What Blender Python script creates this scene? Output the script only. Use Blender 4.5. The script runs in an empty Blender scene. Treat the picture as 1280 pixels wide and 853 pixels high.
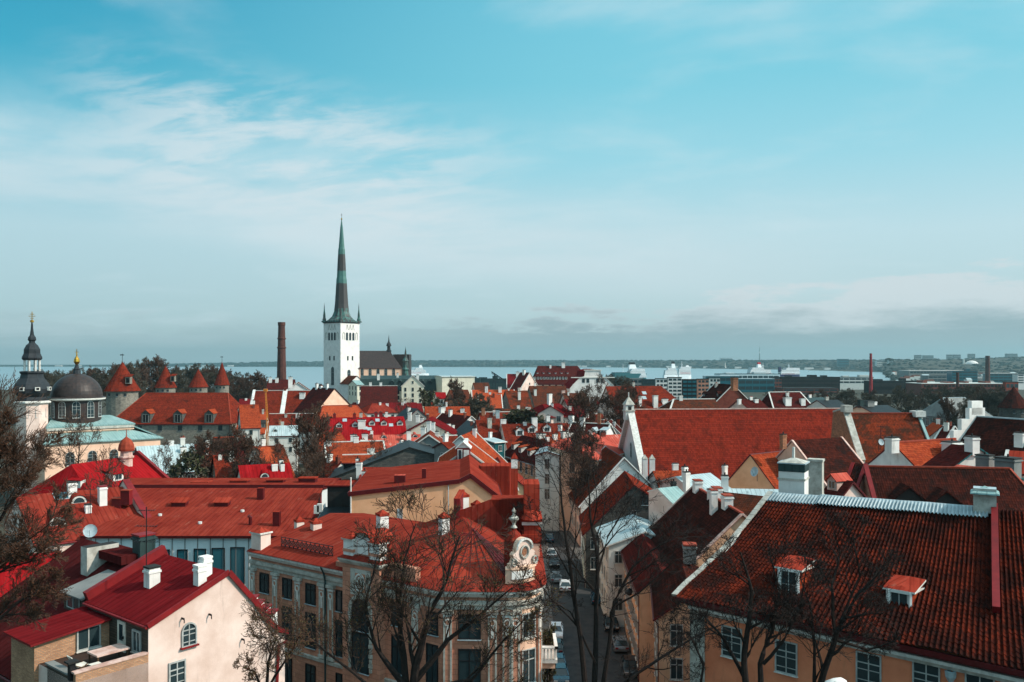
import bpy, math, random
from mathutils import Vector, Matrix
R = math.radians
V = Vector
random.seed(7)
SC = bpy.context.scene
COL = SC.collection
# ---------------------------------------------------------------- camera
F, CX, CY, EYE = 1066.667, 640.0, 452.0, 30.0
cam = bpy.data.cameras.new('camera'); camo = bpy.data.objects.new('camera', cam); COL.objects.link(camo)
camo.location = (0, 0, EYE); camo.rotation_euler = (R(90), 0, 0)
cam.sensor_width = 36; cam.lens = 30; cam.shift_y = 25.5/1280
cam.clip_start = .5; cam.clip_end = 60000
SC.camera = camo
SUN_EL, SUN_AZ = R(37.5), R(103)          # azimuth clockwise from the view axis (+Y)
# ---------------------------------------------------------------- node helper
class NT:
    def __init__(s, nt): s.nt = nt
    def n(s, t, **k):
        nd = s.nt.nodes.new(t)
        for a, b in k.items():
            if a.startswith('i_'):
                key = a[2:]; key = int(key) if key.isdigit() else key
                s.put(nd.inputs[key], b)
            else: setattr(nd, a, b)
        return nd
    def put(s, sock, b):
        if isinstance(b, bpy.types.NodeSocket): s.nt.links.new(b, sock)
        else: sock.default_value = b
    def m(s, op, a, b=0.0, c=0.0, clamp=False):
        nd = s.n('ShaderNodeMath', operation=op, use_clamp=clamp)
        s.put(nd.inputs[0], a); s.put(nd.inputs[1], b); s.put(nd.inputs[2], c)
        return nd.outputs[0]
    def mix(s, f, a, b, t='MIX'):
        nd = s.n('ShaderNodeMix', data_type='RGBA', blend_type=t)
        s.put(nd.inputs[0], f); s.put(nd.inputs[6], a); s.put(nd.inputs[7], b)
        return nd.outputs[2]
    def ramp(s, f, a, b):
        nd = s.n('ShaderNodeMapRange', clamp=True, interpolation_type='SMOOTHSTEP')
        s.put(nd.inputs[0], f); nd.inputs[1].default_value = a; nd.inputs[2].default_value = b
        return nd.outputs[0]
    def noise(s, vec, sc, det=4, rough=.55, dist=0.):
        nd = s.n('ShaderNodeTexNoise', i_Scale=sc, i_Detail=det, i_Roughness=rough, i_Distortion=dist)
        s.put(nd.inputs['Vector'], vec)
        return nd.outputs['Fac']
    def xyz(s, x, y, z=0.0):
        nd = s.n('ShaderNodeCombineXYZ'); s.put(nd.inputs[0], x); s.put(nd.inputs[1], y); s.put(nd.inputs[2], z)
        return nd.outputs[0]
def lin(c):
    return tuple((x/12.92 if x <= .04045 else ((x+.055)/1.055)**2.4) for x in [v/255 for v in c]) + (1,)
# ---------------------------------------------------------------- sky
w = bpy.data.worlds.new('World'); SC.world = w; w.use_nodes = True
g = NT(w.node_tree); w.node_tree.nodes.clear()
STR = .11
sky = g.n('ShaderNodeTexSky', sky_type='NISHITA', sun_disc=False, sun_elevation=SUN_EL, sun_rotation=SUN_AZ,
          air_density=1.0, dust_density=1.2, ozone_density=2.0)
tc = g.n('ShaderNodeTexCoord'); sp = g.n('ShaderNodeSeparateXYZ'); g.put(sp.inputs[0], tc.outputs['Generated'])
dx, dy, dz = sp.outputs
el = g.m('MULTIPLY', g.m('ARCSINE', dz), 57.2958)
az = g.m('MULTIPLY', g.m('ARCTAN2', dx, dy), 57.2958)
def skyc(c, k=1.0):
    l = lin(c); return tuple(v/STR*k for v in l[:3]) + (1,)
def curve(tab):
    cr = g.n('ShaderNodeValToRGB'); g.put(cr.inputs[0], g.m('DIVIDE', el, 60.0, clamp=True))
    e = cr.color_ramp.elements
    while len(e) < len(tab): e.new(.5)
    for x, (d_, c) in zip(e, tab): x.position = d_/60; x.color = lin(c)
    return cr.outputs[0]
left = curve([(0, (164, 186, 191)), (3, (168, 195, 202)), (8, (174, 204, 212)), (13, (118, 189, 207)), (18, (52, 160, 188)), (24, (22, 142, 176)), (38, (150, 202, 218)), (60, (176, 212, 224))])
right = curve([(0, (164, 184, 188)), (3, (180, 203, 208)), (8, (184, 212, 219)), (13, (150, 206, 219)), (18, (122, 198, 215)), (24, (112, 193, 213)), (38, (176, 212, 224)), (60, (190, 216, 226))])
grad = g.mix(g.ramp(az, -36, 12), left, right)
vm = g.n('ShaderNodeVectorMath', operation='SCALE'); g.put(vm.inputs[0], grad); vm.inputs['Scale'].default_value = 1.02/STR
base = g.mix(.9, g.mix(1.0, sky.outputs[0], (.8, 1.0, 1.0, 1), 'MULTIPLY'), vm.outputs[0])
zc = g.m('ADD', g.m('MAXIMUM', dz, 0.0), .09)
px = g.m('DIVIDE', dx, zc); py = g.m('DIVIDE', dy, zc)
# thin streaky high cloud
n2 = g.noise(g.xyz(g.m('MULTIPLY', az, .05), g.m('MULTIPLY', el, .13), 4.1), 1.0, 3, .5)
n1 = g.noise(g.xyz(g.m('MULTIPLY', g.m('ADD', px, g.m('MULTIPLY', py, .3)), .8), g.m('MULTIPLY', py, 1.0), 2.3), 1.1, 9, .62, .35)
n3 = g.noise(g.xyz(g.m('MULTIPLY', px, 1.6), g.m('MULTIPLY', g.m('ADD', py, g.m('MULTIPLY', px, .3)), 2.6), 7.), 1.9, 7, .6, .3)
tilt = g.m('ADD', el, g.m('MULTIPLY', az, .12))
cover = g.m('MULTIPLY', g.m('MULTIPLY', g.ramp(az, 4, -10), g.ramp(az, -31, -20)), g.m('MULTIPLY', g.ramp(tilt, 17.5, 13), g.ramp(tilt, 5, 9)))
c1 = g.m('MULTIPLY', g.ramp(g.m('ADD', n1, g.m('MULTIPLY', g.m('SUBTRACT', n2, .5), 1.1)), .46, .84), .5)
c2 = g.m('MULTIPLY', g.m('MULTIPLY', g.ramp(n3, .38, .66), cover), .72)
base = g.mix(c1, base, skyc((200, 218, 224)))
base = g.mix(c2, base, skyc((206, 217, 222)))
# veil band, tilted
veil = g.m('MULTIPLY', g.m('MULTIPLY', g.ramp(tilt, 4, 7.), g.ramp(tilt, 12.5, 8.)), g.ramp(g.noise(g.xyz(g.m('MULTIPLY', az, .05), g.m('MULTIPLY', el, .26), 1.), 1., 6, .6), .34, .6))
veil = g.m('MULTIPLY', veil, g.ramp(az, 30, 0))
base = g.mix(g.m('MULTIPLY', veil, .6), base, skyc((200, 215, 221)))
# low bank of cumulus over the bay, grey below
nb = g.noise(g.xyz(g.m('MULTIPLY', az, .16), g.m('MULTIPLY', el, .7), 9.2), 1.0, 9, .64)
top = g.m('ADD', g.m('ADD', 2.6, g.m('MULTIPLY', g.ramp(az, 2, 30), 3.0)), g.m('MULTIPLY', g.m('SUBTRACT', nb, .5), 9.0))
bank = g.m('MULTIPLY', g.ramp(g.m('SUBTRACT', top, el), -.3, .7), g.m('ADD', .2, g.m('MULTIPLY', g.ramp(az, -12, 6), .6)))
bcol = g.mix(g.ramp(g.m('SUBTRACT', el, g.m('MULTIPLY', nb, 5.0)), -1.0, 1.3), skyc((140, 162, 169)), skyc((202, 211, 215)))
base = g.mix(bank, base, bcol)
base = g.mix(g.m('MULTIPLY', g.ramp(el, 2.2, .2), .7), base, skyc((158, 180, 185)))
# the sky is brighter towards the sun, outside the frame
sdv = (math.cos(SUN_EL)*math.sin(SUN_AZ), math.cos(SUN_EL)*math.cos(SUN_AZ), math.sin(SUN_EL))
dp = g.n('ShaderNodeVectorMath', operation='DOT_PRODUCT'); g.put(dp.inputs[0], tc.outputs['Generated']); dp.inputs[1].default_value = sdv
gl = g.n('ShaderNodeVectorMath', operation='SCALE'); g.put(gl.inputs[0], base); g.put(gl.inputs['Scale'], g.m('ADD', 1.0, g.m('MULTIPLY', g.ramp(dp.outputs['Value'], .4, 1.0), 1.6)))
base = gl.outputs[0]
bg = g.n('ShaderNodeBackground', i_Color=base, i_Strength=STR)
wo = g.n('ShaderNodeOutputWorld'); g.put(wo.inputs[0], bg.outputs[0])
# ---------------------------------------------------------------- sun
sl = bpy.data.lights.new('sun', 'SUN'); sl.energy = 4.1; sl.angle = R(.5); sl.color = (1, .87, .74)
so = bpy.data.objects.new('sun', sl); COL.objects.link(so)
sd = V((math.cos(SUN_EL)*math.sin(SUN_AZ), math.cos(SUN_EL)*math.cos(SUN_AZ), math.sin(SUN_EL)))
so.rotation_euler = sd.to_track_quat('Z', 'Y').to_euler(); so.location = sd*500
SC.view_settings.view_transform = 'Standard'; SC.view_settings.look = 'None'
SC.view_settings.exposure = 0.2; SC.view_settings.gamma = 1.0
SC.render.engine = 'CYCLES'
SC.cycles.max_bounces = 5; SC.cycles.diffuse_bounces = 4; SC.cycles.glossy_bounces = 2; SC.cycles.volume_bounces = 0
SC.cycles.use_denoising = True
# ---------------------------------------------------------------- materials
MT = {}
def newmat(name):
    m = bpy.data.materials.new(name); m.use_nodes = True; m.node_tree.nodes.clear()
    t = NT(m.node_tree); p = t.n('ShaderNodeBsdfPrincipled'); o = t.n('ShaderNodeOutputMaterial')
    t.put(o.inputs[0], p.outputs[0]); MT[name] = m
    return t, p
def uvxy(t):
    u = t.n('ShaderNodeUVMap'); s = t.n('ShaderNodeSeparateXYZ'); t.put(s.inputs[0], u.outputs[0])
    return u.outputs[0], s.outputs[0], s.outputs[1]
def bump(t, p, h, d=.03, s=.7):
    b = t.n('ShaderNodeBump', i_Strength=s, i_Distance=d, i_Height=h); t.put(p.inputs['Normal'], b.outputs[0])
def geo(t): return t.n('ShaderNodeNewGeometry').outputs['Position']
def tile(name, c1, c2, c3=None, amt=.5, tw=.26, tl=.36, flat=False):
    t, p = newmat(name); uv, u, v = uvxy(t)
    cu = t.m('DIVIDE', u, tw); cv = t.m('DIVIDE', v, tl)
    wn = t.n('ShaderNodeTexWhiteNoise', noise_dimensions='2D'); t.put(wn.inputs['Vector'], t.xyz(t.m('FLOOR', cu), t.m('FLOOR', cv)))
    big = t.noise(geo(t), .22, 5, .62)
    row = t.noise(t.xyz(t.m('MULTIPLY', u, .05), t.m('FLOOR', cv), 3.), .9, 2)
    f = t.m('ADD', t.m('ADD', t.m('MULTIPLY', wn.outputs[0], .72), t.m('MULTIPLY', big, .5)), t.m('MULTIPLY', t.m('SUBTRACT', row, .5), 1.1), clamp=True)
    col = t.mix(f, lin(c1), lin(c2))
    if c3:
        pn = t.noise(geo(t), .5, 7, .72, .4)
        col = t.mix(t.m('MULTIPLY', t.ramp(pn, .62-amt*.3, .82-amt*.3), .85), col, lin(c3))
    if not flat:
        joint_shade = t.m('MAXIMUM', t.m('GREATER_THAN', t.m('FRACT', cv), .8), t.m('MULTIPLY', t.m('GREATER_THAN', t.m('FRACT', cu), .82), .7))  # tile joints, with the shade of the gaps put into the colour
        col = t.mix(t.m('MULTIPLY', joint_shade, .55), col, t.mix(1.0, col, (.35, .3, .3, 1), 'MULTIPLY'))
    t.put(p.inputs['Base Color'], col); p.inputs['Roughness'].default_value = .8; p.inputs['Specular IOR Level'].default_value = 0.0
    if not flat:
        fr = t.m('FRACT', cv); hh = t.m('ADD', t.m('MULTIPLY', t.m('ABSOLUTE', t.m('SINE', t.m('MULTIPLY', cu, math.pi))), .6), t.m('SUBTRACT', 1.0, fr))
        bump(t, p, hh, .05, .8)
def metal(name, c1, c2, sp=.62, rough=.45, patch=None, pamt=.5, met=0.0):
    t, p = newmat(name); uv, u, v = uvxy(t)
    cu = t.m('DIVIDE', u, sp); fu = t.m('FRACT', cu)
    seam = t.m('LESS_THAN', t.m('ABSOLUTE', t.m('SUBTRACT', fu, .5)), .09)
    rn = t.noise(t.xyz(t.m('MULTIPLY', u, .02), t.m('FLOOR', t.m('ADD', t.m('DIVIDE', v, 2.2), t.m('MULTIPLY', t.m('FLOOR', cu), .37))), t.m('FLOOR', cu)), .73, 1)
    big = t.noise(geo(t), .35, 6, .65)
    stre = t.noise(t.xyz(t.m('MULTIPLY', u, 1.6), t.m('MULTIPLY', v, .16)), 1.0, 5, .6)
    f = t.m('ADD', t.m('MULTIPLY', rn, .5), t.m('ADD', t.m('MULTIPLY', big, .35), t.m('MULTIPLY', stre, .3)), clamp=True)
    col = t.mix(t.ramp(f, .3, .8), lin(c1), lin(c2))
    dirt = t.noise(t.xyz(t.m('MULTIPLY', u, 2.4), t.m('MULTIPLY', v, .22), 8.), 1.0, 6, .68)
    col = t.mix(t.m('MULTIPLY', t.ramp(dirt, .5, .74), .6), col, t.mix(1.0, col, (.5, .46, .44, 1), 'MULTIPLY'))
    col = t.mix(t.m('MULTIPLY', t.ramp(t.noise(geo(t), .16, 5, .6), .45, .7), .35), col, t.mix(1.0, col, (1.25, 1.35, 1.35, 1), 'MULTIPLY'))
    if patch: col = t.mix(t.m('MULTIPLY', t.ramp(t.noise(t.xyz(t.m('MULTIPLY', u, .9), t.m('MULTIPLY', v, .3), 5.), 1., 6, .7), .65-pamt*.3, .8-pamt*.3), .85), col, lin(patch))
    col = t.mix(t.m('MULTIPLY', seam, .45), col, t.mix(1.0, col, (.45, .42, .42, 1), 'MULTIPLY'))
    t.put(p.inputs['Base Color'], col); p.inputs['Roughness'].default_value = rough; p.inputs['Metallic'].default_value = met; p.inputs['Specular IOR Level'].default_value = 0.0 if c1[0] > c1[2]+30 else .15
    fv = t.m('LESS_THAN', t.m('FRACT', t.m('ADD', t.m('DIVIDE', v, 2.2), t.m('MULTIPLY', t.m('FLOOR', cu), .37))), .02)
    bump(t, p, t.m('ADD', t.m('MULTIPLY', seam, 1.0), t.m('MULTIPLY', fv, .3)), .04, .9)
def plaster(name, c1, c2, stain=(90, 84, 78), samt=.35, rough=.85):
    t, p = newmat(name); uv, u, v = uvxy(t)
    big = t.noise(geo(t), .45, 6, .62)
    st = t.noise(t.xyz(t.m('MULTIPLY', u, 1.3), t.m('MULTIPLY', v, .22), 1.), .9, 6, .62)
    col = t.mix(t.ramp(big, .3, .7), lin(c1), lin(c2))
    col = t.mix(t.m('MULTIPLY', t.ramp(st, .56, .8), samt), col, lin(stain))
    t.put(p.inputs['Base Color'], col); p.inputs['Roughness'].default_value = rough; p.inputs['Specular IOR Level'].default_value = .2
    bump(t, p, t.noise(geo(t), 9., 5, .6), .012, .5)
def masonry(name, c1, c2, cm, bw=.5, bh=.22, patch=None):
    t, p = newmat(name); uv, u, v = uvxy(t)
    b = t.n('ShaderNodeTexBrick', i_Scale=1.0, i_Color1=lin(c1), i_Color2=lin(c2), i_Mortar=lin(cm), offset=.5)
    b.inputs['Brick Width'].default_value = bw; b.inputs['Row Height'].default_value = bh; b.inputs['Mortar Size'].default_value = .018
    jig = t.n('ShaderNodeVectorMath', operation='ADD'); t.put(jig.inputs[0], uv)
    t.put(jig.inputs[1], t.xyz(t.m('MULTIPLY', t.noise(geo(t), 1.1, 3), .18), t.m('MULTIPLY', t.noise(geo(t), .8, 3), .12)))
    t.put(b.inputs['Vector'], jig.outputs[0])
    big = t.noise(geo(t), .6, 7, .7)
    col = t.mix(t.m('MULTIPLY', t.ramp(big, .35, .75), .6), b.outputs[0], lin(patch or [v*.55 for v in c1]))
    t.put(p.inputs['Base Color'], col); p.inputs['Roughness'].default_value = .9; p.inputs['Specular IOR Level'].default_value = .2
    bump(t, p, t.m('ADD', t.m('MULTIPLY', t.m('SUBTRACT', 1.0, b.outputs[1]), .6), t.noise(geo(t), 5., 5)), .03, .7)
def plain(name, c, rough=.6, c2=None, sc=1.5, met=0., bmp=0.):
    t, p = newmat(name)
    n = t.noise(geo(t), sc, 5, .65)
    col = t.mix(t.ramp(n, .3, .72), lin(c), lin(c2 or [v*.8 for v in c]))
    t.put(p.inputs['Base Color'], col); p.inputs['Roughness'].default_value = rough; p.inputs['Metallic'].default_value = met
    if not met: p.inputs['Specular IOR Level'].default_value = .5 if rough < .4 else .2
    if bmp: bump(t, p, n, bmp, .8)
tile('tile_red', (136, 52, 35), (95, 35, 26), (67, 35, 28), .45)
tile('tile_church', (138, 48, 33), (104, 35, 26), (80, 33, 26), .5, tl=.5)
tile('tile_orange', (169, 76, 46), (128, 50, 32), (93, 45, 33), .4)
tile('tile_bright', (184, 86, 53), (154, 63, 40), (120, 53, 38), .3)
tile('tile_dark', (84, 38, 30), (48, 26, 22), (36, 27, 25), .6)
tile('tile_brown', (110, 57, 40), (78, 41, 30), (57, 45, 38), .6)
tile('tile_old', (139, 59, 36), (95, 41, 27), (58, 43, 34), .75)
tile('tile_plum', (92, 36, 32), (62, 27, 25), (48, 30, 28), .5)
tile('tile_pan', (107, 41, 26), (62, 25, 19), (33, 22, 20), .75, flat=True)
metal('metal_red', (140, 56, 43), (110, 36, 29), patch=(142, 83, 68), pamt=.25)
metal('metal_bright', (153, 28, 32), (121, 19, 22), sp=.7, rough=.55, patch=(108, 33, 30), pamt=.25)
metal('metal_crimson', (115, 29, 32), (88, 20, 23), sp=.6, patch=(126, 68, 63), pamt=.2)
metal('metal_maroon', (83, 31, 31), (58, 22, 22), patch=(99, 61, 54), pamt=.25)
metal('metal_pink', (190, 92, 78), (160, 66, 54), patch=(202, 150, 136), pamt=.35)
metal('metal_pale', (180, 192, 192), (150, 166, 168), rough=.5, patch=(104, 118, 120), pamt=.35)
metal('metal_verd', (150, 174, 170), (116, 148, 146), rough=.55, patch=(86, 98, 96), pamt=.3)
metal('metal_black', (38, 44, 46), (26, 30, 32), rough=.5)
metal('metal_green', (52, 68, 66), (36, 52, 52), rough=.5)
metal('metal_rust', (128, 52, 34), (88, 38, 28), patch=(170, 160, 150), pamt=.35)
metal('metal_teal', (30, 92, 96), (24, 76, 80))
metal('metal_orange', (158, 63, 47), (128, 43, 32), patch=(137, 81, 67), pamt=.25)
plaster('cream', (224, 200, 188), (202, 174, 160), (130, 104, 92), .6)
plaster('white', (224, 218, 212), (206, 200, 194), (140, 132, 126), .45)
plaster('ivory', (222, 214, 192), (204, 196, 176), (140, 130, 110), .4)
plaster('peach', (230, 190, 164), (214, 172, 146), (160, 122, 100), .35)
plaster('sand', (224, 172, 134), (208, 156, 116), (150, 112, 84), .4)
plaster('yellow', (222, 178, 144), (202, 156, 124), (124, 94, 76), .5)
plaster('orange_wall', (228, 138, 100), (206, 116, 82), (116, 74, 58), .5)
plaster('grey', (128, 128, 124), (104, 106, 104), (60, 60, 58), .6)
plaster('palewall', (206, 204, 196), (190, 190, 184), (110, 108, 104), .5)
plaster('concrete', (206, 212, 212), (190, 198, 198), (140, 148, 150), .25)
plaster('chalk', (226, 223, 217), (202, 198, 192), (84, 80, 76), .7)
masonry('lime', (150, 142, 128), (116, 110, 100), (96, 90, 82), .6, .26, (84, 82, 78))
masonry('lime_dark', (96, 94, 88), (70, 70, 68), (60, 58, 56), .6, .26, (44, 46, 46))
masonry('ochre', (204, 142, 116), (184, 124, 100), (150, 104, 84), 1.1, .42, (140, 96, 78))
masonry('brick', (206, 150, 110), (164, 112, 80), (150, 130, 110), .28, .09, (120, 88, 68))
masonry('brick_red', (132, 54, 38), (104, 42, 32), (110, 80, 68), .28, .09, (80, 36, 30))
masonry('gold_stone', (178, 118, 86), (146, 94, 68), (112, 88, 72), .55, .24, (84, 60, 48))
masonry('plank', (86, 72, 60), (66, 56, 48), (40, 36, 32), 2.4, .16, (60, 56, 52))
plain('trim', (216, 212, 204), .6, (178, 174, 166), 2.5)
plain('trim_dirty', (186, 182, 172), .75, (140, 136, 126))
plain('winframe', (176, 178, 174), .5)
plain('red_paint', (126, 26, 28), .55, (98, 20, 22), .8)
plain('darkred', (84, 18, 20), .5)
plain('iron', (30, 30, 32), .5)
plain('soot', (44, 42, 40), .8)
plain('clay', (150, 60, 36), .75, (120, 44, 28))
plain('pale_clay', (208, 178, 166), .75, (170, 130, 116))
plain('gold', (214, 160, 70), .35, met=1.)
plain('galv', (168, 180, 183), .45, (134, 150, 155))
plain('copper_dark', (62, 50, 46), .45, (40, 36, 36), 1.2)
plain('onion', (48, 50, 52), .45, (34, 36, 40), .8)
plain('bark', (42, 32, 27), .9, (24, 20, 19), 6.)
plain('bark_brown', (70, 52, 42), .9, (40, 32, 30), 6.)  # lighter brown bark tone, even over the twigs
plain('twig', (88, 64, 50), .9, (58, 44, 37), 3.)
plain('bud_red', (120, 70, 40), .85, (82, 46, 30), 2.)
plain('bud_olive', (112, 106, 56), .85, (84, 70, 40), 2.)
plain('leaf_dark', (82, 74, 60), .9, (58, 54, 46), .3)
plain('leaf_green', (74, 76, 48), .9, (56, 56, 40), .6)
plain('asphalt', (62, 62, 62), .9, (46, 48, 50), .8)
plain('pavement', (98, 94, 90), .9, (78, 76, 74), 1.2)
plain('earth', (66, 62, 50), .95, (52, 52, 44), .08)
plain('forest', (26, 44, 38), .95, (18, 32, 30), .01)
plain('forest_brown', (42, 48, 42), .95, (28, 36, 34), .01)
plain('shipwhite', (236, 238, 238), .4)
plain('shipgreen', (40, 92, 96), .5)
plain('shipblue', (40, 110, 180), .5)
plain('shipnavy', (36, 36, 74), .5)
plain('shipred', (170, 30, 40), .5)
plain('black', (18, 18, 20), .5)
plain('stack_brick', (88, 54, 46), .85, (66, 40, 36), .4)
plain('stack_red', (150, 40, 44), .7)
plain('wood', (96, 70, 50), .8, (70, 52, 40))
plain('deck', (62, 46, 38), .8, (46, 36, 32))
plain('cloth', (222, 214, 200), .8)
plain('tyre', (24, 24, 26), .8)
plain('chrome', (170, 176, 180), .3)
plain('pot', (120, 60, 40), .8)
for nm, c in (('car_blue', (28, 72, 92)), ('car_white', (214, 218, 220)), ('car_black', (26, 28, 32)), ('car_grey', (120, 126, 130)), ('car_silver', (172, 178, 182)), ('car_red', (130, 30, 28)), ('car_orange', (206, 120, 36))): plain(nm, c, .25)
t, p = newmat('glass'); n = t.noise(geo(t), .9, 3)
t.put(p.inputs['Base Color'], t.mix(n, lin((26, 38, 42)), lin((48, 64, 68)))); p.inputs['Roughness'].default_value = .12
t, p = newmat('glass_teal'); n = t.noise(geo(t), .4, 3)
t.put(p.inputs['Base Color'], t.mix(n, lin((24, 74, 84)), lin((40, 98, 108)))); p.inputs['Roughness'].default_value = .1
t, p = newmat('water'); p.inputs['Roughness'].default_value = .28; p.inputs['IOR'].default_value = 1.33
t.put(p.inputs['Base Color'], t.mix(t.noise(geo(t), .0012, 4), lin((104, 130, 138)), lin((124, 146, 152)))); bump(t, p, t.noise(geo(t), .05, 5), .8, .3)
t, p = newmat('spire'); gp = geo(t); s = t.n('ShaderNodeSeparateXYZ'); t.put(s.inputs[0], gp)
wob = t.noise(gp, .35, 6, .7)
zz = t.m('ADD', s.outputs[2], t.m('MULTIPLY', t.m('SUBTRACT', wob, .5), 3.0))
band = t.m('ADD', t.m('MULTIPLY', t.m('GREATER_THAN', zz, 95), 1.0), t.m('MULTIPLY', t.m('GREATER_THAN', zz, 77.5), t.m('LESS_THAN', zz, 85)), clamp=True)
band = t.m('ADD', band, t.m('MULTIPLY', t.m('LESS_THAN', zz, 62.5), t.ramp(t.noise(t.xyz(t.m('MULTIPLY', s.outputs[0], 1.2), s.outputs[1], t.m('MULTIPLY', zz, .25)), .8, 5), .42, .6)), clamp=True)
t.put(p.inputs['Base Color'], t.mix(band, t.mix(wob, lin((30, 30, 32)), lin((62, 54, 50))), t.mix(wob, lin((36, 78, 72)), lin((68, 112, 104))))); p.inputs['Roughness'].default_value = .6
# ================================================================ geometry helpers
def P(px, py, Y): return V(((px-CX)*Y/F, Y, EYE-(py-CY)*Y/F))
def PZ(px, py, z):
    Y = (EYE-z)*F/(py-CY); return V(((px-CX)*Y/F, Y, z))
class MB:
    """Collects faces of one mesh; each face carries a material name."""
    def __init__(s): s.v = []; s.f = []; s.m = []
    def face(s, pts, m):
        b = len(s.v); s.v += [tuple(q) for q in pts]; s.f.append(tuple(range(b, b+len(pts)))); s.m.append(m)
    def idx(s, vs, fs, m):
        b = len(s.v); s.v += [tuple(q) for q in vs]
        for f in fs: s.f.append(tuple(i+b for i in f)); s.m.append(m)
    def obox(s, c, ax, ay, az, m, top=None):
        """box: centre c, half-axis vectors"""
        q = [c+ax*i+ay*j+az*k for k in (-1, 1) for j in (-1, 1) for i in (-1, 1)]
        for n, f in enumerate(((0, 2, 3, 1), (4, 5, 7, 6), (0, 1, 5, 4), (2, 6, 7, 3), (0, 4, 6, 2), (1, 3, 7, 5))):
            s.face([q[i] for i in f], top if (top and n == 1) else m)
    def box(s, x0, x1, y0, y1, z0, z1, m, rz=0, o=None, top=None):
        o = o or V((0, 0, 0)); M = Matrix.Rotation(rz, 3, 'Z')
        c = o+M @ V(((x0+x1)/2, (y0+y1)/2, (z0+z1)/2))
        s.obox(c, M @ V(((x1-x0)/2, 0, 0)), M @ V((0, (y1-y0)/2, 0)), V((0, 0, (z1-z0)/2)), m, top)
    def slab(s, pts, th, m, mside=None, up=None):
        """polygon with thickness th going along -up (default its normal, pointing up)"""
        n = up or poly_n(pts)
        lo = [q-n*th for q in pts]; k = len(pts)
        s.face(pts, m); s.face(lo[::-1], mside or m)
        for i in range(k): s.face([pts[i], lo[i], lo[(i+1) % k], pts[(i+1) % k]], mside or m)
    def bar(s, a, b, w, h, m):
        d = (b-a); L = d.length
        if L < 1e-6: return
        d /= L; up = V((0, 0, 1)) if abs(d.z) < .95 else V((1, 0, 0))
        x = d.cross(up).normalized(); y = x.cross(d)
        s.obox((a+b)/2, d*(L/2), x*(w/2), y*(h/2), m)
    def tube(s, pts, rs, m, n=6, cap=True):
        rings = []; k = len(pts)
        for i, q in enumerate(pts):
            d = (pts[min(i+1, k-1)]-pts[max(i-1, 0)]).normalized()
            up = V((0, 0, 1)) if abs(d.z) < .9 else V((1, 0, 0))
            x = d.cross(up).normalized(); y = d.cross(x)
            r = rs[i] if isinstance(rs, (list, tuple)) else rs
            rings.append([q+(x*math.cos(a)+y*math.sin(a))*r for a in [6.28318*j/n for j in range(n)]])
        vs = [p_ for r in rings for p_ in r]
        fs = [(i*n+j, i*n+(j+1) % n, (i+1)*n+(j+1) % n, (i+1)*n+j) for i in range(k-1) for j in range(n)]
        if cap: fs += [tuple(range(n))[::-1], tuple((k-1)*n+j for j in range(n))]
        s.idx(vs, fs, m)
    def lathe(s, prof, c, m, n=8, ph=0.0, sq=1.0):
        """prof: (r, z[, material])"""
        for i in range(len(prof)-1):
            (r0, z0), (r1, z1) = prof[i][:2], prof[i+1][:2]; mm = prof[i][2] if len(prof[i]) > 2 else m
            for j in range(n):
                a0, a1 = ph+6.28318*j/n, ph+6.28318*(j+1)/n
                q = lambda r, a, z: c+V((r*math.cos(a), r*math.sin(a), z))
                pts = [q(r0, a0, z0), q(r0, a1, z0), q(r1, a1, z1), q(r1, a0, z1)]
                if r0 < 1e-4: pts = [pts[0], pts[2], pts[3]]
                elif r1 < 1e-4: pts = [pts[0], pts[1], pts[2]]
                s.face(pts, mm)
    def build(s, name, parent=None, org=None, smooth=False, kind=None):
        org = org if org is not None else (parent['_o'] if parent is not None and '_o' in parent else (0, 0, 0))
        o = V(org); me = bpy.data.meshes.new(name)
        me.from_pydata([tuple(V(q)-o) for q in s.v], [], s.f)
        mats = list(dict.fromkeys(s.m)); ix = {n: i for i, n in enumerate(mats)}
        for n in mats: me.materials.append(MT[n])
        me.polygons.foreach_set('material_index', [ix[n] for n in s.m])
        uvl = me.uv_layers.new(name='UVMap'); uvs = [0.0]*(2*len(me.loops))
        for po, f in zip(me.polygons, s.f):
            n = po.normal; h = V((-n.y, n.x, 0))
            if h.length < .08: u_, v_ = V((1, 0, 0)), V((0, 1, 0))
            else: u_ = h.normalized(); v_ = n.cross(u_); v_ = v_ if v_.z > 0 else -v_
            for li, vi in zip(po.loop_indices, f):
                q = V(s.v[vi]); uvs[2*li] = q.dot(u_); uvs[2*li+1] = q.dot(v_)
        uvl.data.foreach_set('uv', uvs)
        if smooth: me.polygons.foreach_set('use_smooth', [True]*len(me.polygons))
        ob = bpy.data.objects.new(name, me); COL.objects.link(ob)
        if parent is not None: ob.parent = parent
        else: ob.location = o
        if kind: ob['kind'] = kind
        ob['_o'] = tuple(o)
        return ob
def poly_n(pts):
    n = V((0, 0, 0))
    for i in range(len(pts)):
        a, b = pts[i], pts[(i+1) % len(pts)]; n += a.cross(b)
    n.normalize(); return n if n.z >= -1e-6 else -n
def thing(name, label, cat, loc, group=None):
    o = bpy.data.objects.new(name, None); COL.objects.link(o); o.location = loc; o.empty_display_size = .3
    o['label'] = label; o['category'] = cat; o['_o'] = tuple(loc)
    if group: o['group'] = group
    return o
def tag(o, label, cat, group=None):
    o['label'] = label; o['category'] = cat
    if group: o['group'] = group
    return o
def dup(o, parent=None):
    c = o.copy(); COL.objects.link(c)
    if parent is not None: c.parent = parent
    for ch in list(o.children): dup(ch, c)
    return c
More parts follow.
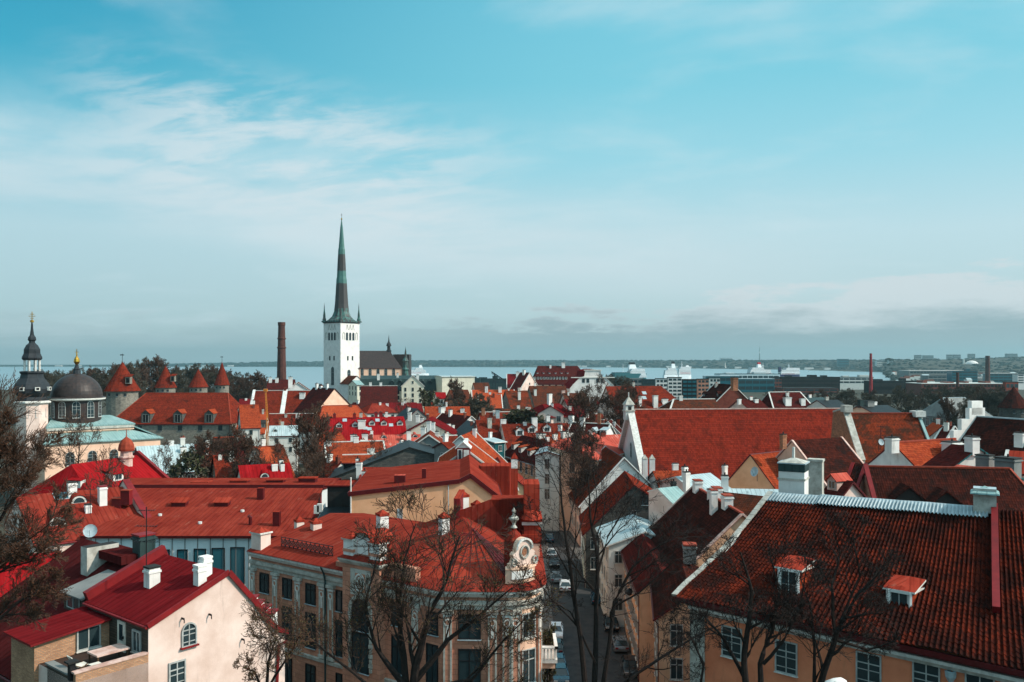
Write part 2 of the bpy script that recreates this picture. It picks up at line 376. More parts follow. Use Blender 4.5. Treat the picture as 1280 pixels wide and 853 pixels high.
def clean_copy(o, loc, rz=0, sc=1.0, label=None, group=None):
    c = dup(o); c.location = loc; c.rotation_euler = (0, 0, rz)
    c.scale = (sc, sc, sc) if not isinstance(sc, tuple) else sc
    if label: c['label'] = label
    if group: c['group'] = group
    return c
def ground(x, y):
    if y < 25: g = 12
    elif y < 70: g = 12-17*((y-25)/45)
    elif y < 200: g = -5
    elif y < 400: g = -5-3*(y-200)/200
    elif y < 1150: g = -8
    elif y < 1300: g = -8-12*(y-1150)/150
    else: g = -20
    return g
# ---------------------------------------------------------------- windows (shared meshes)
WM = {}
def win_mesh(w, h, style):
    key = (round(w, 2), round(h, 2), style)
    if key in WM: return WM[key]
    # local: x across, y outwards, z up, centre at origin on the wall face
    frame = 'winframe'; sur = None; glass = 'glass'
    if style.endswith('dark'): frame = 'iron'
    if style == 'teal': frame = 'black'; glass = 'glass_teal'
    if style == 'simple': frame = 'trim_dirty'
    a = MB(); arch = style.startswith('arch')
    hw, hh = w/2, h/2
    def outline(k, seg=8):
        if not arch: return [(-hw-k, -hh-k), (hw+k, -hh-k), (hw+k, hh+k), (-hw-k, hh+k)]
        r = hw+k; zc = hh-hw
        return [(-hw-k, -hh-k), (hw+k, -hh-k)]+[(r*math.cos(t_), zc+r*math.sin(t_)) for t_ in [math.pi*i/seg for i in range(seg+1)]]
    a.face([V((x, .012, z)) for x, z in outline(0)][::-1], glass)
    b = MB(); o1, o2 = outline(0), outline(.09 if style != 'simple' else .06)
    n = len(o1); d = .1
    for i in range(n):
        j = (i+1) % n
        p0, p1, q0, q1 = o1[i], o1[j], o2[i], o2[j]
        c = lambda q, y: V((q[0], y, q[1]))
        b.face([c(p1, d), c(p0, d), c(q0, d), c(q1, d)][::-1], frame)
        b.face([c(p0, d), c(p1, d), c(p1, -.02), c(p0, -.02)][::-1], frame); b.face([c(q0, d), c(q0, -.02), c(q1, -.02), c(q1, d)][::-1], frame)
    if style not in ('louver', 'simple', 'teal'):
        b.box(-.035, .035, .014, .06, -hh, hh, frame)
        if h > 1.3: b.box(-hw, hw, .014, .055, hh*.38, hh*.38+.07, frame)
        if style in ('many', 'archmany'):
            for k in (-.33, .0): b.box(-hw, hw, .014, .045, h*k-.025, h*k+.025, frame)
    b.box(-hw-.14, hw+.14, -.02, .17, -hh-.15, -hh-.08, 'trim' if not style.endswith('dark') else 'galv')
    res = []
    for mb_, nm in ((a, 'window'), (b, 'frame')):
        o = mb_.build(nm, None, (0, 0, 0)); me = o.data; bpy.data.objects.remove(o); res.append(me)
    WM[key] = res; return res
def put_window(root, c, nrm, w=1.0, h=1.5, style='plain', name='window', merge=False):
    """c: world centre on the wall face, nrm: outward horizontal normal"""
    a, b = win_mesh(w, h, style)
    ang = math.atan2(nrm.y, nrm.x)-math.pi/2
    wo_ = bpy.data.objects.new(name, a); COL.objects.link(wo_); wo_.parent = root
    wo_.location = c-V(root['_o']); wo_.rotation_euler = (0, 0, ang)
    f = bpy.data.objects.new('frame', b); COL.objects.link(f); f.parent = wo_
    return wo_
def wall_row(root, a, b, nrm, zs, n, w, h, style='plain', skip=(), off=0.004, m0=.5):
    d = b-a
    for z in zs:
        for i in range(n):
            if i in skip: continue
            q = a+d*((i+m0)/(n-1+2*m0)); put_window(root, V((q.x, q.y, z))+nrm*off, nrm, w, h, style)
# ---------------------------------------------------------------- generic house
class House:
    pass
def house(name, label, cat, A, B, prof, zb, roof, wall, hipA=0, hipB=0, ov=.35, ove=.45, th=.18, cap=None, verge=None, gut='darkred', win=None, wst='plain', gwin=True, group=None, wallB=None, ribs=None, plinth=None):
    """A,B: ridge ends (world); prof: [(t, z)] across, t>0 to the right when looking from A to B"""
    h = House(); d = V((B.x-A.x, B.y-A.y, 0)); L = d.length; d.normalize(); s = V((d.y, -d.x, 0))
    h.d, h.s, h.L, h.A, h.prof = d, s, L, V((A.x, A.y, 0)), prof
    ctr = h.A+d*(L/2); h.root = thing(name, label, cat, (ctr.x, ctr.y, zb), group)
    pt = lambda x, t_, z: V((h.A.x, h.A.y, 0))+d*x+s*t_+V((0, 0, z))
    h.pt = pt
    # walls
    wb = MB(); t0, z0 = prof[0]; t1, z1 = prof[-1]
    i0, i1 = t0+ove, t1-ove
    def zi(t_):
        for (a, za), (b, zb_) in zip(prof, prof[1:]):
            if a <= t_ <= b: return za+(zb_-za)*(t_-a)/(b-a)
        return z0
    h.zi = zi
    wall2 = wallB or wall
    wb.face([pt(0, i0, zb), pt(L, i0, zb), pt(L, i0, zi(i0)), pt(0, i0, zi(i0))][::-1], wall)
    wb.face([pt(0, i1, zb), pt(L, i1, zb), pt(L, i1, zi(i1)), pt(0, i1, zi(i1))], wall)
    mid = [(t_, z_) for t_, z_ in prof if i0 < t_ < i1]
    for x, hip, rev in ((0, hipA, 0), (L, hipB, 1)):
        poly = [(i1, zb), (i0, zb), (i0, zi(i0))]+([] if hip else mid)+[(i1, zi(i1))]
        pts = [pt(x, a, z) for a, z in poly]
        wb.face(pts[::-1] if rev else pts, wall2)
    h.wall = wb.build('wall', h.root)
    # roof
    rb = MB(); h.planes = []
    x0, x1 = (-ov, L+ov)
    U = V((0, 0, th))
    ri = max(range(len(prof)), key=lambda i: prof[i][1])
    def xe(i, end):
        # along-position of profile point i at an end (hips pull the ridge in)
        hip = hipA if end == 0 else hipB
        if not hip: return x0 if end == 0 else x1
        e = prof[0][1] if i < ri else prof[-1][1]
        zt = prof[ri][1]
        if i == ri: k = 1.0
        else: k = (prof[i][1]-e)/(zt-e)
        base_ = -ove if end == 0 else L+ove
        return base_+(hip+ove)*k*(1 if end == 0 else -1)
    for i in range(len(prof)-1):
        (a, za), (b, zb_) = prof[i], prof[i+1]
        q = [pt(xe(i, 0), a, za), pt(xe(i, 1), a, za), pt(xe(i+1, 1), b, zb_), pt(xe(i+1, 0), b, zb_)]
        q = [v+U for v in q]; rb.slab(q, th, roof, gut)
        h.planes.append(q)
    for end, hip in ((0, hipA), (1, hipB)):
        if hip:
            q = [pt(xe(0, end), prof[0][0], prof[0][1])+U, pt(xe(len(prof)-1, end), prof[-1][0], prof[-1][1])+U, pt(xe(ri, end), prof[ri][0], prof[ri][1])+U]
            if end == 1: q = q[::-1]
            rb.slab(q, th, roof, gut); h.planes.append(q)
    h.roof = rb.build('roof', h.root)
    a, b = pt(xe(ri, 0), *prof[ri])+U, pt(xe(ri, 1), *prof[ri])+U
    h.ridge = (a, b); h.xe = xe; h.U = U
    if cap:
        c = MB(); w_ = .34 if cap != 'trim' else .55
        c.bar(a+V((0, 0, .02)), b+V((0, 0, .02)), w_, .2, cap)
        for end, hip in ((0, hipA), (1, hipB)):
            if hip:
                for i in (0, len(prof)-1): c.bar(pt(xe(i, end), *prof[i])+U, (a, b)[end], w_*.8, .16, cap)
        c.build('ridge_cap', h.roof)
    if verge:
        c = MB()
        for end, hip in ((0, hipA), (1, hipB)):
            if hip: continue
            x = (x0+.12, x1-.12)[end]
            for i in range(len(prof)-1):
                c.bar(pt(x, *prof[i])+U, pt(x, *prof[i+1])+U, .38, .22, verge)
        if c.f: c.build('verge', h.roof)
    # gutters along the eaves
    gt = MB()
    for t_, z_, e in ((t0, z0, -1), (t1, z1, 1)):
        k = 0 if e < 0 else len(prof)-1
        p0 = pt(xe(k, 0), t_+e*.06, z_+.03); p1 = pt(xe(k, 1), t_+e*.06, z_+.03)
        gt.tube([p0, p1], .09, gut, 5)
        gt.tube([p1+d*-.5, pt(L-.3, t_-e*(ove-.08), z_-.5), pt(L-.3, t_-e*(ove-.08), zb+.3)], .06, gut, 5)
    gt.build('gutter', h.roof)
    # windows on walls that face the camera
    if win:
        w_, hh, sp, fl = win
        tops = {'L': zi(i0), 'R': zi(i1)}
        for side, nrm, ta in (('L', -s, i0), ('R', s, i1)):
            m_ = pt(L/2, ta, 0)
            if nrm.dot(V((0, 0, 0))-V((m_.x, m_.y, 0))) <= 0: continue
            n = max(1, int((L-.8)/sp)); zs = [tops[side]-.75-hh/2-k*3.1 for k in range(fl)]
            wall_row(h.root, pt(0, ta, 0), pt(L, ta, 0), nrm, [z for z in zs if z-hh/2 > zb+.5], n, w_, hh, wst)
        if gwin:
            for x, nrm, hip in ((0, -d, hipA), (L, d, hipB)):
                m_ = pt(x, 0, 0)
                if nrm.dot(-V((m_.x, m_.y, 0))) <= 0: continue
                wd = i1-i0; n = max(1, int((wd-.8)/sp)); ze = min(zi(i0), zi(i1))
                zs = [ze-.75-hh/2-k*3.1 for k in range(fl)]
                wall_row(h.root, pt(x, i0, 0), pt(x, i1, 0), nrm, [z for z in zs if z-hh/2 > zb+.5], n, w_, hh, wst)
                if not hip and prof[ri][1]-ze > 3.4:
                    q = pt(x, prof[ri][0], ze+(prof[ri][1]-ze)*.38); put_window(h.root, q+nrm*.004, nrm, w_*.8, hh*.75, wst)
    return h
def on_roof(h, px, py):
    """where the sight line through a photo point meets this roof: point, normal"""
    o = V((0, 0, EYE)); r = V(((px-CX)/F, 1, -(py-CY)/F)); best = None
    for q in h.planes:
        n = poly_n(q); den = r.dot(n)
        if abs(den) < 1e-6: continue
        k = (q[0]-o).dot(n)/den
        if k <= 0: continue
        x = o+r*k
        # inside test with tolerance
        c = sum(q, V((0, 0, 0)))/len(q); ok = 0
        for i in range(len(q)):
            a, b = q[i], q[(i+1) % len(q)]; e = (b-a).cross(n); e.normalize()
            if e.dot(c-a) > 0: e = -e
            ok = max(ok, e.dot(x-a))
        sc_ = ok*50+k*.01 if den < 0 else ok*50+k*.01+200
        if best is None or sc_ < best[0]: best = (sc_, x, n)
    return best[1], best[2]
def chimney(h, px, py, w=.9, d=.7, up=1.6, body='chalk', top='soot', pots=1, rot=None, name='chimney', cap=True, label=None):
    x, n = on_roof(h, px, py)
    return chimney_at(h, x, w, d, up, body, top, pots, cap, name, label)
def chimney_at(h, x, w=.9, d=.7, up=1.6, body='chalk', top='soot', pots=1, cap=True, name='chimney', label=None, par=None):
    a, b = h.d*(w/2), h.s*(d/2); c = MB(); z0, z1 = x.z-.7, x.z+up
    c.obox(V((x.x, x.y, (z0+z1)/2)), a, b, V((0, 0, (z1-z0)/2)), body, top)
    if cap:
        c.obox(V((x.x, x.y, z1-.25)), a*1.14, b*1.18, V((0, 0, .07)), body)
        c.obox(V((x.x, x.y, z1+.05)), a*1.1, b*1.12, V((0, 0, .06)), top)
    for k in range(pots):
        q = V((x.x, x.y, z1+.1))+h.d*((k+.5)/pots-.5)*w*.7
        c.tube([q, q+V((0, 0, .35))], .11, 'clay' if k % 2 else 'soot', 6)
    o = c.build(name, par or h.roof)
    if label: o['label'] = label
    return o
def dormer(h, px, py, w=1.6, ht=1.3, kind='shed', roofm=None, body='palewall', name='dormer', dep=None, glass='glass'):
    x, n = on_roof(h, px, py)           # foot of the dormer front
    f = V((n.x, n.y, 0)).normalized(); s = V((f.y, -f.x, 0)); tanp = math.hypot(n.x, n.y)/max(n.z, .05)
    roofm = roofm or h.roof.data.materials[0].name
    c = MB(); a = x-s*(w/2); b = x+s*(w/2); U = V((0, 0, ht))
    back = dep or ht/max(tanp-.12, .35)+.3
    def q(t_, z, y): return x+s*t_+V((0, 0, z))-f*y
    if kind == 'skylight':
        up = n.cross(s).normalized(); up = up if up.z > 0 else -up
        for k, (m_, e) in enumerate((('galv', .09), (glass, 0))):
            pts = [x+s*(i*(w/2+e))+up*(j+(-e if j == 0 else e))+n*(.05+k*.02) for i, j in ((-1, 0), (1, 0), (1, ht), (-1, ht))]
            c.slab(pts, .05, m_, 'galv', n)
        return c.build('skylight', h.roof)
    if kind == 'eyebrow':
        seg = 10; arc = [(w/2*math.cos(math.pi*i/seg), ht*math.sin(math.pi*i/seg)) for i in range(seg+1)]
        c.face([q(t_, z, 0) for t_, z in arc], body)
        c.face([q(t_*.72, z*.72+.04, -.02) for t_, z in arc], 'glass')
        for i in range(seg):
            (t_, z), (t2, z2) = arc[i], arc[i+1]
            c.face([q(t_*1.08, z*1.08, -.12), q(t2*1.08, z2*1.08, -.12), q(t2*.5, z2*.3+tanp*back*.95, back), q(t_*.5, z*.3+tanp*back*.95, back)][::-1], roofm)
        return c.build(name, h.roof)
    lo = -.5
    c.face([q(-w/2, lo, 0), q(w/2, lo, 0), q(w/2, ht, 0), q(-w/2, ht, 0)], body)
    for e in (-1, 1):
        c.face([q(e*w/2, lo, 0), q(e*w/2, ht, 0), q(e*w/2, ht, back), q(e*w/2, lo, back)], body)
    gw = w*.62
    c.face([q(-gw/2, .25, -.02), q(gw/2, .25, -.02), q(gw/2, ht*.86, -.02), q(-gw/2, ht*.86, -.02)], glass)
    for e in (-1, 0, 1): c.bar(q(e*gw/2, .22, -.03), q(e*gw/2, ht*.9, -.03), .07, .05, 'winframe')
    for zz_ in (.22, ht*.88): c.bar(q(-gw/2, zz_, -.03), q(gw/2, zz_, -.03), .07, .05, 'winframe')
    if kind == 'shed':
        c.slab([q(-w/2-.18, ht+.02, -.25), q(w/2+.18, ht+.02, -.25), q(w/2+.18, ht+.02+.3*back, back+.3), q(-w/2-.18, ht+.02+.3*back, back+.3)], .12, roofm)
    elif kind == 'gable':
        g_ = w*.42
        c.face([q(-w/2, ht, 0), q(w/2, ht, 0), q(0, ht+g_, 0)], body)
        bk = (ht+g_)/max(tanp, .35)+.2
        for e in (-1, 1):
            pts = [q(e*(w/2+.2), ht-.2*.84, -.25), q(0, ht+g_, -.25), q(0, ht+g_, bk), q(e*(w/2+.2), ht-.2*.84, bk)]
            c.slab([v+V((0, 0, .1)) for v in (pts if e > 0 else pts[::-1])], .12, roofm)
    elif kind == 'hip':
        zt = ht+w*.28
        A_, B_ = [q(-w/2-.2, ht, -.25), q(w/2+.2, ht, -.25)], [q(w/2+.2, ht, back), q(-w/2-.2, ht, back)]
        r0, r1 = q(0, zt, w*.35), q(0, zt, back)
        c.face([A_[0], A_[1], r0], roofm); c.face([A_[1], B_[0], r1, r0], roofm); c.face([B_[1], A_[0], r0, r1], roofm); c.face([A_[1], A_[0], B_[1], B_[0]], body)
    return c.build(name, h.roof)
def antenna(par, x, ht=3., org=None):
    c = MB(); c.tube([x-V((0, 0, .6)), x+V((0, 0, ht))], .035, 'iron', 5)
    for k, z in enumerate((.55, .75, .95)):
        w_ = .9-.15*k
        c.bar(x+V((-w_, .1, ht*z)), x+V((w_, -.1, ht*z)), .03, .03, 'iron')
        for j in range(-3, 4): c.bar(x+V((j*w_/3.5, -.3, ht*z+.03)), x+V((j*w_/3.5, .3, ht*z+.03)), .02, .02, 'iron')
    return c.build('antenna', par)
def dish(par, x, r=.55, to=V((.3, -1, .35))):
    c = MB(); n = to.normalized(); s = n.cross(V((0, 0, 1))).normalized(); u = s.cross(n)
    R0 = [(0, 0), (.5, .06), (.8, .14), (1, .24)]; N = 14
    for (a, za), (b, zb_) in zip(R0, R0[1:]):
        for j in range(N):
            t0_, t1_ = 6.28318*j/N, 6.28318*(j+1)/N
            q = lambda rr, t_, z_: x+(s*math.cos(t_)+u*math.sin(t_))*rr*r+n*z_*r
            c.face([q(a, t0_, za), q(a, t1_, za), q(b, t1_, zb_), q(b, t0_, zb_)] if a else [q(0, 0, 0), q(b, t1_, zb_), q(b, t0_, zb_)], 'galv')
    c.bar(x, x-n*.5, .06, .06, 'iron'); c.bar(x-n*.45, x-n*.45-V((0, 0, 1.4)), .06, .06, 'iron'); c.bar(x-u*r*.9, x+n*r*.9, .03, .03, 'iron')
    return c.build('satellite_dish', par)
# simple profile makers
def gab(hw, zr, tp=.9, hw2=None, tp2=None):
    hw2 = hw2 or hw; tp2 = tp2 or tp
    return [(-hw, zr-hw*tp), (0, zr), (hw2, zr-hw2*tp2)]
def mans(hw, zr, drop, tp=.25, flare=.35):
    """mansard: shallow top, steep sides"""
    w1 = hw-drop*flare; z1 = zr-w1*tp
    return [(-hw, z1-drop), (-w1, z1), (0, zr), (w1, z1), (hw, z1-drop)]
# ================================================================ setting: ground, sea, far land
def interp(tab, x):
    if x <= tab[0][0]: return tab[0][1]
    for (a, va), (b, vb) in zip(tab, tab[1:]):
        if x <= b: return va+(vb-va)*(x-a)/(b-a)
    return tab[-1][1]
COAST = [(-900, 9200), (0, 8900), (500, 8600), (800, 7600), (900, 6300), (1000, 5600), (1060, 4800), (1105, 4300), (1112, 1300), (2600, 1300)]
HILL = [(-900, 10), (0, -4), (120, -2), (220, 10), (320, 30), (420, 42), (520, 50), (800, 52), (950, 54), (1100, 56), (1200, 62), (1290, 72), (2600, 80)]
def land(x, y):
    if y < 1200: return ground(x, y)
    px = x/y*F+CX; yc = interp(COAST, px); h = interp(HILL, px)
    if y < 1300: return ground(x, y)
    if px > 1112 or y < 1300:
        k = max(0, min(1, (y-3000)/1500)); return -20+h*k
    if y < yc: return -21 if y < 1310 else -34
    k = max(0, min(1, (y-yc)/900)); return -21+(h+1)*k
tb = MB()
cols = [-900+20*i for i in range(160)]
rows = [12, 18, 25, 33, 42, 55, 70, 95, 130, 200, 280, 400, 550, 800, 1150, 1220, 1290, 1300, 1306, 1312, 1500, 1900, 2400, 3000, 3400, 3900, 4250, 4300, 4500, 4800, 5000, 5400, 5600, 5900, 6200, 6500, 6900, 7300, 7700, 8200, 8500, 8700, 8900, 9100, 9400, 9900, 10800, 12000, 14000]
vs = []
for y in rows:
    for c_ in cols:
        x = (c_-CX)*y/F if y >= 130 else (c_-CX)*(130+(y-130)*.4)/F*1.0
        vs.append((x, y, land(x, y)))
nc = len(cols); fs = [(r*nc+i, r*nc+i+1, (r+1)*nc+i+1, (r+1)*nc+i) for r in range(len(rows)-1) for i in range(nc-1)]
tb.idx(vs, fs, 'earth')
tb.idx([(-400, -60, 12), (400, -60, 12), (400, 12, 12), (-400, 12, 12)], [(0, 1, 2, 3)], 'earth')
tb.build('ground', kind='structure', smooth=True)
sb = MB(); sb.face([V((-16000, 1290, -25)), V((16000, 1290, -25)), V((16000, 15000, -25)), V((-16000, 15000, -25))], 'water'); sb.build('sea', kind='structure')
# distant woods on the far shore and behind the harbour: nobody could count these crowns
def blob(mb, c, r, h, m, rnd):
    n = 6; vs = [c+V((0, 0, h*(.9+.2*rnd.random())))]
    for z, k in ((.62, .75), (.2, 1.0)):
        for j in range(n):
            a = 6.283*j/n+rnd.random()*.6; q = r*k*(.75+.5*rnd.random()); vs.append(c+V((q*math.cos(a), q*math.sin(a), h*z*(.85+.3*rnd.random()))))
    fs = [(0, 1+j, 1+(j+1) % n) for j in range(n)]+[(1+j, 1+n+j, 1+n+(j+1) % n, 1+(j+1) % n) for j in range(n)]
    mb.idx(vs, fs, m)
fo = MB(); rnd = random.Random(3)
for i in range(5200):
    px = rnd.uniform(-200, 1500); yc = interp(COAST, px)
    if px > 1112: yc = 3000
    y = yc+40+rnd.random()**1.6*1900; x = (px-CX)*y/F
    k = y/8000
    blob(fo, V((x, y, land(x, y)-2)), rnd.uniform(12, 30)*max(.5, k), rnd.uniform(7, 17)*(.55 if px < 180 else 1)*max(.6, k), rnd.choice(('forest', 'forest', 'forest_brown')), rnd)
for i in range(1500):
    px = rnd.uniform(1010, 1500); lo = 1700 if px > 1116 else 4300
    y = lo+rnd.random()**1.3*(3000-lo if px > 1116 else 900); x = (px-CX)*y/F
    blob(fo, V((x, y, land(x, y)-2)), rnd.uniform(7, 14), rnd.uniform(6, 12), rnd.choice(('forest', 'forest_brown', 'forest_brown')), rnd)
fo.build('far_forest', kind='stuff')
# ---------------------------------------------------------------- far buildings
def block(name, label, cat, px0, px1, pyt, pyb, Y, mat, bands=3, group=None, dep=None, band_m='glass', roofm='soot', rz=0., topbits=()):
    a, b = P(px0, pyt, Y), P(px1, pyb, Y); wd = b.x-a.x; z0 = min(b.z, land((a.x+b.x)/2, Y))-1; dep = dep or wd*.4
    r = thing(name, label, cat, ((a.x+b.x)/2, Y+dep/2, z0), group); o = V(r.location)
    m = MB(); m.box(-wd/2, wd/2, -dep/2, dep/2, 0, a.z-z0, mat, rz, o, roofm); m.build('wall', r)
    m = MB(); m.box(-wd/2-.3, wd/2+.3, -dep/2-.3, dep/2+.3, a.z-z0+.01, a.z-z0+.6, roofm, rz, o)
    for (fx, w_, h_) in topbits: m.box(wd*fx-w_/2, wd*fx+w_/2, -dep*.2, dep*.2, a.z-z0+.5, a.z-z0+.5+h_, mat, rz, o)
    m.build('roof', r)
    H_ = a.z-b.z
    for k in range(bands):
        zc = a.z-z0-H_*(k+.5)/bands; hh = H_/bands*.26
        m = MB(); m.box(-wd/2*.96, wd/2*.96, -dep/2-.12, -dep/2+.05, zc-hh, zc+hh, band_m, rz, o)
        n_ = max(3, int(wd/ (4 if Y < 1000 else 9)))
        for i in range(n_): m.box(-wd/2*.96+wd*.96*i/n_-.35, -wd/2*.96+wd*.96*i/n_+.35, -dep/2-.2, -dep/2, zc-hh, zc+hh, mat, rz, o)
        m.build('window_band', r)
    return r
block('apartment_block', 'pale apartment slab beyond the bay, leftmost of the group left of the white dome', 'building', 1096, 1111, 451, 460, 4700, 'palewall', 4)
block('apartment_block', 'blue-grey office slab in the middle of the group beyond the harbour', 'building', 1111, 1124, 450.5, 460, 4650, 'concrete', 4)
block('apartment_block', 'tall white slab at the right end of the group beyond the harbour', 'building', 1124, 1137, 450, 460, 4600, 'white', 4)
block('office_tower', 'teal glass block on the far shore left of the red slender chimney', 'building', 1048, 1061, 449, 458, 5200, 'glass_teal', 3)
block('exhibition_hall', 'wide flat building low on the far skyline right of the tall mast', 'building', 901, 916, 447.6, 451, 8200, 'concrete', 1)
for i, (a, b, t_) in enumerate(((1144, 1152, 444), (1155, 1167, 444.5), (1184, 1190, 443.5), (1192, 1201, 443.6), (1211, 1219, 442.6), (1259, 1272, 442.4))):
    block('tower_block', 'small grey block of flats on the wooded skyline', 'building', a, b, t_, 448, 6400, 'grey', 2, 'blocks of flats on the skyline')
for i in range(22):
    px = random.Random(i).uniform(2, 300) if i < 9 else random.Random(i).uniform(660, 1050)
    yc = interp(COAST, px)-10; x = (px-CX)*yc/F; w_ = random.Random(i+50).uniform(20, 60)
    r = thing('shore_house', 'tiny pale house by the water on the far shore', 'house', (x, yc+30, -22), 'pale houses on the far shore')
    m = MB(); o = V(r.location); m.box(-w_/2, w_/2, -8, 8, 0, 10, 'white', 0, o); m.build('wall', r)
    m = MB(); m.face([o+V((-w_/2, -8, 10)), o+V((w_/2, -8, 10)), o+V((w_/2, 0, 15)), o+V((-w_/2, 0, 15))], 'grey'); m.face([o+V((-w_/2, 8, 10)), o+V((w_/2, 8, 10)), o+V((w_/2, 0, 15)), o+V((-w_/2, 0, 15))], 'grey'); m.build('roof', r)
for i in range(34):
    q_ = random.Random(i+300); px = q_.uniform(1112, 1290); Y_ = q_.uniform(1500, 2900); x = (px-CX)*Y_/F; w_ = q_.uniform(8, 26); h_ = q_.uniform(9, 15)
    r = thing('suburb_house', 'small pale house or shed among the dark trees beyond the warehouses', 'house', (x, Y_, land(x, Y_)), 'pale houses among trees on the right')
    m = MB(); o = V(r.location); m.box(-w_/2, w_/2, -6, 6, 0, h_, q_.choice(('white', 'palewall', 'cream', 'grey')), 0, o); m.build('wall', r)
    m = MB()
    for e in (-1, 1): m.face([o+V((-w_/2, 6*e, h_)), o+V((w_/2, 6*e, h_)), o+V((w_/2, 0, h_+3)), o+V((-w_/2, 0, h_+3))], q_.choice(('metal_pale', 'grey', 'tile_brown')))
    m.build('roof', r)
# television tower
q = P(949.5, 449, 9000); r = thing('television_tower', 'slender television mast with a round pod on the skyline', 'tower', (q.x, 9000, 20)); S = 9000/F
m = MB(); m.lathe([(1.0*S, 0), (.55*S, 8*S), (.45*S, 12*S)], V(r.location)+V((0, 0, 10)), 'grey', 8); m.build('shaft', r)
m = MB(); m.lathe([(.4*S, 0), (.95*S, .6*S), (.95*S, 1.5*S), (.4*S, 2.2*S)], V(r.location)+V((0, 0, 10+10*S)), 'concrete', 10); m.build('pod', r)
m = MB(); m.lathe([(.4*S, 0), (.25*S, 5*S), (0, 8*S)], V(r.location)+V((0, 0, 10+12*S)), 'grey', 6); m.build('antenna', r)
# white dome of a hall, with its pylon
q = P(1214.5, 455, 3900); r = thing('domed_hall', 'white shallow dome of a song festival hall among dark trees', 'hall', (q.x, 3900, q.z-4)); S = 3900/F
m = MB(); m.lathe([(7.6*S, -10), (7.6*S, 1.2*S), (6.6*S, 2.8*S), (4.6*S, 4.3*S), (2*S, 5*S), (0, 5.2*S)], V(r.location), 'white', 20); m.build('dome', r)
m = MB(); o = V(r.location); m.box(-10.6*S, -9*S, -4, 4, -10, 7*S, 'palewall', 0, o); m.build('pylon', r)
# obelisk on the far shore
q = P(906.5, 458, 6350); r = thing('obelisk', 'thin white obelisk on the far shore behind the terminal roof', 'monument', (q.x, 6350, -22)); S = 6350/F
m = MB(); m.lathe([(.6*S, 0), (.4*S, 6*S), (0, 9.*S)], V(r.location), 'white', 4); m.build('shaft', r)
m = MB(); m.lathe([(3*S, 0), (2*S, 1.2*S), (.6*S, 2*S)], V(r.location), 'white', 6); m.build('base', r)
